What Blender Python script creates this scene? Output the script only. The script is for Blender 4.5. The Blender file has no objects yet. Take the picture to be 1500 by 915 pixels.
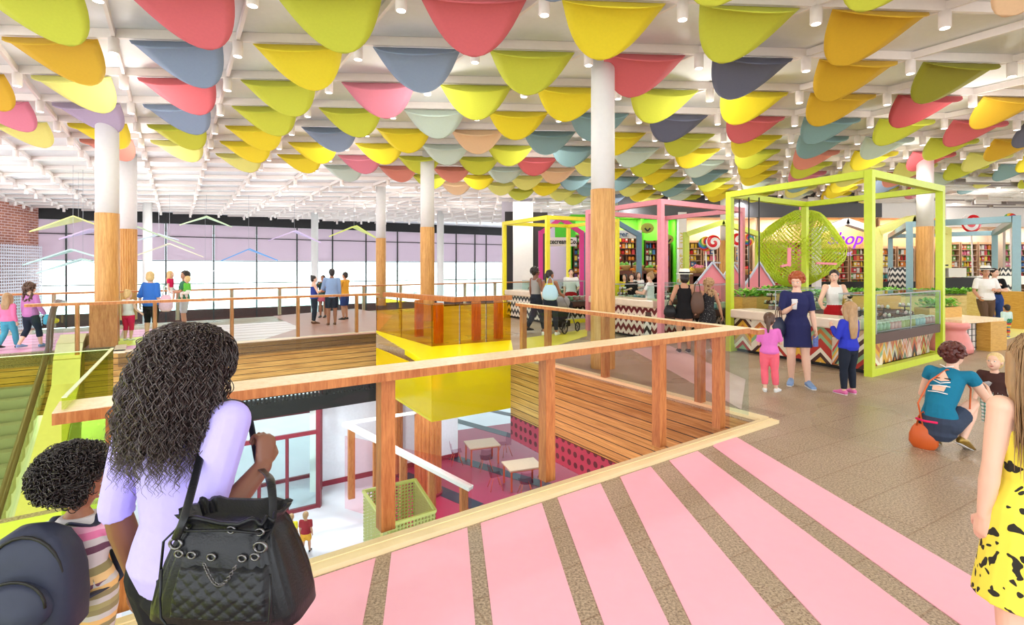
WORLD_S, EXPO, SPOT_E, DAY_FILL_E = 2.6, 0.4, 150., 16000.
import bpy, math, random
from mathutils import Vector, Matrix
R = math.radians
F_, HZ, EYE = 760.0, 390.0, 1.8
rnd = random.Random(7)
SC = bpy.context.scene
COL = SC.collection
V3 = Vector

def gp(px, py, h=0.0):
    """floor point (or point of height h) seen at that place of the photograph"""
    Z = F_ * (EYE - h) / (py - HZ)
    return ((px - 750) / F_ * Z, Z)
def ax(px, Z): return (px - 750) / F_ * Z

# ------------------------------------------------------------------ materials
def srgb(c):
    return tuple(((v / 255.) / 12.92 if v / 255. <= .04045 else ((v / 255. + .055) / 1.055) ** 2.4) for v in c)
MATS = {}
def _base(name):
    m = bpy.data.materials.new(name); m.use_nodes = True
    nt = m.node_tree; b = nt.nodes['Principled BSDF']
    return m, nt, b
def N(nt, t, **kw):
    n = nt.nodes.new(t)
    for k, v in kw.items():
        if k.startswith('i_'):
            n.inputs[k[2:].replace('_', ' ')].default_value = v
        else: setattr(n, k, v)
    return n
def mat(name, rgb, rough=.6, metal=0., var=.08, scale=12., bump=0., emit=0., spec=.5, stretch=None, coat=0.):
    if name in MATS: return MATS[name]
    m, nt, b = _base(name); L = nt.links
    c = srgb(rgb)
    b.inputs['Roughness'].default_value = rough; b.inputs['Metallic'].default_value = metal
    b.inputs['Specular IOR Level'].default_value = spec
    b.inputs['Coat Weight'].default_value = coat
    tc = N(nt, 'ShaderNodeTexCoord'); mp = N(nt, 'ShaderNodeMapping')
    if stretch: mp.inputs['Scale'].default_value = stretch
    L.new(tc.outputs['Object'], mp.inputs[0])
    no = N(nt, 'ShaderNodeTexNoise', i_Scale=scale, i_Detail=3.); L.new(mp.outputs[0], no.inputs['Vector'])
    mx = N(nt, 'ShaderNodeMix', data_type='RGBA')
    mx.inputs['A'].default_value = tuple(max(0, v * (1 - var)) for v in c) + (1,)
    mx.inputs['B'].default_value = tuple(min(1, v * (1 + var)) for v in c) + (1,)
    L.new(no.outputs['Fac'], mx.inputs['Factor']); L.new(mx.outputs['Result'], b.inputs['Base Color'])
    if emit:
        L.new(mx.outputs['Result'], b.inputs['Emission Color']); b.inputs['Emission Strength'].default_value = emit
    if bump:
        bp = N(nt, 'ShaderNodeBump', i_Strength=bump, i_Distance=.01); L.new(no.outputs['Fac'], bp.inputs['Height']); L.new(bp.outputs[0], b.inputs['Normal'])
    MATS[name] = m; return m
def wood(name, c1, c2, stretch=(2, 2, 30), rough=.45, scale=3., grainz=None):
    if name in MATS: return MATS[name]
    m, nt, b = _base(name); L = nt.links
    tc = N(nt, 'ShaderNodeTexCoord'); mp = N(nt, 'ShaderNodeMapping'); mp.inputs['Scale'].default_value = stretch
    L.new(tc.outputs['Object'], mp.inputs[0])
    n1 = N(nt, 'ShaderNodeTexNoise', i_Scale=scale, i_Detail=6., i_Roughness=.65, i_Distortion=.6); L.new(mp.outputs[0], n1.inputs['Vector'])
    n2 = N(nt, 'ShaderNodeTexNoise', i_Scale=scale * 5, i_Detail=4.); L.new(mp.outputs[0], n2.inputs['Vector'])
    ad = N(nt, 'ShaderNodeMath', operation='MULTIPLY_ADD'); ad.inputs[1].default_value = .45
    L.new(n2.outputs['Fac'], ad.inputs[0]); L.new(n1.outputs['Fac'], ad.inputs[2])
    rp = N(nt, 'ShaderNodeValToRGB'); e = rp.color_ramp.elements
    e[0].position = .5; e[0].color = srgb(c1) + (1,); e[1].position = .95; e[1].color = srgb(c2) + (1,)
    L.new(ad.outputs[0], rp.inputs[0]); L.new(rp.outputs[0], b.inputs['Base Color'])
    b.inputs['Roughness'].default_value = rough
    MATS[name] = m; return m
def slat_wood(name, c1, c2, dark, pitch=.12, gap=.008):
    """horizontal boards with dark joints, object z"""
    if name in MATS: return MATS[name]
    m, nt, b = _base(name); L = nt.links
    tc = N(nt, 'ShaderNodeTexCoord'); sp = N(nt, 'ShaderNodeSeparateXYZ'); L.new(tc.outputs['Object'], sp.inputs[0])
    d = N(nt, 'ShaderNodeMath', operation='DIVIDE'); d.inputs[1].default_value = pitch; L.new(sp.outputs['Z'], d.inputs[0])
    fr = N(nt, 'ShaderNodeMath', operation='FRACT'); L.new(d.outputs[0], fr.inputs[0])
    lt = N(nt, 'ShaderNodeMath', operation='LESS_THAN'); lt.inputs[1].default_value = gap / pitch; L.new(fr.outputs[0], lt.inputs[0])
    fl = N(nt, 'ShaderNodeMath', operation='FLOOR'); L.new(d.outputs[0], fl.inputs[0])
    wn = N(nt, 'ShaderNodeTexWhiteNoise', noise_dimensions='1D'); L.new(fl.outputs[0], wn.inputs['W'])
    mp = N(nt, 'ShaderNodeMapping'); mp.inputs['Scale'].default_value = (.7, .7, 22); L.new(tc.outputs['Object'], mp.inputs[0])
    n1 = N(nt, 'ShaderNodeTexNoise', i_Scale=2.2, i_Detail=5., i_Distortion=.5); L.new(mp.outputs[0], n1.inputs['Vector'])
    ad = N(nt, 'ShaderNodeMath', operation='MULTIPLY_ADD'); ad.inputs[1].default_value = .35
    L.new(wn.outputs['Value'], ad.inputs[0]); L.new(n1.outputs['Fac'], ad.inputs[2])
    rp = N(nt, 'ShaderNodeValToRGB'); e = rp.color_ramp.elements
    e[0].position = .4; e[0].color = srgb(c1) + (1,); e[1].position = .95; e[1].color = srgb(c2) + (1,)
    L.new(ad.outputs[0], rp.inputs[0])
    mx = N(nt, 'ShaderNodeMix', data_type='RGBA'); L.new(lt.outputs[0], mx.inputs['Factor']); L.new(rp.outputs[0], mx.inputs['A'])
    mx.inputs['B'].default_value = srgb(dark) + (1,); L.new(mx.outputs['Result'], b.inputs['Base Color'])
    b.inputs['Roughness'].default_value = .42
    MATS[name] = m; return m
def glass(name, rgb, refl=1.3, rough=.02):
    if name in MATS: return MATS[name]
    m = bpy.data.materials.new(name); m.use_nodes = True; nt = m.node_tree; nt.nodes.clear(); L = nt.links
    o = N(nt, 'ShaderNodeOutputMaterial'); t = N(nt, 'ShaderNodeBsdfTransparent'); g = N(nt, 'ShaderNodeBsdfGlossy')
    t.inputs[0].default_value = srgb(rgb) + (1,); g.inputs['Roughness'].default_value = rough
    fr = N(nt, 'ShaderNodeFresnel'); fr.inputs[0].default_value = refl
    ge = N(nt, 'ShaderNodeNewGeometry'); sb = N(nt, 'ShaderNodeMath', operation='SUBTRACT'); sb.inputs[0].default_value = 1.; L.new(ge.outputs['Backfacing'], sb.inputs[1])
    mu = N(nt, 'ShaderNodeMath', operation='MULTIPLY'); L.new(fr.outputs[0], mu.inputs[0]); L.new(sb.outputs[0], mu.inputs[1])
    mx = N(nt, 'ShaderNodeMixShader'); L.new(mu.outputs[0], mx.inputs[0]); L.new(t.outputs[0], mx.inputs[1]); L.new(g.outputs[0], mx.inputs[2]); L.new(mx.outputs[0], o.inputs[0])
    MATS[name] = m; return m
def film(name, rgb, dens=.5, gloss=.25):
    """coloured film on glass: part tinted see-through, part solid colour"""
    if name in MATS: return MATS[name]
    m = bpy.data.materials.new(name); m.use_nodes = True; nt = m.node_tree; nt.nodes.clear(); L = nt.links
    o = N(nt, 'ShaderNodeOutputMaterial'); t = N(nt, 'ShaderNodeBsdfTransparent'); p = N(nt, 'ShaderNodeBsdfPrincipled')
    t.inputs[0].default_value = srgb(rgb) + (1,); p.inputs['Base Color'].default_value = srgb(rgb) + (1,); p.inputs['Roughness'].default_value = gloss
    mx = N(nt, 'ShaderNodeMixShader'); mx.inputs[0].default_value = dens
    L.new(t.outputs[0], mx.inputs[1]); L.new(p.outputs[0], mx.inputs[2]); L.new(mx.outputs[0], o.inputs[0])
    MATS[name] = m; return m
def chevron(name, cols, w=.24, amp=.16, bh=.075, seed=0., percol=0.):
    """zigzag tiles in UV metres"""
    if name in MATS: return MATS[name]
    m, nt, b = _base(name); L = nt.links
    tc = N(nt, 'ShaderNodeTexCoord'); sp = N(nt, 'ShaderNodeSeparateXYZ'); L.new(tc.outputs['UV'], sp.inputs[0])
    def M(op, a, bb=None):
        n = N(nt, 'ShaderNodeMath', operation=op)
        for i, v in enumerate((a, bb)):
            if v is None: continue
            if isinstance(v, (int, float)): n.inputs[i].default_value = v
            else: L.new(v, n.inputs[i])
        return n.outputs[0]
    q = M('DIVIDE', sp.outputs['X'], w); f = M('FRACT', q); a = M('MULTIPLY', M('ABSOLUTE', M('SUBTRACT', f, .5)), 2 * amp)
    y = M('DIVIDE', M('SUBTRACT', sp.outputs['Y'], M('MULTIPLY', a, -1.)), bh); idx = M('FLOOR', y)
    if percol: idx = M('ADD', idx, M('MULTIPLY', M('FLOOR', M('DIVIDE', q, percol)), 17.))
    if len(cols) == 2: val = M('MODULO', M('ADD', M('ABSOLUTE', idx), .1), 2.); val = M('MULTIPLY', val, .5)
    else:
        wn = N(nt, 'ShaderNodeTexWhiteNoise', noise_dimensions='1D'); L.new(M('ADD', idx, seed), wn.inputs['W']); val = wn.outputs['Value']
    rp = N(nt, 'ShaderNodeValToRGB'); cr = rp.color_ramp; cr.interpolation = 'CONSTANT'
    while len(cr.elements) < len(cols): cr.elements.new(.5)
    for i, c in enumerate(cols): cr.elements[i].position = i / len(cols); cr.elements[i].color = srgb(c) + (1,)
    L.new(val, rp.inputs[0]); L.new(rp.outputs[0], b.inputs['Base Color']); b.inputs['Roughness'].default_value = .35
    MATS[name] = m; return m

# ------------------------------------------------------------------ mesh builder
class MB:
    def __init__(s): s.V = []; s.F = []; s.M = []; s.UV = {}
    def add(s, vs, fs, mi=0, uvs=None):
        o = len(s.V); s.V += [tuple(v) for v in vs]
        for k, f in enumerate(fs):
            if uvs: s.UV[len(s.F)] = uvs[k]
            s.F.append(tuple(o + i for i in f)); s.M.append(mi)
        return s
    def box(s, c, d, rz=0., mi=0, rx=0.):
        hx, hy, hz = d[0] / 2, d[1] / 2, d[2] / 2
        m = Matrix.Rotation(rz, 3, 'Z') @ Matrix.Rotation(rx, 3, 'X')
        vs = [V3(c) + m @ V3((x * hx, y * hy, z * hz)) for z in (-1, 1) for y in (-1, 1) for x in (-1, 1)]
        return s.add(vs, [(0, 2, 3, 1), (4, 5, 7, 6), (0, 1, 5, 4), (2, 6, 7, 3), (0, 4, 6, 2), (1, 3, 7, 5)], mi)
    def prism(s, pts, z0, z1, mi=0):
        n = len(pts)
        a = sum(pts[i][0] * pts[(i + 1) % n][1] - pts[(i + 1) % n][0] * pts[i][1] for i in range(n))
        if a < 0: pts = pts[::-1]
        vs = [(p[0], p[1], z0) for p in pts] + [(p[0], p[1], z1) for p in pts]
        return s.add(vs, [tuple(range(n))[::-1], tuple(range(n, 2 * n))] + [(i, (i + 1) % n, n + (i + 1) % n, n + i) for i in range(n)], mi)
    def bar(s, p, q, w, h, up=(0, 0, 1), mi=0):
        p, q = V3(p), V3(q); t = (q - p).normalized(); u = V3(up)
        if abs(t.dot(u)) > .99: u = V3((0, 1, 0))
        x = t.cross(u).normalized(); y = x.cross(t).normalized()
        vs = [e + x * a * w / 2 + y * b * h / 2 for e in (p, q) for a, b in ((-1, -1), (1, -1), (1, 1), (-1, 1))]
        return s.add(vs, [(0, 1, 2, 3), (7, 6, 5, 4), (0, 4, 5, 1), (1, 5, 6, 2), (2, 6, 7, 3), (3, 7, 4, 0)], mi)
    def wall(s, p, q, th, z0, z1, mi=0, uv=False):
        """upright slab from p to q, thickness th to the left of p->q"""
        p, q = V3((p[0], p[1], 0)), V3((q[0], q[1], 0)); t = (q - p); l = t.length; t.normalize(); n = V3((-t.y, t.x, 0)) * th
        a = [p, q, q + n, p + n]
        vs = [(v.x, v.y, z0) for v in a] + [(v.x, v.y, z1) for v in a]
        fs = [(3, 2, 1, 0), (4, 5, 6, 7), (0, 1, 5, 4), (2, 3, 7, 6), (1, 2, 6, 5), (3, 0, 4, 7)]
        uvs = None
        if uv:
            uvs = [[(0, 0)] * 4, [(0, 0)] * 4, [(0, z0), (l, z0), (l, z1), (0, z1)], [(l, z0), (0, z0), (0, z1), (l, z1)], [(0, z0), (th, z0), (th, z1), (0, z1)], [(0, z0), (th, z0), (th, z1), (0, z1)]]
        return s.add(vs, fs, mi, uvs)
    def loft(s, rings, n=12, xd=(1, 0, 0), mi=0, cap=True, rnd_=True, closed=False):
        """rings: (centre, rx, ry)"""
        rings = [(V3(c), a, b) for c, a, b in rings]
        if rnd_ and not closed:
            t0 = (rings[0][0] - rings[1][0]).normalized(); t1 = (rings[-1][0] - rings[-2][0]).normalized()
            r0 = min(rings[0][1], rings[0][2]); r1 = min(rings[-1][1], rings[-1][2])
            rings = [(rings[0][0] + t0 * r0 * .8, rings[0][1] * .5, rings[0][2] * .5), (rings[0][0] + t0 * r0 * .45, rings[0][1] * .85, rings[0][2] * .85)] + rings + \
                    [(rings[-1][0] + t1 * r1 * .45, rings[-1][1] * .85, rings[-1][2] * .85), (rings[-1][0] + t1 * r1 * .8, rings[-1][1] * .5, rings[-1][2] * .5)]
        vs = []; m = len(rings); X = V3(xd)
        for i, (c, a, b) in enumerate(rings):
            p = rings[(i - 1) % m if closed else max(0, i - 1)][0]; q = rings[(i + 1) % m if closed else min(m - 1, i + 1)][0]
            t = (q - p)
            t = t.normalized() if t.length > 1e-9 else V3((0, 0, 1))
            x = X - t * X.dot(t)
            if x.length < 1e-3: x = t.orthogonal()
            x.normalize(); y = t.cross(x)
            for k in range(n):
                an = 2 * math.pi * k / n; vs.append(c + x * a * math.cos(an) + y * b * math.sin(an))
        fs = []
        for i in range(m if closed else m - 1):
            j = (i + 1) % m
            for k in range(n): fs.append((i * n + k, i * n + (k + 1) % n, j * n + (k + 1) % n, j * n + k))
        if cap and not closed: fs += [tuple(range(n))[::-1], tuple(range((m - 1) * n, m * n))]
        return s.add(vs, fs, mi)
    def tube(s, pts, r, n=8, mi=0, closed=False, rnd_=False):
        if not isinstance(r, (list, tuple)): r = [r] * len(pts)
        # parallel transported start direction
        a = V3(pts[1]) - V3(pts[0]); return s.loft([(p, q, q) for p, q in zip(pts, r)], n, tuple(a.orthogonal()), mi, True, rnd_, closed)
    def ell(s, c, r, n=12, m=8, rot=None, mi=0):
        rot = rot or Matrix.Identity(3); c = V3(c); vs = [c + rot @ V3((0, 0, -r[2]))]
        for i in range(1, m):
            ph = -math.pi / 2 + math.pi * i / m
            for k in range(n):
                a = 2 * math.pi * k / n; vs.append(c + rot @ V3((r[0] * math.cos(ph) * math.cos(a), r[1] * math.cos(ph) * math.sin(a), r[2] * math.sin(ph))))
        vs.append(c + rot @ V3((0, 0, r[2]))); fs = []
        for k in range(n): fs.append((0, 1 + (k + 1) % n, 1 + k)); fs.append((len(vs) - 1, 1 + (m - 2) * n + k, 1 + (m - 2) * n + (k + 1) % n))
        for i in range(m - 2):
            for k in range(n): fs.append((1 + i * n + k, 1 + i * n + (k + 1) % n, 1 + (i + 1) * n + (k + 1) % n, 1 + (i + 1) * n + k))
        return s.add(vs, fs, mi)
    def lathe(s, prof, n=16, c=(0, 0, 0), mi=0):
        """prof: (r, z) from bottom to top"""
        vs = []; fs = []; m = len(prof)
        for r, z in prof:
            for k in range(n): a = 2 * math.pi * k / n; vs.append((c[0] + r * math.cos(a), c[1] + r * math.sin(a), c[2] + z))
        for i in range(m - 1):
            for k in range(n): fs.append((i * n + k, i * n + (k + 1) % n, (i + 1) * n + (k + 1) % n, (i + 1) * n + k))
        fs += [tuple(range(n))[::-1], tuple(range((m - 1) * n, m * n))]
        return s.add(vs, fs, mi)
    def mesh(s, name, mats, smooth=False):
        me = bpy.data.meshes.new(name); me.from_pydata(s.V, [], s.F)
        for m in (mats if isinstance(mats, (list, tuple)) else [mats]): me.materials.append(m)
        if any(s.M): me.polygons.foreach_set('material_index', s.M)
        if smooth: me.polygons.foreach_set('use_smooth', [True] * len(s.F))
        if s.UV:
            uv = me.uv_layers.new(name='UVMap')
            for fi, us in s.UV.items():
                for li, u in zip(me.polygons[fi].loop_indices, us): uv.data[li].uv = u
        me.update(); return me
    def build(s, name, mats, parent=None, smooth=False, label=None, cat=None, group=None, kind=None, org=None, world=False):
        """org: move the origin there (world coordinates kept); world: verts are in world space, parent at its location"""
        off = V3(org) if org is not None else (V3(parent.location) if world and parent else None)
        if off is not None: s.V = [(v[0] - off.x, v[1] - off.y, v[2] - off.z) for v in s.V]
        o = bpy.data.objects.new(name, s.mesh(name, mats, smooth)); COL.objects.link(o)
        if parent: o.parent = parent
        if org is not None: o.location = org
        return tag(o, label, cat, group, kind)
def tag(o, label=None, cat=None, group=None, kind=None):
    if label: o['label'] = label
    if cat: o['category'] = cat
    if group: o['group'] = group
    if kind: o['kind'] = kind
    return o
def thing(name, loc=(0, 0, 0), rz=0., label=None, cat=None, group=None, kind=None):
    o = bpy.data.objects.new(name, None); COL.objects.link(o); o.location = loc; o.rotation_euler = (0, 0, rz); o.empty_display_size = .1
    return tag(o, label, cat, group, kind)
KIDS = {}
def dup(o, loc, rz=None, label=None, group=None, cat=None):
    c = o.copy(); COL.objects.link(c); c.location = loc
    if rz is not None: c.rotation_euler = (0, 0, rz)
    tag(c, label, cat, group)
    kids = KIDS.get(o.name)
    if kids is None: kids = KIDS[o.name] = [k for k in bpy.data.objects if k.parent == o]
    for k in kids:
        d = k.copy(); COL.objects.link(d); d.parent = c
        for g in [g for g in KIDS.setdefault(k.name, [g for g in bpy.data.objects if g.parent == k])]:
            e = g.copy(); COL.objects.link(e); e.parent = d
    return c
def remesh(mb, name, mats, vox, it=3, parent=None, label=None, disp=None):
    """one continuous skin over all the shapes in mb"""
    me = mb.mesh('tmp', mats, True); o = bpy.data.objects.new('tmp', me); TMP.collection.objects.link(o)
    m = o.modifiers.new('r', 'REMESH'); m.mode = 'VOXEL'; m.voxel_size = vox; m.use_smooth_shade = True
    if it: s = o.modifiers.new('s', 'SMOOTH'); s.iterations = it; s.factor = .5
    TMP.view_layers[0].update(); dg = TMP.view_layers[0].depsgraph
    me2 = bpy.data.meshes.new_from_object(o.evaluated_get(dg)); me2.name = name
    bpy.data.objects.remove(o); bpy.data.meshes.remove(me)
    if disp:
        me2.vertices.foreach_set('co', [c for v in me2.vertices for c in disp(v.co, v.normal)])
    if len(me2.materials) == 0: me2.materials.append(mats if not isinstance(mats, (list, tuple)) else mats[0])
    ob = bpy.data.objects.new(name, me2); COL.objects.link(ob)
    if parent: ob.parent = parent
    if label: ob['label'] = label
    return ob
TMP = bpy.data.scenes.new('tmp')
def text(body, size, m, parent, loc, rot, ext=.01, align='CENTER', name='lettering', label=None, bold=0., sx=1.):
    cu = bpy.data.curves.new(name, 'FONT'); cu.body = body; cu.size = size; cu.extrude = ext; cu.align_x = align; cu.align_y = 'CENTER'; cu.offset = bold; cu.resolution_u = 4
    cu.materials.append(m); cu.shear = .35 if body == 'Shop' else 0; o = bpy.data.objects.new('t', cu); TMP.collection.objects.link(o); TMP.view_layers[0].update(); me = bpy.data.meshes.new_from_object(o.evaluated_get(TMP.view_layers[0].depsgraph)); bpy.data.objects.remove(o); o = bpy.data.objects.new(name, me); COL.objects.link(o); o.parent = parent; o.location = loc; o.rotation_euler = rot; o.scale = (sx, 1, 1)
    if label: o['label'] = label
    return o
ORD = 'zeroth first second third fourth fifth sixth seventh eighth ninth tenth eleventh twelfth thirteenth fourteenth fifteenth sixteenth seventeenth eighteenth nineteenth twentieth twenty-first twenty-second twenty-third twenty-fourth twenty-fifth twenty-sixth twenty-seventh twenty-eighth twenty-ninth thirtieth thirty-first thirty-second thirty-third thirty-fourth thirty-fifth thirty-sixth thirty-seventh thirty-eighth thirty-ninth fortieth'.split()
# ------------------------------------------------------------------ people
def sample(ch, t):
    if t <= ch[0][0]: return ch[0][1].copy(), ch[0][2], ch[0][3]
    for a, b in zip(ch, ch[1:]):
        if t <= b[0]:
            f = (t - a[0]) / (b[0] - a[0]); return a[1].lerp(b[1], f), a[2] + (b[2] - a[2]) * f, a[3] + (b[3] - a[3]) * f
    return ch[-1][1].copy(), ch[-1][2], ch[-1][3]
def sub(ch, t0, t1, inf=0., flare=0.):
    ts = [t0] + [c[0] for c in ch if t0 + .03 < c[0] < t1 - .03] + [t1]
    out = []
    for t in ts:
        c, a, b = sample(ch, t); k = inf + flare * (t - t0) / max(1e-6, t1 - t0); out.append((c, a + k, b + k))
    return out
def hand(mb, w, d, nrm, side, h, curl=.5, spread=.0045, n=8):
    """palm, four fingers, thumb. w wrist, d hand direction, nrm palm normal, side: thumb side vector"""
    d = V3(d).normalized(); nrm = V3(nrm); nrm = (nrm - d * nrm.dot(d)).normalized(); s = V3(side); s = (s - d * s.dot(d) - nrm * s.dot(nrm)).normalized()
    w = V3(w); L = .052 * h
    mb.loft([(w - d * .006 * h, .0165 * h, .0125 * h), (w + d * L * .35, .022 * h, .0105 * h), (w + d * L * .8, .0245 * h, .0095 * h), (w + d * L, .023 * h, .0085 * h)], n, tuple(s))
    for i in range(4):
        o = (1.5 - i) * (.0118 * h + 0); ln = (.043, .049, .045, .035)[i] * h; r = (.0056, .0058, .0055, .0048)[i] * h
        p = w + d * L * .93 + s * o; dd = (d + s * (1.5 - i) * spread * 12).normalized(); pts = [p - d * L * .3]; rr = [r * 1.1]; pts.append(p); rr.append(r * 1.08); a = 0
        for k, fr in enumerate((.45, .32, .23)):
            a += curl * (.75, 1.0, .7)[k]; v = dd * math.cos(a) + nrm * math.sin(a); p = p + v * ln * fr; pts.append(p); rr.append(r * (1 - .1 * (k + 1)))
        mb.loft([(q, e, e) for q, e in zip(pts, rr)], n, tuple(s))
    p = w + d * L * .25 + s * .016 * h; v = (d * .62 + s * .75 + nrm * .25).normalized(); pts = [p - s * .008 * h, p]
    p = p + v * .02 * h; pts.append(p); v = (d * .85 + s * .35 + nrm * (.25 + curl * .5)).normalized(); p = p + v * .022 * h; pts.append(p); p = p + (v + nrm * curl * .3).normalized() * .017 * h; pts.append(p)
    mb.loft([(q, e * h, e * h) for q, e in zip(pts, (.0085, .0085, .0073, .0065, .0055))], n, tuple(nrm))

def person(x, y, face, h, label, skin='skin_light', hair='short', hairm=None, hs=1., wd=1., z=0., J=None, wear=(), shoes=None, yaw=0., pitch=0., vox=.010, curl=.5, grip=None, group=None, palm=None, sit=False, fem=True, hairdisp=None, hands=True, eyes=True):
    """returns (root, joints, head frame). wear: list of (kind, material, options)"""
    root = thing('person', (x, y, z), R(face), label, 'person', group)
    k = (1 - .13 * hs - .04) / .83
    sw = (.091 if fem else .109) * wd
    j = dict(pel=(0, 0, .53 * k), waist=(0, 0, .61 * k), chest=(0, .004, .72 * k), neck=(0, -.006, .822 * k),
             shR=(sw, -.005, .80 * k), shL=(-sw, -.005, .80 * k), elR=(sw + .018, -.015, .635 * k), elL=(-sw - .018, -.015, .635 * k),
             wrR=(sw + .026, .03, .49 * k), wrL=(-sw - .026, .03, .49 * k),
             hipR=(.052 * wd, 0, .50 * k), hipL=(-.052 * wd, 0, .50 * k), knR=(.055 * wd, .012, .285 * k), knL=(-.055 * wd, .012, .285 * k),
             anR=(.055 * wd, -.012, .045), anL=(-.055 * wd, -.012, .045), ftR=(0, 1, 0), ftL=(0, 1, 0))
    for n_, v in (J or {}).items(): j[n_] = v
    P = {n_: V3(v) * h if not n_.startswith('ft') else V3(v) for n_, v in j.items() if n_ != 'hairlen'}
    nd = (P['neck'] - P['chest']).normalized()
    hdz = P['neck'] + V3(J['headoff']) * h if J and 'headoff' in J else P['neck'] + (nd * .4 + V3((0, .1, 1))).normalized() * (.035 + .068 * hs) * h
    P['head'] = hdz
    Hr = Matrix.Rotation(R(yaw), 3, 'Z') @ Matrix.Rotation(R(-pitch), 3, 'X')
    g = h * wd * (1.0 if fem else 1.04)
    base = P['pel'] + (P['pel'] - P['waist']) * .55
    top = P['neck'] + (P['head'] - P['neck']) * .55
    wa = .070 if fem else .08
    T = [(-.55, base, .075 * g, .055 * g), (0, P['pel'], .097 * g, .068 * g), (.5, (P['pel'] + P['waist']) / 2, .086 * g, .061 * g), (1, P['waist'], wa * g, .053 * g),
         (1.5, (P['waist'] + P['chest']) / 2, .079 * g, .057 * g), (2, P['chest'], (.083 if fem else .09) * g, .061 * g), (2.5, P['chest'].lerp(P['neck'], .5), (.082 if fem else .09) * g, .052 * g),
         (2.8, P['chest'].lerp(P['neck'], .8), .075 * g, .045 * g), (3, P['neck'], .045 * g, .037 * g), (3.3, P['neck'].lerp(top, .4), .03 * g, .032 * g), (4, top, .029 * g, .031 * g)]
    xdir = tuple((P['shR'] - P['shL']).normalized())
    def limb(a, b, c, ra):
        return [(0, P[a], ra[0] * g, ra[0] * g), (.5, P[a].lerp(P[b], .5), ra[1] * g, ra[1] * g), (1, P[b], ra[2] * g, ra[2] * g), (1.35, P[b].lerp(P[c], .35), ra[3] * g, ra[3] * g), (2, P[c], ra[4] * g, ra[4] * g)]
    A = {s: limb('sh' + s, 'el' + s, 'wr' + s, (.031, .0275, .0225, .024, .0155)) for s in 'RL'}
    Lg = {s: limb('hip' + s, 'kn' + s, 'an' + s, (.055, .05, .034, .0345, .0205)) for s in 'RL'}
    mb = MB(); nn = 14 if vox < .008 else 10
    mb.loft([(c, a, b) for t, c, a, b in T], 16, xdir)
    for s in 'RL':
        mb.loft([(P['chest'].lerp(P['neck'], .5).lerp(P['sh' + s], .2), .042 * g, .036 * g), (P['sh' + s], .031 * g, .031 * g)], nn); mb.ell(P['sh' + s], (.0325 * g,) * 3, 14, 10)
        mb.loft([(c, a, b) for t, c, a, b in A[s]], nn)
        mb.loft([(c, a, b) for t, c, a, b in Lg[s]], nn)
        sg = 1 if s == 'R' else -1
        d = (P['wr' + s] - P['el' + s]).normalized(); u = (P['el' + s] - P['sh' + s])
        hd = grip[s][0] if grip and s in grip else tuple(d); pn = grip[s][1] if grip and s in grip else (-sg, .2, 0); sd = grip[s][2] if grip and s in grip else (0, 1, .2)
        cu = grip[s][3] if grip and s in grip else curl
        if hands: hand(mb, P['wr' + s], hd, pn, sd, h * (1 if hs < 1.2 else .95), cu)
        f = P['ft' + s].normalized(); a = P['an' + s]; dn = V3((0, 0, -1)) if abs(f.z) < .5 else V3((0, f.z * .0, -1))
        if sit is not None:
            up = V3((0, 0, 1)); up = (up - f * up.dot(f)).normalized()
            mb.loft([(a - f * .018 * h - up * .022 * h, .017 * h, .02 * h), (a + f * .03 * h - up * .018 * h, .02 * h, .024 * h), (a + f * .07 * h - up * .03 * h, .026 * h, .014 * h), (a + f * .105 * h - up * .034 * h, .022 * h, .009 * h)], nn, tuple(f.cross(up)))
    q = h * hs; C = P['head']
    hp = lambda a, b, c: C + Hr @ (V3((a, b, c)) * q)
    mb.ell(hp(0, -.004, .01), (.046 * q, .058 * q, .054 * q), 14, 10, Hr)
    mb.ell(hp(0, .016, -.02), (.039 * q, .041 * q, .046 * q), 14, 10, Hr)
    mb.ell(hp(0, .03, -.048), (.021 * q, .021 * q, .016 * q), 10, 6, Hr)
    mb.loft([(hp(0, .052, .01), .0045 * q, .0045 * q), (hp(0, .063, -.012), .0075 * q, .007 * q), (hp(0, .055, -.018), .008 * q, .005 * q)], 8)
    for sg in (-1, 1): mb.ell(hp(sg * .046, -.002, -.006), (.007 * q, .011 * q, .016 * q), 8, 6, Hr)
    body = remesh(mb, 'body', MATS[skin], vox, 2, root)
    if eyes:
        for sg in (-1, 1):
            e = MB(); e.ell(hp(sg * .0175, .0475, .004), (.0085 * q, .006 * q, .0048 * q), 10, 6, Hr); e.ell(hp(sg * .0175, .0525, .004), (.0036 * q, .0022 * q, .0036 * q), 8, 6, Hr, 1); e.build('eye', [MATS['eye_white'], MATS['eye_dark']], root, True)
            e = MB(); e.loft([(hp(sg * .009, .053, .016), .002 * q, .0018 * q), (hp(sg * .019, .052, .0185), .0026 * q, .002 * q), (hp(sg * .028, .045, .0155), .0015 * q, .0015 * q)], 6); e.build('eyebrow', MATS[hairm or 'hair_dark'], root, True)
        e = MB(); e.loft([(hp(-.016, .0475, -.0325), .002 * q, .002 * q), (hp(0, .056, -.037), .0045 * q, .004 * q), (hp(.016, .0475, -.0325), .002 * q, .002 * q)], 8, (0, 0, 1)); e.build('mouth', MATS['lips' if 'dark' not in skin else 'lips_dark'], root, True)
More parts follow.
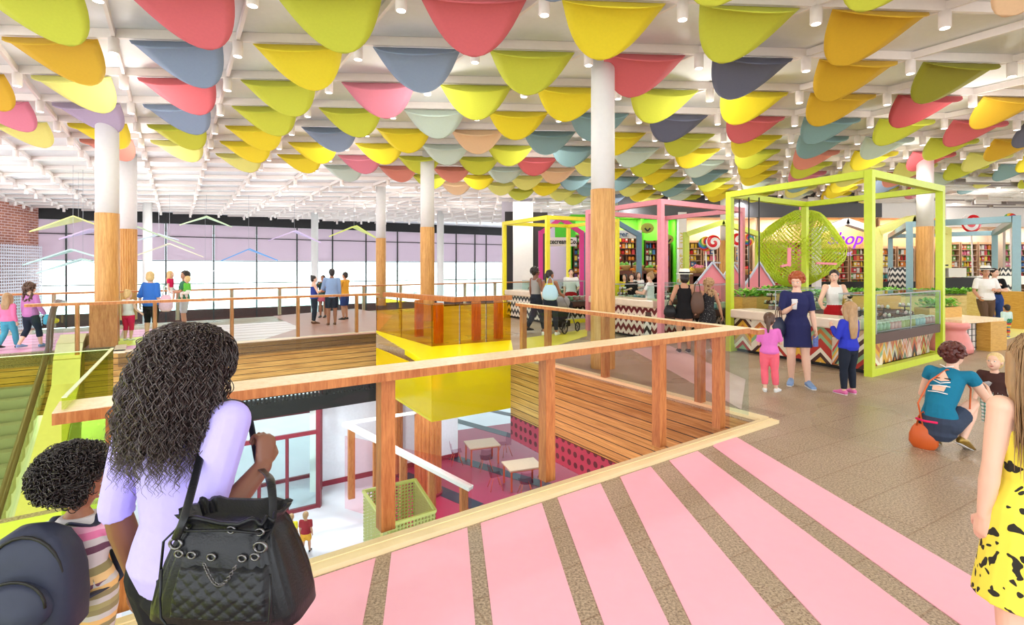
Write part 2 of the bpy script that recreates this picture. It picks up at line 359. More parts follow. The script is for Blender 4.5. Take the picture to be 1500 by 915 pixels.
    # clothes
    for kind, m, o in wear:
        o = dict(o); inf = max(o.get('inf', .006) * max(.8, h / 1.6), vox * 1.05); lab = o.get('label'); mb = MB()
        if kind in ('top', 'dress', 'jacket'):
            t0 = o.get('t0', -.2 if kind == 'top' else 0); t1 = o.get('t1', 3.04)
            r = sub(T, t0, t1, inf)
            if kind == 'jacket' or o.get('loose'):
                r = [(c, a + o.get('loose', .012) * h, b + o.get('loose', .012) * h) for c, a, b in r]
            mb.loft(r, 18, xdir, rnd_=False)
            sl = o.get('sleeve', 0)
            for s in 'RL':
                if sl > 0:
                    r_ = A[s][0][2] + inf + .001; mb.ell(P['sh' + s], (r_, r_, r_), 14, 10)
                    mb.loft([(P['chest'].lerp(P['neck'], .5).lerp(P['sh' + s], .2), .042 * g + inf, .036 * g + inf), (P['sh' + s], r_, r_)], 12, rnd_=False)
                    mb.loft(sub(A[s], 0, sl, inf + .001, o.get('sflare', .002) * h), 12, rnd_=False)
                elif o.get('strap', 1): mb.loft([(P['chest'].lerp(P['sh' + s], .5) , .03 * g, .05 * g), (P['neck'].lerp(P['sh' + s], .62) + V3((0, 0, .004 * h)), .017 * g, .034 * g)], 10, xdir)
        if kind in ('dress', 'skirt'):
            hz = o['hem'] * h; c0, a0, b0 = sample(T, .9 if kind == 'skirt' else .6); fl = o.get('flare', .03) * h
            c1, a1, b1 = sample(T, 0); mid = (P['knR'] + P['knL']) / 2; hip = P['pel']
            f = max(.05, (hip.z - hz) / max(.01, hip.z - mid.z)); ce = hip.lerp(mid, min(f, 1.)); ce.z = hz
            mb.loft([(c0, a0 + inf, b0 + inf), (c1, a1 + inf + .004 * h, b1 + inf + .008 * h), (c1.lerp(ce, .5), a1 + inf + fl * .5, b1 + inf + fl * .6), (ce, a1 + inf + fl, b1 + inf + fl)], 20, xdir, rnd_=False)
        if kind == 'pants':
            le = o.get('leg', 1.93); tt = o.get('t1', .75)
            mb.loft([(base + (P['pel'] - P['waist']) * .62, .055 * g, .05 * g), (base + (P['pel'] - P['waist']) * .25, .078 * g + inf, .06 * g + inf)] + sub(T, -.55, tt, inf + .003), 16, xdir, rnd_=False)
            for s in 'RL':
                r_ = Lg[s][0][2] + inf; mb.ell(P['hip' + s], (r_, r_, r_), 14, 10); mb.loft(sub(Lg[s], 0, le, inf, o.get('flare', 0) * h), 12, rnd_=False)
        nm = o.get('name', {'top': 'shirt', 'dress': 'dress', 'skirt': 'skirt', 'pants': 'trousers', 'jacket': 'jacket'}[kind])
        remesh(mb, nm, MATS[m] if isinstance(m, str) else m, o.get('vox', vox * 1.0), 2, root, lab)
    if shoes:
        for s in 'RL':
            f = P['ft' + s].normalized(); a = P['an' + s]; up = V3((0, 0, 1)); up = (up - f * up.dot(f)).normalized(); b = MB()
            b.loft([(a - f * .022 * h - up * .02 * h, .02 * h, .024 * h), (a + f * .02 * h - up * .013 * h, .023 * h, .03 * h), (a + f * .07 * h - up * .026 * h, .029 * h, .018 * h), (a + f * .112 * h - up * .032 * h, .024 * h, .0125 * h)], 12, tuple(f.cross(up)))
            b.build('shoe', MATS[shoes], root, True)
            b = MB(); b.loft([(a - f * .03 * h - up * .042 * h, .019 * h, .004 * h), (a + f * .03 * h - up * .043 * h, .022 * h, .004 * h), (a + f * .08 * h - up * .043 * h, .029 * h, .004 * h), (a + f * .122 * h - up * .043 * h, .02 * h, .004 * h)], 10, tuple(f.cross(up))); b.build('sole', MATS['sole'], root, True)
    # hair
    if hair:
        hb = MB(); big = .0
        hb.ell(hp(0, -.013, .018), (.053 * q, .060 * q, .056 * q), 14, 10, Hr)
        if hair in ('short', 'pony', 'bun', 'curly'): hb.ell(hp(0, -.03, -.012), (.046 * q, .04 * q, .05 * q), 12, 8, Hr)
        if hair == 'bob': hb.ell(hp(0, -.016, -.02), (.056 * q, .052 * q, .062 * q), 14, 10, Hr)
        if hair == 'bun': hb.ell(hp(0, -.05, .06), (.025 * q, .025 * q, .024 * q), 10, 8)
        if hair == 'pony': hb.loft([(hp(0, -.06, .02), .012 * q, .012 * q), (hp(0, -.085, .0), .02 * q, .018 * q), (hp(.0, -.09, -.06), .02 * q, .016 * q), (hp(0, -.085, -.13), .009 * q, .008 * q)], 10)
        if hair == 'long':
            dn = -.16 if not J or 'hairlen' not in J else J['hairlen']
            hb.ell(hp(0, -.02, -.02), (.054 * q, .05 * q, .06 * q), 14, 10, Hr)
            hb.loft([(hp(0, -.03, 0), .052 * q, .038 * q), (hp(0, -.035, -.06), .055 * q, .032 * q), (C + V3((0, -.048, dn * .65)) * q, .062 * q, .026 * q), (C + V3((0, -.05, dn)) * q, .048 * q, .014 * q)], 14, tuple(Hr @ V3((1, 0, 0))), rnd_=True)
            for sg in (-1, 1): hb.loft([(hp(sg * .043, .012, .02), .014 * q, .02 * q), (hp(sg * .05, .006, -.05), .014 * q, .02 * q), (hp(sg * .052, -.008, -.1), .012 * q, .014 * q)], 8)
        if hair in ('afro', 'curly', 'curlylong'):
            rr = random.Random(int(h * 1000)); e = {'afro': .075, 'curly': .062, 'curlylong': .064}[hair]
            for i in range(130):
                a = rr.uniform(0, 6.283); zz = rr.uniform(-.55, 1); rad = math.sqrt(max(0, 1 - zz * zz)); v = V3((rad * math.cos(a) * e, rad * math.sin(a) * e * 1.05 - .018, zz * e + .012))
                if v.y > .018 and v.z < .042: continue
                hb.ell(C + Hr @ (v * q), (.013 * q,) * 3, 6, 4)
            if hair == 'curlylong':
                for i in range(90):
                    a = rr.uniform(0, 6.283); zz = rr.uniform(-.17, -.02); hb.ell(C + Hr @ (V3((math.cos(a) * .06, -.035 + math.sin(a) * .03, zz)) * q), (.013 * q,) * 3, 6, 4)
        remesh(hb, 'hair', MATS[hairm or 'hair_dark'], max(vox * .8, .006), 1 if hair in ('afro', 'curly', 'curlylong') else 3, root)
    P['_'] = (hp, q, Hr)
    return root, P
def hat(root, P, m, band, brim=.1):
    hp, q, Hr = P['_']; b = MB()
    b.lathe([(brim, -.004), (brim, .002), (.066, .004), (.06, .05), (.052, .062), (.02, .056), (.001, .056)], 20); b.V = [tuple(hp(0, -.008, .038) + Hr @ (V3(v) * q)) for v in b.V]
    o = b.build('hat', m, root, True)
    b = MB(); b.lathe([(.067, .004), (.064, .024), (.05, .024), (.05, .004)], 20); b.V = [tuple(hp(0, -.008, .038) + Hr @ (V3(v) * q)) for v in b.V]; b.build('hat_band', band, o, True)
def pouch(name, m, loc, size, rz, label, cat, strap=None, parent=None, group=None):
    """soft shoulder bag: bulging body, top edge, handles"""
    t = thing(name, loc, rz, label, cat, group); w, d, hh = size; b = MB()
    b.loft([((0, 0, 0), w * .42, d * .4), ((0, 0, hh * .15), w * .5, d * .5), ((0, 0, hh * .5), w * .49, d * .5), ((0, 0, hh * .8), w * .4, d * .34), ((0, 0, hh), w * .3, d * .12)], 16)
    b.build('body', m, t, True)
    for sg in (-1, 1):
        c = MB(); c.tube([(-w * .22, sg * d * .12, hh * .95), (-w * .15, sg * d * .1, hh * 1.4), (0, sg * d * .08, hh * 1.65), (w * .15, sg * d * .1, hh * 1.4), (w * .22, sg * d * .12, hh * .95)], .007); c.build('handle', strap or m, t, True)
    return t
# ------------------------------------------------------------------ palette
for n_, c_ in dict(white=(240, 236, 232), ceil_white=(243, 241, 238), beam=(246, 234, 226), black=(16, 14, 15), dark=(45, 38, 38), grey=(150, 148, 150), bulkhead=(80, 80, 84), shade=(206, 194, 200),
                   lime=(200, 222, 40), yellow=(244, 226, 20), pink=(250, 150, 165), magenta=(225, 50, 150), slate=(110, 140, 160), paleblue=(150, 190, 205), palelime=(238, 240, 120),
                   floor_pink=(255, 182, 200), curbwood=(246, 222, 172), marble=(236, 222, 208), brownbox=(84, 58, 50), red=(205, 30, 35), lilac=(215, 195, 225), darkred=(140, 25, 50),
                   sole=(235, 235, 235), eye_white=(238, 236, 232), eye_dark=(40, 25, 18), lips=(190, 90, 90), lips_dark=(110, 55, 50), steel=(170, 170, 175)).items():
    mat(n_, c_, .55, var=.04)
mat('skin_light', (236, 190, 165), .5, var=.05, scale=6); mat('skin_tan', (200, 145, 115), .5, var=.05, scale=6)
mat('skin_dark', (128, 82, 62), .45, var=.06, scale=6); mat('skin_brown', (165, 108, 80), .45, var=.06, scale=6)
for n_, c_ in dict(hair_dark=(34, 24, 22), hair_brown=(84, 56, 40), hair_red=(165, 78, 34), hair_blond=(222, 190, 130), hair_light=(176, 138, 96), hair_curl=(48, 36, 34), hair_auburn=(86, 34, 26)).items():
    mat(n_, c_, .42, var=.35, scale=60, bump=.5, stretch=(1, 1, .25))
def cloth(n_, c_, var=.06, bump=.25): return mat(n_, c_, .85, var=var, scale=35, bump=bump, spec=.2)
for n_, c_ in dict(c_lav=(190, 178, 250), c_black=(28, 27, 30), c_navy=(44, 46, 90), c_white=(240, 238, 236), c_pink=(232, 120, 200), c_coral=(248, 110, 130), c_blue=(52, 62, 190), c_jeans=(46, 70, 130), c_djeans=(38, 44, 58),
                   c_red=(190, 30, 36), c_brown=(98, 76, 60), c_grey=(160, 158, 160), c_teal=(80, 160, 185), c_mauve=(190, 120, 175), c_pinkj=(238, 125, 170), c_magenta=(225, 40, 95), c_blue2=(58, 115, 205), c_green=(70, 130, 100),
                   c_lgreen=(110, 205, 80), c_teal2=(30, 118, 150), c_shortd=(60, 70, 90), c_choc=(72, 46, 42), c_yellow=(240, 225, 60), c_sky=(180, 215, 235), c_must=(225, 165, 60), c_chambray=(140, 165, 205), c_rose=(190, 90, 115), c_mint=(205, 230, 225)).items():
    cloth(n_, c_)
WO = wood('oak', (186, 124, 56), (232, 178, 104), (7, 7, .45), .45, 3.)
WOR = wood('oak_rail', (164, 88, 38), (214, 142, 80), (5, 5, .6), .4, 4.)
WOT = wood('oak_top', (232, 200, 150), (250, 232, 198), (5, 5, 5), .35, 4.)
WSL = slat_wood('fascia_boards', (160, 108, 42), (232, 184, 104), (40, 24, 10), .125, .012)
G_PINK = glass('glass_pink', (255, 238, 240), 1.25); G_CLEAR = glass('glass_clear', (242, 250, 250), 1.3)
G_GREEN = glass('glass_green', (240, 251, 196), 1.2); G_CASE = glass('glass_case', (240, 250, 246), 1.25)

# ------------------------------------------------------------------ camera, world
cam = bpy.data.objects.new('camera', bpy.data.cameras.new('camera')); COL.objects.link(cam); SC.camera = cam
cam.data.sensor_width = 36; cam.data.lens = 36 * F_ / 1500; cam.data.shift_y = -(457.5 - HZ) / 1500; cam.location = (0, 0, EYE); cam.rotation_euler = (math.pi / 2, 0, 0)
cam.data.clip_end = 300; cam.data.clip_start = .05
w = bpy.data.worlds.new('w'); SC.world = w; w.use_nodes = True
w.node_tree.nodes['Background'].inputs[0].default_value = (.93, .97, 1, 1); w.node_tree.nodes['Background'].inputs[1].default_value = WORLD_S
SC.view_settings.view_transform = 'Standard'; SC.view_settings.look = 'None'; SC.view_settings.exposure = EXPO; SC.view_settings.gamma = 1
SC.cycles.max_bounces = 7; SC.cycles.diffuse_bounces = 3; SC.cycles.glossy_bounces = 3; SC.cycles.transparent_max_bounces = 16; SC.cycles.transmission_bounces = 3; SC.cycles.caustics_reflective = False; SC.cycles.caustics_refractive = False
SC.cycles.sample_clamp_indirect = 4; SC.cycles.use_denoising = True

# ------------------------------------------------------------------ plan points
NL, NR = V3((-2.16, 2.48, 0)), V3((2.80, 5.95, 0))          # near edge of the well
PU = (NR - NL).normalized(); PV = V3((-PU.y, PU.x, 0))
RB = V3((.04, 10.37, 0)); BC = V3((-1.46, 9.4, 0)); BL = V3((-3.69, 14.1, 0)); BL0 = V3((-3.18, 12.14, 0))
FL = V3((-8.3, 10.8, 0)); FL2 = V3((-14, 6.7, 0)); GL = V3((-3.13, 4.05, 0))
GU = GL - PU * 5
FLB = FL + PV * 1.1; FL2B = FLB - PU * 7

# ------------------------------------------------------------------ floors
def floor_mat():
    m, nt, b = _base('floor_brown'); L = nt.links
    tc = N(nt, 'ShaderNodeTexCoord'); n1 = N(nt, 'ShaderNodeTexNoise', i_Scale=70., i_Detail=5., i_Roughness=.75); L.new(tc.outputs['Object'], n1.inputs['Vector'])
    n2 = N(nt, 'ShaderNodeTexNoise', i_Scale=.6, i_Detail=3.); L.new(tc.outputs['Object'], n2.inputs['Vector'])
    rp = N(nt, 'ShaderNodeValToRGB'); e = rp.color_ramp.elements; e[0].position = .36; e[0].color = srgb((104, 82, 64)) + (1,); e[1].position = .6; e[1].color = srgb((202, 178, 152)) + (1,)
    L.new(n1.outputs['Fac'], rp.inputs[0])
    mp = N(nt, 'ShaderNodeMapping'); mp.inputs['Rotation'].default_value = (0, 0, R(-30)); L.new(tc.outputs['Object'], mp.inputs[0])
    br = N(nt, 'ShaderNodeTexBrick', offset=.5, i_Scale=1., i_Mortar_Size=.006, i_Brick_Width=1.2, i_Row_Height=.42); br.inputs['Color1'].default_value = (1, 1, 1, 1); br.inputs['Color2'].default_value = (.93, .92, .9, 1); br.inputs['Mortar'].default_value = (.74, .66, .6, 1)
    L.new(mp.outputs[0], br.inputs['Vector'])
    mx = N(nt, 'ShaderNodeMix', data_type='RGBA', blend_type='MULTIPLY'); mx.inputs['Factor'].default_value = 1.; L.new(rp.outputs[0], mx.inputs['A']); L.new(br.outputs['Color'], mx.inputs['B']); L.new(mx.outputs['Result'], b.inputs['Base Color'])
    r2 = N(nt, 'ShaderNodeMapRange'); r2.inputs['From Min'].default_value = .35; r2.inputs['From Max'].default_value = .65; r2.inputs['To Min'].default_value = .22; r2.inputs['To Max'].default_value = .55
    L.new(n2.outputs['Fac'], r2.inputs[0]); L.new(r2.outputs[0], b.inputs['Roughness'])
    bp = N(nt, 'ShaderNodeBump', i_Strength=.25, i_Distance=.01); L.new(n1.outputs['Fac'], bp.inputs['Height']); L.new(bp.outputs[0], b.inputs['Normal'])
    return m
FM = floor_mat(); MATS['floor_brown'] = FM
b = MB()
slab = lambda pts, z1=0., z0=-.3, mi=0, bb=None: (bb or b).prism([(p[0], p[1]) for p in pts], z0, z1, mi)
slab([(-14, -5), (12, -5), NR, NL, GL, GU, (-14, GU.y)])
slab([(12, -5), (42, -5), (42, 34), (14, 34), (1.5, 27.2), (-4, 22.5), RB, NR])
slab([BL, BL0, (-1.46 - .6, 10.4 + .5), RB, (-4, 22.5), (-15, 13.5), (-24, 8), (-22, 1), FL2B, FLB, FL])
b.build('floor', FM, kind='structure')
b = MB(); slab([(-35, -6), (42, -6), (42, 62), (-35, 62)], -6, -6.2)
LF = mat('lower_floor_white', (226, 226, 240), .22, var=.05, scale=1.2); b.build('floor_lower', LF, kind='structure')
# painted zones on the floor, one of them a painted reflection
def zone(pts, m, name='floor_paint', z=.006):
    bb = MB(); bb.prism([(p[0], p[1]) for p in pts], z - .0055, z); return bb.build(name, m, kind='structure')
def ln(p, q, y): return p[0] + (q[0] - p[0]) * (y - p[1]) / (q[1] - p[1])
ST = [((555, 793), (531, 915), (576, 789), (561, 915)), ((683, 755), (696, 915), (702, 750), (722, 915)), ((789, 723), (851, 915), (812, 717), (885, 915)), ((874, 697), (980, 915), (904, 690), (1013, 915)), ((945, 674), (1148, 915), (972, 666), (1203, 915)), ((1010, 652), (1360, 915), (1035, 647), (1407, 915))]
FPK = mat('floor_pink', (255, 182, 200), .5)
E0 = NL + PV * -.17
def edge_pt(a, c):   # where the stripe's edge line meets the curb's outer line, in plan
    p, q = V3(gp(*a) + (0,)), V3(gp(*c) + (0,)); d = q - p
    k = ((E0 - p).cross(PU)).z / (d.cross(PU)).z
    return p + d * k, q + d.normalized() * 1.5
prev = (E0 + PU * .3, E0 - PV * 3.2 + PU * .3)
for a, c, e, f_ in ST:
    p, q = edge_pt(a, c); zone([prev[0], p, q, prev[1]], FPK); prev = edge_pt(e, f_)
p = V3(gp(1068, 634) + (0,)); q = V3(gp(1452, 862) + (0,)); q = q + (q - p).normalized() * 2.2
zone([prev[0], p, q, prev[1]], FPK)
LIMEF = mat('floor_lime', (226, 240, 90), .5)
zone([E0 + PU * .05, NL - PU * .1, GL - PV * .1, GU - PV * .1, GU - PV * 6, E0 - PV * 3 - PU * 1.5], LIMEF)
PKB = mat('floor_pink_balcony', (238, 168, 205), .4)
# balcony beyond the well: pink boards with brown joints, lime patch, salmon timber
dV = PV
def strips(o, l0, l1, w_, n_, m, gap=.07, dirU=PU, dirV=PV):
    for i in range(n_):
        a = o + dirV * (i * w_); zone([a + dirU * l0, a + dirU * l1, a + dirU * l1 + dirV * (w_ - gap), a + dirU * l0 + dirV * (w_ - gap)], m)
strips(FLB + PV * .1, -7.5, 0, .62, 6, PKB); strips(FL + PV * .25, .1, 1.8, .62, 7, PKB)
strips(FL + PV * .25 + PU * 1.9, 0, 3.2, .62, 7, mat('floor_palepink', (246, 224, 226), .4))
zone([gp(377, 500), gp(440, 480), gp(400, 463), gp(520, 452), gp(575, 462), gp(552, 488)], wood('floor_salmon', (176, 118, 104), (212, 160, 146), (1, 14, 1), .35, 2.), z=.009)
zone([gp(170, 508), gp(300, 497), gp(262, 489), gp(170, 497)], LIMEF, z=.012)
zone([gp(925, 512), gp(980, 506), gp(1092, 556), gp(1086, 600)], mat('floor_blush_reflection', (222, 186, 182), .35))  # pale light reflection on the floor, put in as colour
zone([gp(1380, 500), gp(1380, 522), gp(1500, 490), gp(1700, 455), gp(1700, 440), gp(1400, 465)], mat('floor_paleyellow', (244, 240, 150), .45))
zone([gp(765, 512), gp(795, 512), gp(860, 492), gp(860, 482), gp(770, 495)], mat('floor_yellow', (232, 214, 60), .45))
# curb along the well
b = MB()
b.wall(NL - PU * .15, NR + PU * .22, -.15, -.02, .035); b.wall(NL - PU * .15 - PV * .06, NR + PU * .22 - PV * .06, -.012, .03, .042)
b.build('trim_1', mat('curbwood', (246, 222, 172), .4), kind='structure')
b = MB(); b.wall(RB, NR + PU * .1, .16, -.02, .035); b.build('trim_2', MATS['curbwood'], kind='structure')
b = MB(); b.wall(BL, FL, -.2, -.02, .03); b.wall(FL, FLB, -.2, -.02, .03); b.build('trim_3', mat('curb_pale', (238, 215, 190), .4), kind='structure')
# fascias of the well
def dots_mat():
    m, nt, bb = _base('dots_red'); L = nt.links; tc = N(nt, 'ShaderNodeTexCoord'); vo = N(nt, 'ShaderNodeTexVoronoi', i_Scale=6., i_Randomness=.1); L.new(tc.outputs['UV'], vo.inputs['Vector'])
    rp = N(nt, 'ShaderNodeValToRGB'); rp.color_ramp.interpolation = 'CONSTANT'; e = rp.color_ramp.elements; e[0].color = srgb((92, 26, 40)) + (1,); e[1].position = .3; e[1].color = srgb((178, 56, 84)) + (1,)
    L.new(vo.outputs['Distance'], rp.inputs[0]); L.new(rp.outputs[0], bb.inputs['Base Color']); return m
b = MB(); b.wall(NR, RB, .08, -1.15, -.01); b.build('wall_well_right', WSL, kind='structure')
b = MB(); b.wall(NR, RB, .08, -1.62, -1.16, uv=True); b.build('wall_well_perforated', dots_mat(), kind='structure')
b = MB(); b.wall(FL, BL, .08, -1.35, -.01); b.build('wall_well_far', WSL, kind='structure')
b = MB(); b.wall(FLB, FL, .08, -1.35, -.01); b.wall(FL2B, FLB, .08, -1.35, -.01); b.build('wall_well_end', WSL, kind='structure')
b = MB(); b.wall(NL + PU * .3, NR, .02, -1.5, -.02); b.build('wall_well_near', MATS['dark'], kind='structure')
b = MB(); b.wall(FL, BL, .3, -1.85, -1.52); b.build('wall_bulkhead', MATS['black'], kind='structure')
# perforated strip under the far fascia
b = MB(); n_ = 60; D = (BL - FL)
b.wall(FL, BL, .02, -1.37, -1.35); b.wall(FL, BL, .02, -1.52, -1.50)
for i in range(n_): p = FL + D * (i + .5) / n_; b.box((p.x, p.y, -1.435), (.05, .012, .15), math.atan2(D.y, D.x))
b.build('trim_4', MATS['black'], kind='structure')

# ------------------------------------------------------------------ ceiling
CH = 5.62
b = MB(); b.prism([(-38, -5), (42, -5), (42, 62), (-38, 62)], CH, CH + .2); b.build('ceiling', MATS['ceil_white'], kind='structure')
LO, LI, LJ = V3((-.622, 8.728, 0)), V3((-1.0646, 1.6432, 0)), V3((1.929, .1274, 0))
def lat(i, j): return LO + LI * i + LJ * j
def inside(p, m=1.5):
    if p.y < 3: return False
    x = 750 + p.x / p.y * F_; return -120 < x < 1620
WALLP = V3((-30.4, 33.2, 0)); WALLD = V3((.852, .523, 0)); WALLN = V3((-.523, .852, 0))
def before_wall(p): return (p - WALLP).dot(WALLN) < -.5
bm_i = 1
for i in range(-3, 27):           # beams along the rows
    js = [j for j in range(-30, 60) if inside(lat(i, j)) and before_wall(lat(i, j)) and lat(i, j).y < 44 and lat(i,j).x < 27]
    if len(js) < 2: continue
    p, q = lat(i, js[0] - .6), lat(i, js[-1] + .8); b = MB(); b.bar((p.x, p.y, 5.54), (q.x, q.y, 5.54), .055, .15)
    b.build('ceiling_beam', MATS['beam'], org=(p.x, p.y, 5.54), kind='structure')
for j in range(-24, 40):
    is_ = [i for i in range(-4, 30) if inside(lat(i, j)) and before_wall(lat(i, j)) and lat(i, j).y < 44 and lat(i,j).x < 27]
    if len(is_) < 2: continue
    p, q = lat(is_[0] - .8, j), lat(is_[-1] + .6, j); b = MB(); b.bar((p.x, p.y, 5.535), (q.x, q.y, 5.535), .05, .12)
    b.build('ceiling_beam', MATS['beam'], org=(p.x, p.y, 5.54), kind='structure')
# scallops
SCOL = dict(lime=(208, 212, 66), olive=(156, 152, 40), yellow=(244, 222, 44), mustard=(222, 176, 40), paleyellow=(234, 230, 126), coral=(222, 106, 112), rose=(224, 132, 150), slate=(138, 154, 178), teal=(132, 164, 168), mint=(204, 220, 206), mauve=(182, 164, 188), peach=(242, 202, 158), darkslate=(100, 102, 122), darkred=(176, 64, 68), salmon=(226, 142, 122))
SN = dict(lime='lime green', olive='olive green', yellow='bright yellow', mustard='mustard yellow', paleyellow='pale yellow', coral='coral red', rose='rose pink', slate='slate blue', teal='grey teal', mint='pale mint', mauve='dusty mauve', peach='pale peach', darkslate='dark slate', darkred='dark red', salmon='salmon orange')
for k_, c_ in SCOL.items(): mat('scallop_' + k_, c_, .75, var=.05, scale=25)
FIX = {(-1, -4): 'lime', (-1, -3): 'coral', (-1, -2): 'lime', (-1, -1): 'coral', (-1, 0): 'yellow', (-1, 1): 'lime', (-1, 2): 'mustard', (-1, 3): None,
 (0, -5): 'mustard', (0, -4): 'mustard', (0, -3): 'slate', (0, -2): 'yellow', (0, -1): 'slate', (0, 0): 'lime', (0, 1): 'coral', (0, 2): 'darkslate', (0, 3): 'mustard', (0, 4): 'olive', (0, 5): None,
 (1, -5): 'mustard', (1, -4): 'paleyellow', (1, -3): 'coral', (1, -2): 'lime', (1, -1): 'rose', (1, 0): 'lime', (1, 1): 'yellow', (1, 2): 'lime', (1, 3): 'yellow', (1, 4): 'mustard', (1, 5): 'darkred', (1, 6): 'mustard',
 (2, -6): 'rose', (2, -5): 'rose', (2, -4): 'mauve', (2, -3): 'slate', (2, -2): 'lime', (2, -1): 'lime', (2, 0): 'mint', (2, 1): 'yellow', (2, 2): 'teal', (2, 3): 'darkslate', (2, 4): 'coral', (2, 5): 'teal', (2, 6): 'lime', (2, 7): 'coral', (2, 8): 'darkslate',
 (3, -6): 'paleyellow', (3, -5): 'paleyellow', (3, -4): 'yellow', (3, -3): 'lime', (3, -2): 'yellow', (3, -1): 'slate', (3, 0): 'yellow', (3, 1): 'peach', (3, 2): 'teal', (3, 3): 'yellow', (3, 4): 'lime', (3, 5): 'yellow', (3, 6): 'teal', (3, 7): 'mint', (3, 8): 'lime', (3, 9): 'mustard'}
WGT = ['lime'] * 6 + ['yellow'] * 6 + ['paleyellow'] * 4 + ['coral', 'salmon', 'salmon', 'rose', 'slate', 'teal', 'teal', 'mint', 'mint', 'mint', 'peach', 'slate']
def tongue():
    b = MB(); prof = [(0, 1), (.15, .93), (.3, .86), (.45, .78), (.6, .68), (.72, .58), (.82, .47), (.9, .35), (.96, .22), (1, .04)]
    W, D_, H_ = .725, .86, .46; nx = 8
    for t, wv in prof:
        for s in range(nx + 1):
            u = -1 + 2 * s / nx; b.V.append((u * W * wv, t * D_, -.03 - H_ * (t * .8 + .2 * t * t) + .03 * (1 - u * u) * 0))
    for i in range(len(prof) - 1):
        for s in range(nx): k = i * (nx + 1) + s; b.F.append((k, k + 1, k + nx + 2, k + nx + 1)); b.M.append(0)
    return b
def flap():
    b = MB(); W = .725; nx = 12; rows = 4
    for r_ in range(rows + 1):
        for s in range(nx + 1):
            u = -1 + 2 * s / nx; d = .42 * (max(0, 1 - u * u)) ** .75 * r_ / rows; b.V.append((u * W * 1.0, -d * .82, -.03 - d * .60))
    for i in range(rows):
        for s in range(nx): k = i * (nx + 1) + s; b.F.append((k, k + nx + 1, k + nx + 2, k + 1)); b.M.append(0)
    return b
def solid(me, th):
    o = bpy.data.objects.new('t', me); TMP.collection.objects.link(o); m = o.modifiers.new('s', 'SOLIDIFY'); m.thickness = th; m.offset = 0
    TMP.view_layers[0].update(); dg = TMP.view_layers[0].depsgraph; m2 = bpy.data.meshes.new_from_object(o.evaluated_get(dg)); bpy.data.objects.remove(o); return m2
RW = math.atan2(LJ.y, LJ.x)
TM, FLM = {}, {}
for k_ in SCOL:
    mt = tongue().mesh('tongue', MATS['scallop_' + k_], True); TM[k_] = solid(mt, .012)
    mt = flap().mesh('fold', MATS['scallop_' + k_], True); FLM[k_] = solid(mt, .012)
cells = []
for i in range(-2, 24):
    for j in range(-16, 26):
        p = (lat(i, j) + lat(i, j + 1)) / 2
        tip = p + V3((-LJ.y, LJ.x, 0)).normalized() * .86
        if tip.y < 4.5: continue
        x0 = 750 + tip.x / tip.y * F_
        if x0 < -90 or x0 > 1590: continue
        if tip.dot(V3((-.585, .811, 0))) > 20.3 or tip.y > 27.5: continue
        if tip.y > 22.6 and tip.x > 17.4 + (27.5 - tip.y) * .6: continue
        cells.append((i, j, p))
rows = sorted({c[0] for c in cells}); nscal = 0
for ri, i in enumerate(rows):
    rc = sorted([c for c in cells if c[0] == i], key=lambda c: c[1]); k = 0
    for (_, j, p) in rc:
        c = FIX.get((i, j), rnd.choice(WGT))
        if c is None: continue
        k += 1; nscal += 1
        t = thing('ceiling_scallop', (p.x, p.y, 5.47), RW, f'{SN[c]} scallop hanging in the {ORD[ri + 1]} ceiling row, {ORD[k]} from the window side', 'ceiling panel', 'coloured scallops hanging under the ceiling')
        for me, nm in ((TM[c], 'tongue'), (FLM[c], 'fold')): o = bpy.data.objects.new(nm, me); COL.objects.link(o); o.parent = t
print('scallops', nscal)
# cylinder downlights
EMI = mat('lamp_glow', (255, 250, 240), emit=4.)
hb = MB(); hb.lathe([(.062, -.24), (.078, -.235), (.078, 0), (.07, .004)], 12); HM = hb.mesh('housing', MATS['beam'], True)
lb = MB(); lb.lathe([(.04, -.246), (.06, -.244), (.06, -.238)], 12); LM = lb.mesh('lens', EMI, False)
pts_ = []
for i in range(-2, 27):
    for j in range(-26, 40):
        p = lat(i, j)
        if p.y > 5 and before_wall(p) and p.y < 43 and p.x < 24 and -20 < 750 + p.x / p.y * F_ < 1520: pts_.append((p.length, i, j, p))
pts_.sort(key=lambda a: a[0]); far_ = MB(); rr_ = {}
for _, i, j, p in sorted(pts_[:300], key=lambda a: (a[1], a[2])): rr_.setdefault(i, []).append((j, p))
for ri, i in enumerate(sorted(rr_)):
    for k, (j, p) in enumerate(rr_[i]):
        o = bpy.data.objects.new('ceiling_downlight', HM); COL.objects.link(o); o.location = (p.x, p.y, 5.465)
        tag(o, f'white cylinder downlight on the {ORD[ri + 1]} ceiling beam, {ORD[k + 1]} from the window side', 'ceiling light', 'cylinder downlights on the ceiling grid')
        q = bpy.data.objects.new('lens', LM); COL.objects.link(q); q.parent = o
for _, i, j, p in pts_[300:]: far_.lathe([(.062, -.24), (.078, -.235), (.078, 0)], 6, (p.x, p.y, 5.465))
if len(pts_) > 300: far_.build('ceiling_downlight', MATS['beam'], label='many tiny white downlights on the ceiling grid near the tall windows', cat='ceiling light', kind='stuff')
print('lights', len(pts_))
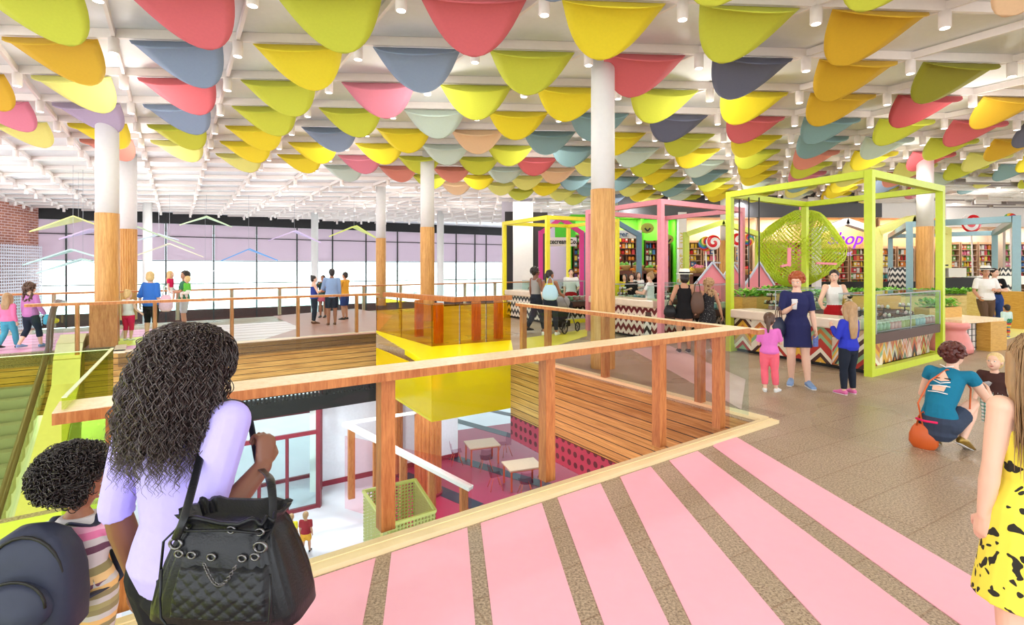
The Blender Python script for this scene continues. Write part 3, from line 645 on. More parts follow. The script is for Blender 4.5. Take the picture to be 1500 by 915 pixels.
# lamps' light, with added fill points below
def spot(p, e, size=150, col=(1, .98, .95), rad=.1):
    l = bpy.data.lights.new('lamp', 'SPOT'); l.energy = e; l.spot_size = R(size); l.spot_blend = .6; l.shadow_soft_size = rad; l.color = col
    o = bpy.data.objects.new('lamp', l); COL.objects.link(o); o.location = p; return o
for i in range(-2, 14, 3):
    for j in range(-9, 20, 3):
        p = lat(i, j)
        if p.y > 3 and p.y < 32 and abs(p.x) < 24:
            spot((p.x, p.y, 5.2), SPOT_E)
            if p.y > 9: o_ = spot((p.x, p.y, 4.5), 48); o_.data.type = 'POINT'; o_.data.shadow_soft_size = .3  # added point light without a fixture, brightens ceiling and scallops

# ------------------------------------------------------------------ columns
def column(px, Z, r, ztop, label, fluted=False, white=False, z0=0.):
    x = ax(px, Z); t = thing('column', (x, Z, z0), 0, label, 'column', kind='structure' if False else None)
    def ring(rr, za, zb, n=40):
        b = MB()
        if fluted:
            pr = [(za, 1), (zb, 1)]; vs = []
            for z_, _ in pr:
                for k in range(72): a = 2 * math.pi * k / 72; q = rr * (1 if k % 3 else .93); vs.append((q * math.cos(a), q * math.sin(a), z_))
            fs = [(k, (k + 1) % 72, 72 + (k + 1) % 72, 72 + k) for k in range(72)] + [tuple(range(72))[::-1], tuple(range(72, 144))]; b.add(vs, fs)
        else: b.lathe([(rr, za), (rr, zb)], n)
        return b
    if not white:
        ring(r, 0, ztop - z0).build('wood_cladding', WO, t, False)
        fluted = False; ring(r * .97, ztop - z0, 5.62 - z0).build('white_shaft', MATS['white'], t, True)
    else: ring(r, 0, 5.62 - z0).build('white_shaft', MATS['white'], t, True)
    return t
column(157, 12.35, .24, 3.06, 'wide oak clad column in front of the fluted one, beside the escalator')
column(187, 17.6, .27, 3.06, 'fluted oak column with white top, partly behind the wide left column', True)
column(558, 24, .23, 3.1, 'slim oak and white column on the far balcony behind the group of four')
column(626, 17.3, .235, 3.1, 'oak and white column standing behind the yellow glass enclosure')
column(883, 9.24, .215, 3.16, 'large oak clad column in the middle, beside the right hand well rail')
column(1062, 26, .23, 3.1, 'distant oak and white column in front of the lollipop sweet shop')
column(1355, 17, .24, 3.1, 'oak and white column behind the glass display case with green planters')
for px_, Z_, lb_ in ((216, 31, 'slender white column at the tall windows behind the woman in blue'), (461, 37, 'slender white column at the tall windows behind the group of four'), (645, 36, 'slender white column right of the yellow enclosure column, far behind'), (1395, 34, 'thin white column far behind the pale blue frame')):
    column(px_, Z_, .24, 0, lb_, white=True, z0=-6 if px_ < 700 else 0)

# ------------------------------------------------------------------ window wall
ANG = math.atan2(WALLD.y, WALLD.x)
def wpt(s, z): p = WALLP + WALLD * s; return (p.x, p.y, z)
def wx(px):    # distance along the wall seen at px
    k = (px - 750) / F_; return (k * WALLP.y - WALLP.x) / (WALLD.x - k * WALLD.y)
L0, L1 = -8, 36
b = MB(); b.wall(wpt(L0, 0), wpt(L1, 0), .3, 4.85, 5.62); b.build('wall_header', MATS['black'], kind='structure')
b = MB(); b.wall(wpt(L0, 0), wpt(L1, 0), .3, -2.2, -1.35); b.build('wall_spandrel', wood('spandrel', (56, 20, 16), (92, 40, 28), (3, 3, 3)), kind='structure')
mx_ = [-60, 20, 60, 97, 132, 172, 208, 243, 280, 313, 345, 376, 406, 435, 461, 487, 512, 536, 559, 582, 605, 626, 648, 668, 690, 712, 735]
mull = [wx(p) for p in mx_[3::2]] + [-5, -1.5, 31.5]
mull = sorted(mull); mull = [m for k, m in enumerate(mull) if k == 0 or m - mull[k - 1] > .6]
wi = thing('window_1', wpt(L0, 0), 0, kind='structure')
fr = MB()
for s in mull: p = wpt(s, 0); fr.box((p[0], p[1], -.6), (.09, .16, 11), ANG)
for z in (3.93, 2.2, .55, -3.2, -4.6):
    p, q = wpt(L0, z), wpt(L1, z); fr.bar(p, q, .1, .06)
fr.build('frame', MATS['dark'], wi, world=True)
gl = MB(); p, q = wpt(L0, 0), wpt(L1, 0); gl.wall(V3(p) + WALLN * .05, V3(q) + WALLN * .05, .02, -6, 5); gl.build('glass', G_CLEAR, wi, world=True)
def blind_mat():
    m = bpy.data.materials.new('blind'); m.use_nodes = True; nt = m.node_tree; L = nt.links; p = nt.nodes['Principled BSDF']; p.inputs['Base Color'].default_value = srgb((214, 200, 208)) + (1,); p.inputs['Roughness'].default_value = .9
    tl = N(nt, 'ShaderNodeBsdfTranslucent'); tl.inputs[0].default_value = srgb((222, 200, 212)) + (1,); mx = N(nt, 'ShaderNodeMixShader'); mx.inputs[0].default_value = .35; L.new(p.outputs[0], mx.inputs[1]); L.new(tl.outputs[0], mx.inputs[2]); L.new(mx.outputs[0], nt.nodes['Material Output'].inputs[0]); return m
MATS['shade_t'] = blind_mat()
for a, c in zip([L0] + mull, mull + [L1]):
    t = MB(); t.wall(wpt(a + .06, 0), wpt(c - .06, 0), -.02, 2.24, 4.84); p = wpt(a, 0)
    t.build('roller_blind', MATS['shade_t'], org=(p[0], p[1], 2.24), label='translucent mauve grey roller blind half drawn down over a tall window bay', cat='blind', group='roller blinds of the tall windows')
# pale greenery and sky outside
def outside_mat():
    m, nt, bb = _base('outside'); L = nt.links; tc = N(nt, 'ShaderNodeTexCoord'); n1 = N(nt, 'ShaderNodeTexNoise', i_Scale=.35, i_Detail=5.); L.new(tc.outputs['Object'], n1.inputs['Vector'])
    rp = N(nt, 'ShaderNodeValToRGB'); e = rp.color_ramp.elements; e[0].position = .4; e[0].color = srgb((236, 246, 232)) + (1,); e[1].position = .62; e[1].color = srgb((252, 255, 254)) + (1,)
    L.new(n1.outputs['Fac'], rp.inputs[0]); L.new(rp.outputs[0], bb.inputs['Base Color']); bb.inputs['Roughness'].default_value = 1; return m
b = MB(); q = random.Random(3)
for s in range(26):
    p = WALLP + WALLD * (s * 2.2 - 12) + WALLN * q.uniform(9, 15)
    for k in range(10): b.ell((p.x + q.uniform(-1.6, 1.6), p.y + q.uniform(-1.6, 1.6), q.uniform(-5, 1.5) - 1), (q.uniform(.9, 1.8),) * 3, 8, 6)
b.build('foliage', outside_mat(), label='pale blurred green treetops outside the tall windows', cat='trees', kind='stuff')
l = bpy.data.lights.new('daylight_fill', 'AREA'); l.shape = 'RECTANGLE'; l.size = 46; l.size_y = 10; l.energy = DAY_FILL_E; l.color = (.96, .98, 1)  # unseen upturned area light, added to brighten the ceiling from outside
o = bpy.data.objects.new('daylight_fill', l); COL.objects.link(o); p_ = WALLP + WALLD * 14 + WALLN * 6; o.location = (p_.x, p_.y, -5.5); o.rotation_euler = (Matrix.Rotation(ANG, 4, 'Z') @ Matrix.Rotation(R(180 - 35), 4, 'X')).to_euler()
# left brick wall with white perforated screen in front
def brick_mat():
    m, nt, bb = _base('brick'); L = nt.links; tc = N(nt, 'ShaderNodeTexCoord'); mp = N(nt, 'ShaderNodeMapping'); mp.inputs['Rotation'].default_value = (math.pi / 2, 0, 0); L.new(tc.outputs['UV'], mp.inputs[0])
    br = N(nt, 'ShaderNodeTexBrick', i_Scale=1., i_Mortar_Size=.02, i_Brick_Width=.5, i_Row_Height=.16); br.inputs['Color1'].default_value = srgb((190, 120, 90)) + (1,); br.inputs['Color2'].default_value = srgb((165, 98, 78)) + (1,); br.inputs['Mortar'].default_value = srgb((222, 196, 190)) + (1,)
    L.new(tc.outputs['UV'], br.inputs['Vector']); L.new(br.outputs['Color'], bb.inputs['Base Color']); return m
b = MB(); wl0, wl1 = V3((-26.5, 14, 0)), V3((-30.3, 33.2, 0)); b.wall(wl0, wl1, .3, -6, 5.6, uv=True); b.build('wall_left', brick_mat(), kind='structure')
def perf_mat():
    m = bpy.data.materials.new('perforated'); m.use_nodes = True; nt = m.node_tree; L = nt.links; bb = nt.nodes['Principled BSDF']; bb.inputs['Base Color'].default_value = srgb((214, 206, 214)) + (1,)
    tc = N(nt, 'ShaderNodeTexCoord'); vo = N(nt, 'ShaderNodeTexVoronoi', i_Scale=5.5, i_Randomness=0.); L.new(tc.outputs['UV'], vo.inputs['Vector'])
    lt = N(nt, 'ShaderNodeMath', operation='GREATER_THAN'); lt.inputs[1].default_value = .33; L.new(vo.outputs['Distance'], lt.inputs[0]); L.new(lt.outputs[0], bb.inputs['Alpha']); return m
b = MB(); b.wall(wl0 + V3((.5, 0, 0)), wl1 + V3((.5, -.3, 0)), -.02, -2, 3.1, uv=True); b.build('perforated_screen', perf_mat(), org=(-26, 14, -2), label='pale perforated metal screen in front of the brick wall', cat='screen')
for k in range(5):
    p = wl0.lerp(wl1, .45 + k * .12); spot((p.x + .5, p.y, 5.2), 60, 50)
# ------------------------------------------------------------------ near rail along the well
def rline(t): return V3((-1.244 - .8195 * t, 3.116 - .573 * t, 0))     # the curb line, t grows to the left
RU = V3((.8195, .573, 0)); RN = V3((-.573, .8195, 0))
UA = math.atan2(RU.y, RU.x)
def rail(name, a, b_, h, posts, label, off=.0, wtop=.3, pw=.11, glassm=G_PINK, gside=-1, gz0=-.25, ext=.1, post_m=None, gseg=None, ngc=0):
    gi = 0
    """timber handrail on square posts with glass panels; off = distance of the post line to the left of a->b_"""
    d = (b_ - a).normalized(); n = V3((-d.y, d.x, 0)); an = math.atan2(d.y, d.x)
    t = thing(name, tuple(a), 0, label, 'railing')
    m = MB(); p, q = a - d * ext, b_ + d * ext
    m.wall(p, q, wtop, h - .055, h); m.build('handrail', WOR, t, world=True)
    m = MB(); m.wall(p + n * .004, q + n * .004, wtop - .008, h, h + .004); m.build('handrail_top', WOT, t, world=True, label='pale top face of the handrail')  # thin sheet in a paler wood tone over the rail
    for s in posts:
        c = a + d * s + n * off; m = MB(); m.box((c.x, c.y, (h - .055) / 2), (pw, pw, h - .055), an); m.build('post', post_m or WOR, t, world=True)
    L = (b_ - a).length; ps = gseg or ([0] + list(posts) + [L])
    for s0, s1 in zip(ps, ps[1:]):
        if s1 - s0 < .25: continue
        m = MB(); u, v = a + d * (s0 + .012) + n * (off + gside * (pw / 2 + .02)), a + d * (s1 - .012) + n * (off + gside * (pw / 2 + .02)); m.wall(u, v, .012, gz0, h - .06); gi += 1; m.build('glass_panel', glassm if gi > ngc else G_CLEAR, t, world=True)
    return t
A_ = rline(1.115); B_ = rline(-4.78)
def pos(t): return 1.115 - t
rail('well_railing', A_, B_, 1.10, [pos(t) for t in (.9, -.568, -1.99, -3.435, -4.446)], 'wide timber handrail with square posts and pinkish glass along the pink floor', off=.16, wtop=.27, pw=.1, ext=0.03, gside=1, gz0=-.2, ngc=2)
RA = V3((2.80, 6.1, 0)); RBb = V3((.12, 10.35, 0))
dR = (RBb - RA).normalized(); LR = (RBb - RA).length
rail('well_railing', RA, RBb, 1.06, [.75, 2.55, 4.1, LR - .1], 'timber handrail beside the big oak column, running back to the yellow enclosure', off=-.06, wtop=-.13, pw=.1, glassm=G_CLEAR, gside=1, gz0=.05)
# balcony side rails
FA = V3((-7.9, 11.3, 0)) ; 
fa = V3(gp(112, 436, 1.05) + (0,)); fb = V3(gp(600, 424, 1.05) + (0,))
d_ = (BL - FL2).normalized(); fa = BL + d_ * -6.95 + PV * .12; fb = BL + d_ * .05 + PV * .12
def tpx(px, o, d): k = (px - 750) / F_; return (k * o.y - o.x) / (d.x - k * d.y)
rail('balcony_railing', fa, fb, 1.06, [tpx(p, fa, (fb - fa).normalized()) for p in (113, 227, 340, 437, 523)], 'oak handrail with slim posts above the slatted far fascia', off=.04, wtop=.12, pw=.075, glassm=G_CLEAR, gz0=.02)
ga, gb = V3((-18.5, 11.6, 0)), V3((1.0, 27.3, 0))
gd = (gb - ga).normalized()
ga = ga + gd * .2
PPx = (79, 164, 260, 339, 409, 475, 532, 586, 680, 724)
rail('balcony_railing', ga, gb, 1.02, [tpx(p, ga, gd) for p in PPx], 'pale wood handrail at the far edge of the balcony by the tall windows', off=-.05, wtop=-.12, pw=.1, glassm=G_CLEAR, gz0=.02, post_m=mat('post_pale', (205, 170, 140), .5))
# green glass screens round the escalator pit
t = thing('green_glass_screen', (NL.x, NL.y, 0), 0, 'bright green tinted glass screen left of the near handrail end', 'glass screen')
m = MB(); m.wall(NL + PV * .05, GL, -.014, -.6, 1.16); m.build('glass_panel', G_GREEN, t, world=True)
m = MB(); m.wall(GL - PU * .02, GU, -.014, -1.2, 1.15); m.build('glass_panel', G_GREEN, t, world=True)
m = MB(); m.wall(NL + PV * .05, GL, -.02, 1.16, 1.165); m.wall(GL, GU, -.016, 1.15, 1.155); m.build('edge_strip', mat('glass_edge', (230, 250, 190), .2), t, world=True)
m = MB(); m.wall(GU, GL, -.14, -1.6, -.02); m.wall(GL, NL, -.1, -1.6, -.02); m.build('skirting_panel', mat('lime_panel', (170, 200, 50), .4), t, world=True)

# ------------------------------------------------------------------ yellow glass enclosure
YF = mat('yellow_deck', (255, 244, 0), .35, var=.02)
cu = BC.copy(); uo = (RB - BC).normalized(); vo_ = (BL0 - BC).normalized()
t = thing('yellow_enclosure', (BC.x, BC.y, 0), 0, 'yellow lift enclosure with yellow deck and amber glass sides in the middle of the well', 'lift enclosure')
I0 = V3((-1.8, 11.6, 0)); I1 = V3((-.02, 12.6, 0)); I2 = V3((-3.80, 14.5, 0))
m = MB(); m.prism([(v.x, v.y) for v in (BC, RB, RB + (I1 - RB) * 1.0, I0)], -.1, .012); m.prism([(v.x, v.y) for v in (BC, I0, I2, BL0 + (BL - BL0) * .95)], -.1, .012)
m.build('deck', YF, t, world=True)
YG = film('yellow_film', (255, 226, 0), .66, .18)
m = MB(); m.wall(BC, RB, .02, -1.02, -.1); m.build('front_skirt', YG, t, world=True)
m = MB(); m.wall(BL0, BC, .02, -1.02, -.1); m.build('side_skirt', YG, t, world=True)
m = MB(); m.prism([(v.x, v.y) for v in (BC + PV * .03, RB, I1, I0, I2, BL0)], -1.02, -.98); m.build('soffit', mat('yellow_soffit', (225, 205, 20), .4), t, world=True)
YA = glass('glass_amber', (250, 226, 110), 1.4)
for p, q, n_ in ((I0, I1, 3), (I2, I0, 2)):
    for k in range(n_):
        a, c = p.lerp(q, k / n_ + .005), p.lerp(q, (k + 1) / n_ - .005); m = MB(); m.wall(a, c, .015, .012, .93); m.build('glass_panel', YA, t, world=True)
        m = MB(); m.wall(a, c, .015, .93, .942); m.wall(a, a + (c - a).normalized() * .012, .017, .012, .93); m.build('edge_strip', mat('amber_edge', (120, 80, 20), .3), t, world=True)
for p in (I0.lerp(I1, .2) + PV * .5, I0.lerp(I1, .68) + PV * .5, I0.lerp(I1, .98) + PV * .5, I0.lerp(I2, .5) - PU * -.5):
    m = MB(); m.box((p.x, p.y, .47), (.2, .12, .94), UA); m.build('post', WOR, t, world=True)
m = MB(); m.bar(I2 + V3((.2, .4, 1.0)), I0 + V3((.5, .9, 1.0)), .25, .12); m.bar(I0 + V3((.3, 1.0, 1.0)), I1 + V3((.0, .7, 1.0)), .12, .12); m.build('handrail', WOR, t, world=True)

# ------------------------------------------------------------------ escalator going down at the left
E0_ = V3((-9.55, 10.7, .12)); ED = V3((.533, -.846, -.577)) 
t = thing('escalator', (E0_.x, E0_.y, 0), 0, 'green tinted escalator descending at the far left with a brown curved handrail', 'escalator')
SD = V3((.846, .533, 0))
def epts(o, r=0.):
    """handrail line: flat landing, curve, slope"""
    top = [o + V3((-.533, .846, 0)) * 1.5 + V3((0, 0, .86)), o + V3((-.533, .846, 0)) * .9 + V3((0, 0, .92)), o + V3((-.533, .846, 0)) * .45 + V3((0, 0, .78)), o + V3((-.533, .846, 0)) * .15 + V3((0, 0, .5)), o]
    return top + [o + ED * s for s in (1, 2, 3.2, 5, 7.5, 9)]
for k, o in enumerate((E0_, E0_ - SD * 1.5)):
    m = MB(); m.loft([(p, .06, .04) for p in epts(o)], 10, tuple(SD)); m.build('handrail', mat('esc_rail', (96, 72, 60), .3) if k == 0 else mat('esc_rail2', (30, 60, 30), .3), t, True, world=True)
    P0 = [p - V3((0, 0, .06)) for p in epts(o)]; m = MB(); vs = P0 + [p - V3((0, 0, .75)) for p in P0]; n_ = len(P0)
    m.add(vs, [(i, i + 1, n_ + i + 1, n_ + i) for i in range(n_ - 1)]); m.build('balustrade_glass', G_CLEAR, t, world=True)
cream = mat('esc_cream', (240, 224, 170), .35); olive = mat('esc_olive', (150, 140, 50), .4)
P0 = [p - V3((0, 0, .8)) + SD * .05 for p in epts(E0_)]; m = MB()
for p, q in zip(P0, P0[1:]): m.bar(p + SD * .22, q + SD * .22, .45, .1)
m.build('deck_cladding', cream, t, world=True)
m = MB(); n_ = len(P0); vs = [p + SD * .46 for p in P0] + [p + SD * .46 - V3((0, 0, 1.3)) for p in P0]; m.add(vs, [(i, i + 1, n_ + i + 1, n_ + i) for i in range(n_ - 1)]); m.build('side_cladding', olive, t, world=True)
m = MB()
for s in range(30):
    p = E0_ - SD * .75 + ED * (s * .3) - V3((0, 0, .85)); m.box((p.x, p.y, p.z), (1.3, .28, .2), UA)
m.build('steps', MATS['grey'], t, world=True)
m = MB(); m.box((-9.2, 11.7, .5), (.5, .35, 1.0), UA); m.build('newel_box', WOR, t, world=True)

# ------------------------------------------------------------------ lower floor
zl = -6
def lp(px, py): return gp(px, py, -6)
def zone6(pts, m, z=.006): bb = MB(); bb.prism([(p[0], p[1]) for p in pts], zl + z - .005, zl + z); return bb.build('floor_carpet', m, kind='structure')
CARP = mat('carpet_magenta', (170, 40, 84), .4, var=.08, scale=8)
zone6([lp(545, 800), lp(560, 660), lp(596, 640), lp(760, 618), lp(900, 560), lp(1100, 690), lp(905, 700), lp(760, 800)], CARP)
NAVY = mat('carpet_navy', (34, 36, 60), .4)
for a, c, w_ in (((596, 650), (905, 742), .5), ((590, 695), (700, 742), .55), ((640, 608), (900, 680), .5), ((690, 595), (950, 650), .45)):
    p, q = V3(lp(*a) + (0,)), V3(lp(*c) + (0,)); n = (q - p).normalized().cross(V3((0, 0, 1))) * w_ / 2; zone6([p + n, q + n, q - n, p - n], NAVY, .012)
# ticket hall: white wall, glass vestibule with dark red posts
b = MB(); p, q = V3(lp(463, 714) + (0,)), V3(lp(600, 684) + (0,)); q2 = p + (q - p) * 1.6
PW = mat('panel_white', (235, 236, 248), .3); b.wall(p, q2, .15, zl, -3.0); b.build('wall_lower', PW, kind='structure')
b = MB(); b.wall(p, q2, .3, -3.0, -2.1); b.build('wall_lower_header', MATS['black'], kind='structure')
b = MB(); b.wall(p - V3((0, .02, 0)), q2 - V3((0, .02, 0)), -.03, zl, zl + .18); b.build('baseboard_lower', MATS['darkred'], kind='structure')
V0, V1 = V3(lp(466, 715) + (0,)), V3(lp(410, 752) + (0,)); vd = (V1 - V0).normalized(); vl = V3(lp(250, 790) + (0,))
t = thing('glass_vestibule', (V0.x, V0.y, zl), 0, 'glass entrance vestibule on the lower floor with dark red and black frame', 'vestibule')
RP = mat('frame_red', (120, 28, 44), .4)
C0 = V3(lp(467, 742) + (0,)); C1 = V3(lp(300, 782) + (0,)); C2 = C0 + V3((-.9, 2.6, 0)); C3 = C1 + V3((-.9, 2.6, 0))
for c_, hh in ((C0, 3.6), (C0.lerp(C2, .5), 3.6), (C2, 3.6)): m = MB(); m.box((c_.x, c_.y, zl + hh / 2), (.14, .14, hh)); m.build('post', RP, t, world=True)
for s in (.3, .55, .8, 1): c_ = C0.lerp(C1, s); m = MB(); m.box((c_.x, c_.y, zl + 1.25), (.08, .08, 2.5)); m.build('post', RP, t, world=True)
m = MB()
for z in (.06, 2.45): m.bar(C0 + V3((0, 0, zl + z)), C1 + V3((0, 0, zl + z)), .1, .12); m.bar(C0 + V3((0, 0, zl + z)), C2 + V3((0, 0, zl + z)), .1, .12); m.bar(C2 + V3((0, 0, zl + z)), C3 + V3((0, 0, zl + z)), .1, .12)
m.build('frame', RP, t, world=True)
m = MB(); m.bar(C0 + V3((0, 0, zl + 3.6)), C1 + V3((0, 0, zl + 3.6)), .2, .2); m.bar(C2 + V3((0, 0, zl + 3.6)), C3 + V3((0, 0, zl + 3.6)), .2, .2); m.build('top_beam', MATS['black'], t, world=True)
m = MB(); m.wall(C0, C1, .02, zl + .1, zl + 2.4); m.wall(C0, C2, .02, zl + .1, zl + 2.4); m.build('glass', G_CLEAR, t, world=True)
# white blind wall far behind and white pole
b = MB(); c_ = V3(lp(462, 718) + (0,)); b.box((c_.x, c_.y, zl + 2.1), (.28, .28, 4.2)); b.build('lower_post', MATS['white'], org=(c_.x, c_.y, zl), label='white square post at the lower glass vestibule corner', cat='post')
# lower stair balustrade with timber posts
sa, sb = V3(gp(505, 620, -3.2) + (0,)), V3(gp(690, 715, -4.3) + (0,))
t = thing('stair_balustrade', (sa.x, sa.y, -6), 0, 'white handrail on timber posts rising on the lower floor behind the near post', 'balustrade')
m = MB(); m.bar(sa + V3((0, 0, -3.2)), sb + V3((0, 0, -4.3)), .22, .1); m.bar(sa + V3((0, 0, -3.2)), sa + V3((2.6, 1.4, -3.15)), .1, .08); m.build('handrail', MATS['white'], t, world=True)
for k, s in enumerate((.06, .28, .5, .72, .95)):
    p = sa.lerp(sb, s); zt = -3.2 - 1.1 * s - .05; m = MB(); m.box((p.x, p.y, (zt + zt - 2.2) / 2), (.2, .16, 2.2), .5); m.build('post', WOR, t, world=True)
m = MB(); m.wall(sa, sb, .03, -5.9, -3.6); m.build('glass', G_PINK, t, world=True)
# perforated mesh guard below the curb
def mesh_mat():
    m = bpy.data.materials.new('mesh_lime'); m.use_nodes = True; nt = m.node_tree; L = nt.links; bb = nt.nodes['Principled BSDF']; bb.inputs['Base Color'].default_value = srgb((205, 205, 120)) + (1,)
    tc = N(nt, 'ShaderNodeTexCoord'); vo = N(nt, 'ShaderNodeTexVoronoi', i_Scale=14., i_Randomness=0.); L.new(tc.outputs['UV'], vo.inputs['Vector'])
    lt = N(nt, 'ShaderNodeMath', operation='GREATER_THAN'); lt.inputs[1].default_value = .36; L.new(vo.outputs['Distance'], lt.inputs[0]); L.new(lt.outputs[0], bb.inputs['Alpha']); return m
MM = mesh_mat(); zt = -3.0
q0, q1, q2_, q3 = [V3(gp(*c, zt) + (0,)) for c in ((532, 719), (608, 702), (638, 748), (568, 770))]
t = thing('mesh_guard', (q0.x, q0.y, zl), 0, 'lime perforated metal mesh box on the lower floor under the near curb', 'mesh guard')
m = MB(); m.wall(q0, q3, .02, -5.9, zt, uv=True); m.wall(q3, q2_, .02, -5.9, zt, uv=True); m.build('mesh_side', MM, t, world=True)
m = MB(); m.wall(q1, q0, .02, -5.9, zt, uv=True); m.wall(q2_, q1, .02, -5.9, zt, uv=True); m.build('mesh_side', MM, t, world=True)
m = MB(); [m.bar(a + V3((0, 0, zt)), c + V3((0, 0, zt)), .05, .05) for a, c in ((q0, q1), (q1, q2_), (q2_, q3), (q3, q0))]; m.build('rim', mat('rim_lime', (225, 225, 130), .4), t, world=True)
# lower columns
for px_, py_, lb in ((572, 693, 'fluted round timber column on the lower floor behind the yellow enclosure corner'), (627, 722, 'fluted round timber column standing on the magenta carpet')):
    x_, y_ = lp(px_, py_); t = thing('lower_column', (x_, y_, zl), 0, lb, 'column'); m = MB(); vs = []
    for z_ in (0, 4.95):
        for k in range(60): a = 2 * math.pi * k / 60; q = .46 * (1 if k % 3 else .93); vs.append((q * math.cos(a), q * math.sin(a), z_))
    m.add(vs, [(k, (k + 1) % 60, 60 + (k + 1) % 60, 60 + k) for k in range(60)] + [tuple(range(60))[::-1], tuple(range(60, 120))]); m.build('timber_cladding', WOR, t)
    m = MB(); m.lathe([(.5, 0), (.5, .08), (.46, .1)], 30); m.build('base_ring', MATS['darkred'], t)
# cafe tables and clear chairs
TB = mat('tabletop', (222, 188, 160), .4); OR = mat('leg_orange', (214, 96, 60), .4)
def cafe_table(x, y, rz, label):
    t = thing('cafe_table', (x, y, zl + .02), rz, label, 'table', 'cafe tables on the magenta carpet'); m = MB(); m.box((0, 0, .73), (1.25, .95, .045)); m.build('tabletop', TB, t)
    for sx in (-1, 1):
        for sy in (-1, 1): m = MB(); m.bar((sx * .55, sy * .4, 0), (sx * .55, sy * .4, .71), .05, .05); m.build('leg', OR, t)
    m = MB(); m.box((0, .4, .68), (1.1, .03, .05)); m.box((0, -.4, .68), (1.1, .03, .05)); m.build('apron', OR, t)
GC = glass('glass_chair', (225, 205, 215), 1.6, .1)
def clear_chair(x, y, rz, label):
    t = thing('clear_chair', (x, y, zl + .02), rz, label, 'chair', 'clear shell chairs at the cafe tables'); m = MB(); n_ = 8; vs = []
    for i in range(9):
        for k in range(n_ + 1):
            u = -1 + 2 * k / n_
            if i < 5: y_ = .22 - i * .1; z_ = .46 - .01 * i + .06 * u * u
            else: y_ = -.2 - (i - 4) * .02; z_ = .44 + (i - 4) * .1 + .03 * u * u; 
            vs.append((u * .23 * (1 if i < 7 else .93), y_ + (.05 * u * u if i > 4 else 0), z_))
    m.add(vs, [(i * (n_ + 1) + k, i * (n_ + 1) + k + 1, (i + 1) * (n_ + 1) + k + 1, (i + 1) * (n_ + 1) + k) for i in range(8) for k in range(n_)]); m.build('shell', GC, t, True)
    for sx in (-1, 1):
        for sy in (-1, 1): m = MB(); m.tube([(sx * .12, sy * .1, .42), (sx * .24, sy * .22, 0)], .012); m.build('leg', OR, t, True)
tx, ty = gp(706, 650, -5.27); cafe_table(tx, ty, .35, 'square cafe table nearer the lower column on the magenta carpet')
clear_chair(tx - 1.0, ty - .2, R(-75), 'clear shell chair on the column side of the upper cafe table'); clear_chair(tx + .9, ty + .7, R(120), 'clear shell chair behind the upper cafe table'); clear_chair(tx + .2, ty - .8, R(10), 'clear shell chair in front of the upper cafe table')
tx, ty = gp(765, 681, -5.27); cafe_table(tx, ty, .35, 'cafe table closest to the curb, partly seen through the pink glass')
clear_chair(tx - .95, ty - .3, R(-75), 'clear shell chair left of the cafe table closest to the curb'); clear_chair(tx + .9, ty + .6, R(120), 'clear shell chair behind the cafe table closest to the curb'); clear_chair(tx + .1, ty - .8, R(10), 'clear shell chair in front of the cafe table closest to the curb')
for k in range(5): spot((ax(330 + k * 110, 14 + k), 14 + k, -1.6), 260, 165)  # unseen spots added to brighten the lower floor

# ------------------------------------------------------------------ folded roof shapes hanging by the windows
GCOL = dict(paleyellow=(238, 236, 150), lilac=(216, 190, 226), mint=(196, 226, 218), cream=(240, 232, 200), palegreen=(214, 234, 190), blue=(90, 160, 225), white=(244, 244, 246), lime=(218, 226, 110), ice=(226, 236, 244))
for k_, c_ in GCOL.items(): mat('gull_' + k_, c_, .6, var=.03)
def gull(l, a, r, Z, col, label, wide=1.1):
    T_ = V3((-.533, .846, 0)) * wide
    P = [V3((ax(x, Z + dz), Z + dz, EYE + (HZ - y) * (Z + dz) / F_)) for (x, y), dz in ((l, 0), (a, 0), (r, 0))]
    t = thing('folded_roof_shape', tuple(P[1]), 0, label, 'hanging panel'); 
    for e, nm in ((P[0], 'wing'), (P[2], 'wing')):
        m = MB(); q = [e, P[1], P[1] + T_]
        vs = [V3(v) for v in q] + [V3(v) + V3((0, 0, .05)) for v in q]; m.add(vs, [(0, 2, 1), (3, 4, 5), (0, 1, 4, 3), (1, 2, 5, 4), (2, 0, 3, 5)]); m.build(nm, MATS['gull_' + col], t, world=True)
    m = MB(); m.tube([P[1] + T_ * .5, V3((P[1].x + T_.x * .5, P[1].y + T_.y * .5, 5.6))], .006, 5); m.build('wire', MATS['steel'], t, world=True)
for g in (((43, 340), (107, 317), (150, 333), 20, 'paleyellow', 'pale yellow folded roof shape hanging highest beside the brick wall', 2.4), ((86, 351), (134, 335), (160, 345), 22, 'lilac', 'lilac folded roof shape hanging just left of the wide column', 2.0),
          ((33, 389), (103, 366), (148, 379), 19, 'mint', 'mint folded roof shape with yellow edge hanging left of the wide column'), ((53, 401), (118, 380), (155, 390), 19.5, 'mint', 'lower mint folded roof shape hanging left of the wide column'),
          ((150, 356), (198, 331), (285, 365), 24, 'palegreen', 'pale green folded roof shape spreading from behind the fluted column'), ((185, 357), (232, 343), (262, 352), 25, 'ice', 'ice white folded roof shape right of the fluted column'), ((190, 378), (248, 357), (298, 377), 26, 'cream', 'thin cream folded roof shape above the woman in blue'),
          ((263, 330), (303, 317), (340, 333), 27, 'palegreen', 'pale green folded roof shape hanging near the ceiling above the family'), ((323, 383), (366, 365), (407, 382), 27, 'blue', 'folded roof shape with one bright blue wing'), ((280, 399), (301, 393), (343, 408), 29, 'white', 'thin white folded roof shape hanging lowest above the family'),
          ((393, 353), (434, 338), (470, 356), 28, 'lilac', 'lilac folded roof shape hanging left of the slender window column'), ((482, 347), (523, 331), (553, 350), 27, 'lime', 'lime yellow folded roof shape hanging left of the slim oak column')):
    gull(*g)
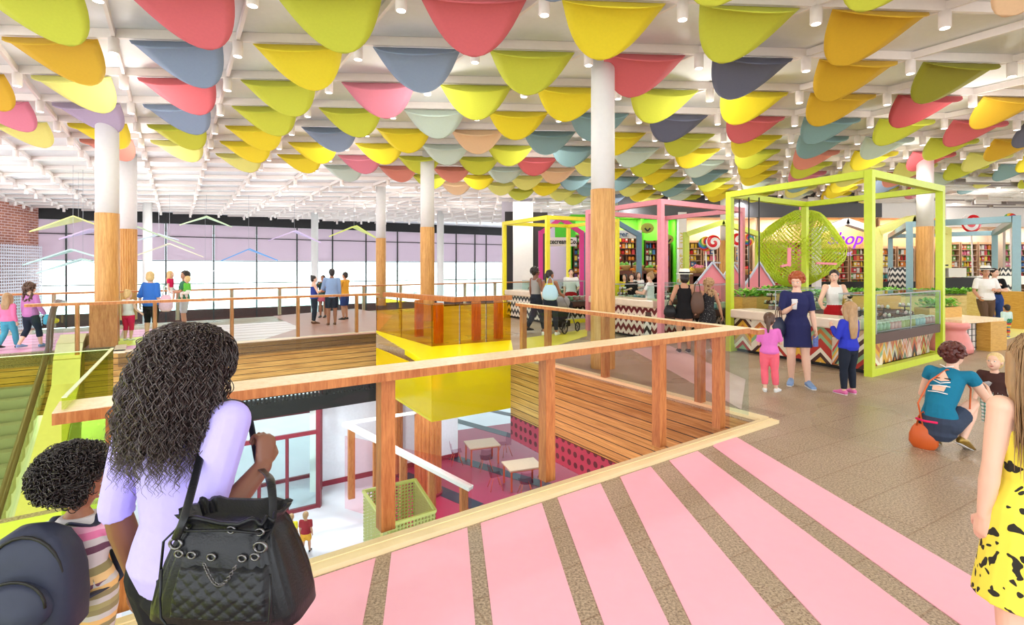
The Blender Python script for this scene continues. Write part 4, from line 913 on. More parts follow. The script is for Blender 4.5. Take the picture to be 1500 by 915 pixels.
# ------------------------------------------------------------------ food stalls under cube frames
CH_MAIN = chevron('chevron_main', [(236, 222, 204), (70, 34, 30), (180, 44, 34), (226, 172, 60), (140, 176, 130), (236, 222, 204), (196, 112, 50), (240, 232, 214), (206, 170, 140), (140, 176, 130)], .42, .2, .085, 3.3, 1)
CH_SIDE = chevron('chevron_side', [(236, 222, 204), (36, 26, 30), (190, 44, 34), (226, 172, 60), (140, 176, 130), (220, 205, 190), (196, 112, 50), (206, 180, 160)], .22, .2, .06, 5.1, 1)
CH_BW = chevron('chevron_bw', [(30, 26, 30), (240, 232, 224)], .2, .12, .12)
CH_RW = chevron('chevron_rw', [(110, 20, 34), (240, 220, 205)], .2, .12, .12)
JARC = dict(green=(128, 152, 118), pink=(196, 128, 126), olive=(158, 156, 84), blue=(132, 162, 172), rose=(170, 110, 110), cream=(230, 220, 190))
for k_, c_ in JARC.items(): mat('jar_' + k_, c_, .25, coat=.4)
LID = mat('jar_lid', (214, 214, 208), .3, metal=.3)
JM = {}
for k_ in JARC:
    b = MB(); b.lathe([(.048, 0), (.056, .006), (.058, .03), (.058, .105), (.05, .125), (.044, .13)], 14); JM[k_] = b.mesh('jar', MATS['jar_' + k_], True)
b = MB(); b.lathe([(.047, .128), (.049, .13), (.049, .146), (.044, .15)], 14); JL = b.mesh('lid', LID, True)
def jar(p, c, label, group, sc=1.):
    o = bpy.data.objects.new('sweet_jar', JM[c]); COL.objects.link(o); o.location = p; o.scale = (sc,) * 3; tag(o, label, 'jar', group)
    q = bpy.data.objects.new('lid', JL); COL.objects.link(q); q.parent = o
CAKE = [mat('cupcake_pink', (236, 190, 190), .6), mat('cupcake_cream', (244, 236, 220), .6), mat('cupcake_brown', (120, 70, 50), .6)]
b = MB(); b.lathe([(.1, 0), (.09, .008), (.02, .02), (.012, .05), (.016, .11), (.012, .14), (.15, .15), (.16, .16), (.15, .165)], 20); STM = b.mesh('stand', MATS['dark'], True)
b = MB(); b.lathe([(.012, .16), (.01, .3), (.11, .305), (.115, .315), (.01, .318), (.008, .36), (.001, .37)], 16); ST2 = b.mesh('upper_plate', MATS['dark'], True)
CKM = []
for m_ in CAKE:
    b = MB(); b.lathe([(.018, 0), (.026, .025), (.028, .03), (.024, .045), (.012, .058), (.002, .062)], 10); CKM.append(b.mesh('cupcake', m_, True))
def cake_stand(p, label, group, gl_):
    t = thing('cake_stand', p, rnd.uniform(0, 3), label, 'cake stand', group)
    for me, n_ in ((STM, 'base_plate'), (ST2, 'upper_plate')): o = bpy.data.objects.new(n_, me); COL.objects.link(o); o.parent = t
    for k in range(9):
        a = k * .698; o = bpy.data.objects.new('cupcake', CKM[k % 3]); COL.objects.link(o); o.location = (p[0] + .115 * math.cos(a), p[1] + .115 * math.sin(a), p[2] + .166); tag(o, f'frosted cupcake on a lower plate in the {gl_}', 'cake', 'cupcakes on the stands of the ' + gl_)
    for k in range(5):
        a = k * 1.257; o = bpy.data.objects.new('cupcake', CKM[(k + 1) % 2]); COL.objects.link(o); o.location = (p[0] + .075 * math.cos(a), p[1] + .075 * math.sin(a), p[2] + .319); tag(o, f'frosted cupcake on an upper plate in the {gl_}', 'cake', 'cupcakes on upper plates of the ' + gl_)
def leafy(name, parent, l, w_, n_, s=.09, seed=1):
    q = random.Random(seed); b = MB()
    for k in range(n_):
        c = V3((q.uniform(-l / 2, l / 2), q.uniform(-w_ / 2, w_ / 2), q.uniform(.0, .16))); a = q.uniform(0, 6.28); d = V3((math.cos(a), math.sin(a), q.uniform(.1, .9))).normalized() * s * q.uniform(.7, 1.3); e = d.cross(V3((0, 0, 1))).normalized() * s * .35
        b.add([c, c + d * .5 + e, c + d, c + d * .5 - e], [(0, 1, 2, 3)], k % 2)
    return b.build(name, [mat('leaf_a', (160, 222, 84), .6), mat('leaf_b', (112, 184, 62), .6)], parent)
def planter(c, l, w_, h, rz, m, label, zb=0., n_=None, seed=1):
    t = thing('planter', (c[0], c[1], zb), rz, label, 'planter'); b = MB()
    for sy in (-1, 1): b.box((0, sy * (w_ / 2 - .015), h / 2), (l, .03, h))
    for sx in (-1, 1): b.box((sx * (l / 2 - .015), 0, h / 2), (.03, w_ - .06, h))
    b.box((0, 0, .02), (l - .06, w_ - .06, .04)); b.build('box', m, t)
    b = MB(); b.box((0, 0, h - .03), (l - .06, w_ - .06, .03)); b.build('soil', MATS['dark'], t)
    o = leafy('foliage', t, l * .96, w_ * .9, n_ or int(l * 160), .11, seed); o.location = (0, 0, h)
    return t
def frame(name, pts, zt, s, m, label, cat='frame', base=True):
    """cube frame on the plan corners pts (near, right, back, left)"""
    t = thing(name, (pts[0].x, pts[0].y, 0), 0, label, cat)
    for p in pts:
        b = MB(); d = (pts[1] - pts[0]); b.box((p.x, p.y, zt / 2), (s, s, zt), math.atan2(d.y, d.x)); b.build('post', m, t, world=True)
    for k in range(4):
        p, q = pts[k], pts[(k + 1) % 4]; b = MB(); d = (q - p).normalized() * s / 2; b.bar(p + d + V3((0, 0, zt - s / 2)), q - d + V3((0, 0, zt - s / 2)), s, s); b.build('top_rail', m, t, world=True)
        if base: b = MB(); b.bar(p + d + V3((0, 0, s / 2)), q - d + V3((0, 0, s / 2)), s, s * .99); b.build('bottom_rail', m, t, world=True) if k != 3 else None
    return t
def glasscase(p, q, nrm, zb, zt, dp, th, dk, label, who, njar, nst, jc, left=.0):
    """display case along p->q sitting on the counter, nrm = outward"""
    d = (q - p).normalized(); L = (q - p).length; an = math.atan2(d.y, d.x); t = thing('glass_display_case', (p.x, p.y, zb), 0, label, 'display case')
    o0 = p + nrm * .12; b = MB(); c = (p + q) / 2 - nrm * (dp / 2 - .12); b.box((c.x, c.y, zb + th / 2), (L, dp, th), an); b.build('shelf_box', dk, t, world=True)
    b = MB(); c = (p + q) / 2 - nrm * (dp / 2 - .09); b.box((c.x, c.y, zb + th + .012), (L - .06, dp - .1, .02), an); b.build('tray', MATS['steel'], t, world=True)
    f = MB(); a0, a1 = o0 + d * .02, q + nrm * .12 - d * .02; f.wall(a0, a1, .01, zb + th, zt); e = MB(); 
    b0, b1 = a0 - nrm * (dp - .05), a1 - nrm * (dp - .05)
    for u, v in ((a0, b0), (b1, a1)): f.wall(u, v, .01, zb + th, zt)
    f.build('glass_sides', G_CASE, t, world=True); g = MB(); g.prism([(v.x, v.y) for v in (a0, a1, b1, b0)], zt, zt + .012); g.build('glass_top', G_CASE, t, world=True)
    for u, v in ((a0, a1), (a0, b0), (a1, b1), (b0, b1)): e.bar(u + V3((0, 0, zt + .006)), v + V3((0, 0, zt + .006)), .018, .018)
    for u in (a0, a1, a0.lerp(a1, .5)): e.bar(u + V3((0, 0, zb + th)), u + V3((0, 0, zt)), .014, .014)
    e.build('edge_rods', MATS['steel'], t, world=True)
    zj = zb + th + .024
    for r_ in range(2):
        for k in range(njar):
            s = .1 + (L - .2) * (k + .5) / njar; u = o0 + d * s - nrm * (.09 + r_ * .15); c = jc[int(k / njar * len(jc)) % len(jc)]
            jar((u.x, u.y, zj), c, f'{c} sweet jar in the {"front" if r_ == 0 else "second"} row of the {who}', f'{c} sweet jars in the {who}')
    for k in range(nst):
        u = o0 + d * (L * (k + .5) / nst) - nrm * (dp * .68); cake_stand((u.x, u.y, zj), f'dark cake stand, {ORD[k + 1]} along the {who}', 'cake stands in the ' + who, who)
    return t
def stall(who, Nn, Rr, Ll, zt, fm, flab, cm_l, cm_r, zc=.90, jc=('green', 'pink', 'olive', 'blue', 'rose'), s=.12, njar=14, nst=3, base=True, big=True):
    B_ = Ll + (Rr - Nn); frame('cube_pavilion', [Nn, Rr, B_, Ll], zt, s, fm, flab, 'stall frame', base)
    ul, ur = (Ll - Nn).normalized(), (Rr - Nn).normalized(); Lw, Rw = (Ll - Nn).length, (Rr - Nn).length; nl = -V3((-ul.y, ul.x, 0)) * -1; nr = V3((ur.y, -ur.x, 0))
    if nl.dot(ur) > 0: nl = -nl
    if nr.dot(ul) > 0: nr = -nr
    t = thing('stall_counter', (Nn.x, Nn.y, 0), 0, f'zigzag tiled counter of the {who} with a pale stone top', 'counter')
    a, c = Nn + ul * .12 + ur * .1, Ll - ul * .05 + ur * .1
    b = MB(); b.wall(c, a, .5, .07, zc - .18, uv=True) if (a - c).cross(ur).z > 0 else b.wall(a, c, .5, .07, zc - .18, uv=True); b.build('front_panel', cm_l, t, world=True)
    b = MB(); m_ = (a + c) / 2 + ur * .28; b.box((m_.x, m_.y, .035), ((c - a).length - .04, .4, .07), math.atan2(ul.y, ul.x)); b.build('plinth', MATS['black'], t, world=True)
    m_ = (a + c) / 2 + ur * .17; b = MB(); b.box((m_.x, m_.y, zc - .09), ((c - a).length * .96, .68, .18), math.atan2(ul.y, ul.x)); o = b.build('stone_top', mat('stone', (232, 212, 194), .3, var=.12, scale=5), t, world=True)
    bv = o.modifiers.new('b', 'BEVEL'); bv.width = .03; bv.segments = 3
    a2, c2 = Nn + ur * .12 + ul * .14, Rr - ur * .12 + ul * .14
    b = MB(); b.wall(a2, c2, .5, .1, .56, uv=True) if (c2 - a2).cross(ul).z > 0 else b.wall(c2, a2, .5, .1, .56, uv=True); b.build('side_panel', cm_r, t, world=True)
    glasscase(a2 + nr * .05 + ur * .0, c2 + nr * .05, nr, .52, 1.32, .62, .16, MATS['brownbox'], f'glass display case with jars on the {who}', 'glass case of the ' + who, njar, nst, jc)
    # back counter with a glass case and planters
    a3, c3 = Ll + ur * .5 - ul * .1, B_ - ur * .1 - ul * .1
    b = MB(); b.wall(a3, c3, -.5, .07, .8); b.build('back_panel', MATS['brownbox'], t, world=True)
    glasscase(c3 - ul * .55, a3 - ul * .55, -ul, .72, 1.3, .5, .1, MATS['brownbox'], f'rear glass display case of the {who}', 'rear case of the ' + who, 8, 3, jc) if big else None
    return B_
LIMEM = mat('lime_frame', (206, 224, 50), .4)
mN, mR, mL = V3((5.86, 8.5, 0)), V3((8.42, 10.2, 0)), V3((4.64, 11.05, 0))
mB = stall('lime framed stall', mN, mR, mL, 3.38, LIMEM, 'tall lime green cube frame round the stall where the red haired woman stands', CH_MAIN, CH_SIDE, njar=17, jc=('green', 'pink', 'olive', 'blue', 'rose'))
pN, pR, pL = V3((3.50, 12.2, 0)), V3((6.2, 14.0, 0)), V3((2.15, 14.6, 0))
pB = stall('pink framed stall', pN, pR, pL, 3.38, mat('pink_frame', (240, 150, 165), .4), 'pink cube frame round the stall behind the two women in black dresses', CH_RW, CH_BW, zc=.98, jc=('pink', 'blue', 'cream'), base=False, njar=14)
yN, yR, yL = V3((1.1, 16.1, 0)), V3((3.5, 17.3, 0)), V3((-.27, 18.4, 0))
yB = stall('yellow framed stall', yN, yR, yL, 3.38, mat('yellow_frame', (246, 230, 40), .4), 'yellow cube frame round the stall behind the couple with the stroller', CH_BW, CH_BW, zc=.98, jc=('green', 'pink', 'olive'), njar=11, nst=2)
stall('stall right of the pink one', V3((6.4, 13.2, 0)), V3((7.6, 14.0, 0)), V3((5.6, 14.6, 0)), 1.0, MATS['brownbox'], 'low dark frame of the small stall right of the pink one', CH_BW, CH_BW, jc=('blue', 'pink'), s=.05, base=False, njar=7, nst=1, big=False) if False else None
# marble block in the lime stall corner, chevron box seen above the rail tip
# pale blue long frame
frame('blue_frame', [V3((15.75, 16.2, 0)), V3((21.4, 23, 0)), V3((18.6, 25.5, 0)), V3((14.1, 18.4, 0))], 3.38, .2, mat('paleblue_frame', (150, 186, 200), .4), 'long pale blue cube frame at the far right behind the couple', 'frame', False)
# black rods
t = thing('rod_row', (4.6, 10.9, 0), 0, 'four thin black rods hanging beside the lime frame', 'rods')
for px_ in (1066, 1083, 1097, 1112):
    Z_ = 11.3; x_ = ax(px_, Z_); b = MB(); b.tube([(x_, Z_, 1.35), (x_, Z_, 3.3)], .014, 6); b.build('rod', MATS['black'], t, world=True)
# lime woven mesh sculpture
t = thing('mesh_sculpture', (ax(1172, 13.6), 13.6, 2.25), 0, 'faceted lime green mesh ball sculpture behind the lime stall frame', 'sculpture')
def meshball(r, nx, ny, q, dz=0.):
    b = MB(); vs = []
    for i in range(ny + 1):
        ph = -math.pi / 2 + math.pi * (i + .6) / (ny + 1.2)
        for k in range(nx):
            a = 2 * math.pi * (k + .5 * (i % 2)) / nx
            v = V3((math.cos(ph) * math.cos(a), math.cos(ph) * math.sin(a), math.sin(ph)))
            f = 1 / max(abs(v.dot(d)) for d in q); vs.append(v * min(f, 1.16) * r)
    fs = []
    for i in range(ny - 1):
        for k in range(nx):
            if i % 2: fs.append((i * nx + k, (i + 1) * nx + (k + 1) % nx, (i + 2) * nx + k, (i + 1) * nx + k)) 
            else: fs.append((i * nx + k, (i + 1) * nx + k, (i + 2) * nx + k, (i + 1) * nx + (k - 1) % nx))
    return b.add(vs, fs)
qd = [V3((1, .2, .1)).normalized(), V3((-.3, 1, .2)).normalized(), V3((.1, .3, 1)).normalized(), V3((.7, .7, .5)).normalized(), V3((.7, -.6, .6)).normalized(), V3((-.6, .5, .8)).normalized(), V3((-.8, -.6, .3)).normalized(), V3((.5, -.3, -.9)).normalized(), V3((.1, -.9, .5)).normalized()]
for r_ in (.89, .83):
    b = meshball(r_, 46, 50, qd); o = b.build('mesh_skin', LIMEM, t, False); w_ = o.modifiers.new('w', 'WIREFRAME'); w_.thickness = .019; w_.use_even_offset = False
b = MB(); b.tube([(0, 0, -2.25), (0, 0, 0)], .06, 10); b.tube([(0, 0, .8), (0, 0, 1.15)], .02, 6); b.lathe([(.4, -2.25), (.4, -2.2), (.05, -2.15)], 20); b.build('stem', MATS['pink'], t)
t = thing('sculpture_branch', (ax(1165, 12.6), 12.6, 1.9), 0, 'pink bent branch brackets sticking out of the lime mesh ball', 'branch'); b = MB(); b.bar((-.15, 0, -.1), (-.15, 0, .35), .07, .05); b.bar((-.35, 0, -.1), (-.15, 0, -.05), .07, .05); b.build('left_branch', MATS['pink'], t); b = MB(); b.bar((.55, .1, -.02), (1.05, .1, -.04), .07, .05); b.build('right_branch', MATS['pink'], t)

# planters, walls and bench on the right
YW = wood('yellow_ply', (214, 184, 100), (242, 222, 150), (2, 2, 6), .45); YO = wood('golden_ply', (190, 136, 44), (226, 180, 84), (2, 2, 20), .45)
def seg(a, c, z0, z1, th, m, name, label, cat, zz=0):
    b = MB(); b.wall(a, c, th, z0, z1); return b.build(name, m, org=(a.x, a.y, z0), label=label, cat=cat)
w0, w1 = V3((ax(1100, 14.6), 14.6, 0)), V3((ax(1445, 16.6), 16.6, 0)); seg(w0, w1, 0, .88, .5, YW, 'planter_wall', 'long cream yellow planter wall behind the stall counters', 'low wall')
o_ = thing('planter_hedge', tuple((w0 + w1) / 2 + V3((0, .25, .9))), math.atan2((w1 - w0).y, (w1 - w0).x), 'long row of bright green herbs on top of the cream planter wall', 'plants'); leafy('foliage', o_, (w1 - w0).length, .4, 2400, .13, 5)
w2, w3 = V3((ax(1455, 15.4), 15.4, 0)), V3((ax(1660, 13), 13, 0)); seg(w2, w3, 0, 1.07, .4, YO, 'plywood_wall', 'golden plywood wall at the right edge behind the toddler', 'low wall')
seg(V3((ax(1440, 15.2), 15.2, 0)), w2, 0, 1.04, .4, YW, 'plywood_wall', 'narrow cream plywood return wall behind the couple', 'low wall')
# bench block
bc = V3((ax(1412, 11.2), 11.2, 0)); t = thing('bench_block', tuple(bc), R(22), 'wooden bench block with a white grid tiled side beside the pink stool', 'bench')
b = MB(); b.box((.1, .25, .65), (1.5, 1.1, .07)); b.build('top', WOT, t); b = MB(); b.box((.55, .2, .31), (.6, 1.1, .62)); b.build('cabinet', YO, t)
b = MB(); b.box((-.2, .15, .31), (.9, .5, .62)); b.build('tiled_side', MATS['white'], t)
b = MB()
for k in range(7): b.box((-.62 + k * .14, -.105, .31), (.012, .012, .62))
for k in range(5): b.box((-.2, -.105, .06 + k * .13), (.9, .014, .012))
b.build('tile_joints', MATS['dark'], t)
planter((bc.x - .35, bc.y + .25), 1.15, .3, .22, R(22), YO, 'short wooden planter with green herbs standing on the bench block', .686, 260, 3)
planter((ax(1100, 12.9), 12.9), 1.0, .35, .3, R(25), YO, 'wooden herb planter behind the glass case, left of the red haired woman', .75, 220, 6)
planter((ax(1135, 13.4), 13.4), 1.0, .35, .3, R(25), YO, 'wooden herb planter behind the head of the red haired woman', .8, 220, 7)
planter((ax(1270, 13.2), 13.2), 1.7, .35, .34, R(12), YO, 'wooden herb planter behind the server in the white top', .72, 380, 8)
for k, (px_, Z_, z_) in enumerate(((1100, 12.9, .75), (1135, 13.4, .8), (1270, 13.2, .72))):
    b = MB(); b.box((0, 0, z_ / 2), ((1.1, 1.1, 1.8)[k], .45, z_ - .004)); b.build('planter_stand', MATS['brownbox'], org=None, label=f'dark stand under the {ORD[k + 1]} herb planter counted from the lime post', cat='stand').location = (ax(px_, Z_), Z_, 0); 
b = MB(); b.lathe([(.3, 0), (.36, .03), (.37, .12), (.28, .38), (.24, .46), (.27, .5), (.31, .53), (.31, .6), (.28, .63)], 28); o = b.build('stool', mat('stool_pink', (226, 140, 135), .4), smooth=True, label='rounded salmon pink pot stool beside the tiled bench block', cat='stool'); o.location = (ax(1393, 10.9), 10.9, 0)
# pink play houses
def playhouse(px_, Z_, w_, label):
    t = thing('play_house', (ax(px_, Z_), Z_, 0), R(12), label, 'play house'); b = MB(); b.add([(-w_, 0, 0), (w_, 0, 0), (w_, 0, 1.25), (0, 0, 1.9), (-w_, 0, 1.25)] + [(-w_, .05, 0), (w_, .05, 0), (w_, .05, 1.25), (0, .05, 1.9), (-w_, .05, 1.25)], [(4, 3, 2, 1, 0), (5, 6, 7, 8, 9), (0, 1, 6, 5), (1, 2, 7, 6), (2, 3, 8, 7), (3, 4, 9, 8), (4, 0, 5, 9)]); b.build('gable', MATS['pink'], t)
    b = MB(); s = 1.1
    for a, c in (((-w_ * 1.1, -.02, 1.19), (0, -.02, 1.93)), ((0, -.02, 1.93), (w_ * 1.1, -.02, 1.19)), ((0, .0, 1.93), (s, 1.2, 1.93)), ((-w_ * 1.1, -.02, 1.2), (-w_ * 1.1, -.02, 0))): b.bar(a, c, .05, .05)
    b.build('white_trim', mat('trim_ice', (205, 215, 235), .4), t)
playhouse(1043, 17.2, .6, 'pink play house gable with pale trim behind the woman in the hat'); playhouse(1072, 17.6, .5, 'pink play house gable between the hat woman and the lime post'); playhouse(1112, 16.8, .5, 'pink play house behind the black rods')

# ------------------------------------------------------------------ shops at the back
YB = 27.0
def gate(name, p, half, ze, za, s, m, label, zb=0.):
    """open gable frame at plan point p"""
    t = thing(name, (p[0], p[1], 0), R(p[2]) if len(p) > 2 else 0, label, 'gable frame')
    for sx in (-1, 1): b = MB(); b.box((sx * half, 0, ze / 2), (s, s * 1.2, ze)); b.build('post', m, t)
    for sx in (-1, 1): b = MB(); b.bar((sx * half, 0, ze - s / 2), (-sx * s * .18, 0, za - s / 2 + (za - ze) / half * s * .18), s * 1.6, s); b.build('rafter', m, t)
def gx(px, Z): return ax(px, Z)
def zy(py, Z): return EYE + (HZ - py) * Z / F_
for px_, Z_, hw, ye, ya, s, rgb, lb in ((822, 20.5, 30, 338, 317, .17, (226, 50, 150), 'magenta gable frame in front of the ice cream shop'), (896, 21, 40, 341, 318, .18, (105, 140, 165), 'slate blue gable frame of the burger shop, half behind the big column'),
        (1058, 22, 53, 340, 322, .2, (200, 215, 90), 'lime green gable frame of the sweet shop behind the pink frame'), (1238, 23, 42, 334, 320, .26, (240, 236, 240), 'white gable frame in front of the shop with the purple sign'), (1334, 22.5, 50, 334, 316, .3, (244, 240, 140), 'pale yellow gable frame round the toy shop behind the oak column')):
    gate('gable_frame', (gx(px_, Z_), Z_), hw / F_ * Z_, zy(ye, Z_), zy(ya, Z_), s, mat('gate_%d' % px_, rgb, .45), lb)
# shop boxes
def shop(x0, x1, Y, depth, zt, wallc, name, shelfm, prodc, nu, rows, label, light=60, lc=(1, .9, .75), frontz=4.4):
    b = MB(); W = mat('shop_' + name, wallc, .7)
    b.box(((x0 + x1) / 2, Y + depth, zt / 2), (x1 - x0, .1, zt)); b.box((x0, Y + depth / 2, zt / 2), (.08, depth, zt)); b.box((x1, Y + depth / 2, zt / 2), (.08, depth, zt)); b.box(((x0 + x1) / 2, Y + depth / 2, zt + .05), (x1 - x0, depth, .1))
    b.build('wall_' + name, W, kind='structure')
    n_ = nu; L = (x1 - x0 - .3) / n_
    for u in range(n_):
        cx = x0 + .15 + L * (u + .5); cy = Y + depth - .4
        t = thing('shop_shelving', (cx, cy, 0), 0, f'{label} shelving unit, {ORD[u + 1]} from its window side', 'shelving'); b = MB(); H = rows * .32 + .3
        for sx in (-1, 1): b.box((sx * (L / 2 - .06), 0, H / 2), (.05, .5, H))
        b.box((0, .24, H / 2), (L - .12, .03, H)); b.build('carcass', shelfm, t)
        for r_ in range(rows + 1): b = MB(); b.box((0, -.02, .18 + r_ * .32), (L - .16, .5, .035)); b.build('shelf', shelfm, t)
        for r_ in range(rows):
            z_ = .2 + r_ * .32
            if z_ < .65: continue
            k = 0; xx = -L / 2 + .16
            while xx < L / 2 - .18:
                c = rnd.choice(prodc); kind = rnd.random(); me = PRODS[(c, 0 if kind < .55 else (1 if kind < .85 else 2))]
                PRODL.append((me, (cx + xx, cy - .12, z_), c, 0 if kind < .55 else (1 if kind < .85 else 2), f'{ORD[r_ + 1]} shelf of the {label}')); xx += rnd.uniform(.155, .2)
    l = bpy.data.lights.new('lamp', 'AREA'); l.energy = light; l.color = lc; l.shape = 'RECTANGLE'; l.size = (x1 - x0) * .7; l.size_y = .3; o = bpy.data.objects.new('lamp', l); COL.objects.link(o); o.location = ((x0 + x1) / 2, Y + .12, zt - .1); o.rotation_euler = (R(14), 0, 0)
PC = dict(red=(214, 44, 44), orange=(240, 140, 40), yellow=(246, 214, 60), green=(110, 180, 60), white=(240, 236, 226), blue=(60, 120, 190), pink=(236, 130, 160), brown=(120, 70, 40), purple=(120, 60, 140), teal=(60, 160, 160))
for k_, c_ in PC.items(): mat('prod_' + k_, c_, .4)
PRODS = {}
for k_ in PC:
    b = MB(); b.box((0, 0, .12), (.15, .1, .24)); b.box((0, -.052, .13), (.1, .004, .09), mi=1); PRODS[(k_, 0)] = b.mesh('packet', [MATS['prod_' + k_], MATS['prod_white']])
    b = MB(); b.lathe([(.05, 0), (.055, .02), (.055, .16), (.025, .21), (.022, .26), (.026, .27)], 10); PRODS[(k_, 1)] = b.mesh('bottle', MATS['prod_' + k_], True)
    b = MB(); b.lathe([(.07, 0), (.085, .04), (.085, .15), (.07, .19), (.03, .2)], 10); PRODS[(k_, 2)] = b.mesh('tub', MATS['prod_' + k_], True)
PRODL = []
DW = mat('shelf_darkwood', (96, 48, 30), .5); LW = mat('shelf_tan', (196, 160, 128), .5)
shop(gx(836, YB), gx(870, YB), YB, .95, 4.4, (90, 185, 40), 'ice', DW, list(PC), 1, 10, 'ice cream shop', 25, (1, 1, 1))
shop(gx(872, YB), gx(940, YB), YB, .95, 4.3, (120, 200, 50), 'burger', DW, ['brown', 'red', 'orange', 'yellow', 'white'], 2, 10, 'burger shop', 45, (1, 1, 1))
shop(gx(942, YB), gx(990, YB), YB, .95, 4.3, (95, 205, 30), 'green', DW, ['white', 'yellow', 'orange', 'green', 'red', 'blue'], 2, 9, 'green walled grocer', 40, (1, 1, 1))
shop(gx(1004, YB), gx(1108, YB), YB, .95, 4.3, (226, 196, 164), 'sweet', LW, ['red', 'pink', 'yellow', 'blue', 'orange', 'purple', 'white'], 4, 9, 'lollipop sweet shop')
shop(gx(1112, YB), gx(1185, YB), YB, .95, 4.3, (226, 190, 160), 'candy', LW, ['red', 'pink', 'yellow', 'orange'], 3, 9, 'candy shop')
shop(gx(1190, YB), gx(1282, YB), YB, .95, 4.3, (226, 180, 130), 'gift', LW, ['orange', 'red', 'yellow', 'white', 'green'], 3, 8, 'gift shop', 70)
shop(gx(1288, YB), gx(1380, YB), YB, .95, 4.3, (226, 180, 134), 'toy', LW, ['orange', 'white', 'teal', 'red', 'yellow'], 3, 8, 'toy shop', 70)
shop(gx(1384, YB + 2), gx(1470, YB + 2), YB + 2, .95, 4.0, (206, 190, 176), 'market', LW, ['red', 'orange', 'yellow', 'green', 'white', 'pink'], 3, 9, 'blue framed market', 45)
shop(gx(1472, YB + 2), gx(1560, YB + 2), YB + 2, .95, 4.0, (206, 190, 176), 'market_two', LW, ['red', 'white', 'blue', 'green', 'pink'], 2, 9, 'edge market', 40)
vis = [p for p in PRODL]
KN = ('packet', 'bottle', 'tub'); cnt = [0, 0, 0]; rest = {0: [], 1: [], 2: []}; rnd.shuffle(vis)
for me, p, c, kd, where in vis:
    if cnt[kd] < (290, 200, 200)[kd]:
        cnt[kd] += 1; o = bpy.data.objects.new(KN[kd], me); COL.objects.link(o); o.location = p; tag(o, f'{c} {KN[kd]} on the {where}', KN[kd], f'{c} {KN[kd]}s on the {where}')
    else: rest[kd].append((me, p))
for kd, ls in rest.items():
    if not ls: continue
    mats_ = [MATS['prod_' + k] for k in PC] ; names = [m.name for m in mats_]; b = MB()
    for me, p in ls:
        mi = names.index(me.materials[0].name); b.add([(v.co.x + p[0], v.co.y + p[1], v.co.z + p[2]) for v in me.vertices], [tuple(pl.vertices) for pl in me.polygons], mi)
    b.build(KN[kd] + 's', mats_, label=f'remaining small shop {KN[kd]}s crowding the distant shelves', cat=KN[kd], kind='stuff')
print('products', len(vis))
# bulkhead above the shops, dark mall ceiling beyond
b = MB(); b.wall((gx(905, YB), YB - .1), (gx(1290, YB), YB - .1), .1, 4.35, 5.62); b.build('wall_shopfront', MATS['bulkhead'], kind='structure')
b = MB(); b.wall((gx(1290, YB), YB - .1), (gx(1384, YB), YB - .1), .1, 4.3, 5.62); b.wall((gx(1384, YB + 2), YB + 1.9), (gx(1640, YB + 2), YB + 1.9), .1, 4.0, 5.62); b.build('wall_shopfront_right', MATS['white'], kind='structure')
b = MB(); b.wall((gx(735, 30), 30), (gx(776, 29), 29), .2, 0, 5.62); b.build('wall_pier', MATS['shade'], kind='structure')
b = MB(); b.box((gx(766, 27.5), 27.5, 2.6), (1.05, .6, 5.2)); b.build('wall_pier_white', MATS['white'], kind='structure')
b = MB(); b.box((gx(789, 27.3), 27.6, 2.5), (.95, .5, 4.3)); b.box((gx(746, 29.3), 29.6, 2.6), (.5, .5, 4.6)); b.build('wall_pier_dark', MATS['dark'], kind='structure')
b = MB(); b.box((gx(815, 27.3), 27.6, 2.2), (1.2, .4, 4.4)); b.build('wall_pier_lilac', MATS['lilac'], kind='structure')
b = MB(); b.box((gx(826, 26.6), 26.7, 4.0), (1.9, .2, 2.6)); b.build('wall_soffit', MATS['bulkhead'], kind='structure') if False else None
b = MB(); b.box((gx(998, YB), YB - .05, 2.3), (.42, .3, 4.6)); b.build('wall_pier_cream', MATS['white'], kind='structure')
# black base strip in front of the right shops
b = MB(); b.wall((gx(1150, 24), 24), (gx(1440, 24), 24), .1, 0, 1.1); b.build('shop_plinth', MATS['black'], org=(gx(1150, 24), 24, 0), label='long black base panel in front of the right hand shops', cat='panel')
b = MB(); b.wall((gx(1304, 21), 21), (gx(1336, 21), 21), .1, .6, 1.75, uv=True); b.build('zigzag_board', CH_BW, org=(gx(1304, 21), 21, .6), label='black and white zigzag board between the pale yellow frame and the oak column', cat='board')
b = MB(); b.wall((gx(1466, 21), 21), (gx(1484, 21), 21), .1, .6, 1.75, uv=True); b.build('zigzag_board', CH_BW, org=(gx(1466, 21), 21, .6), label='zigzag board between the two right posts of the pale blue frame', cat='board')
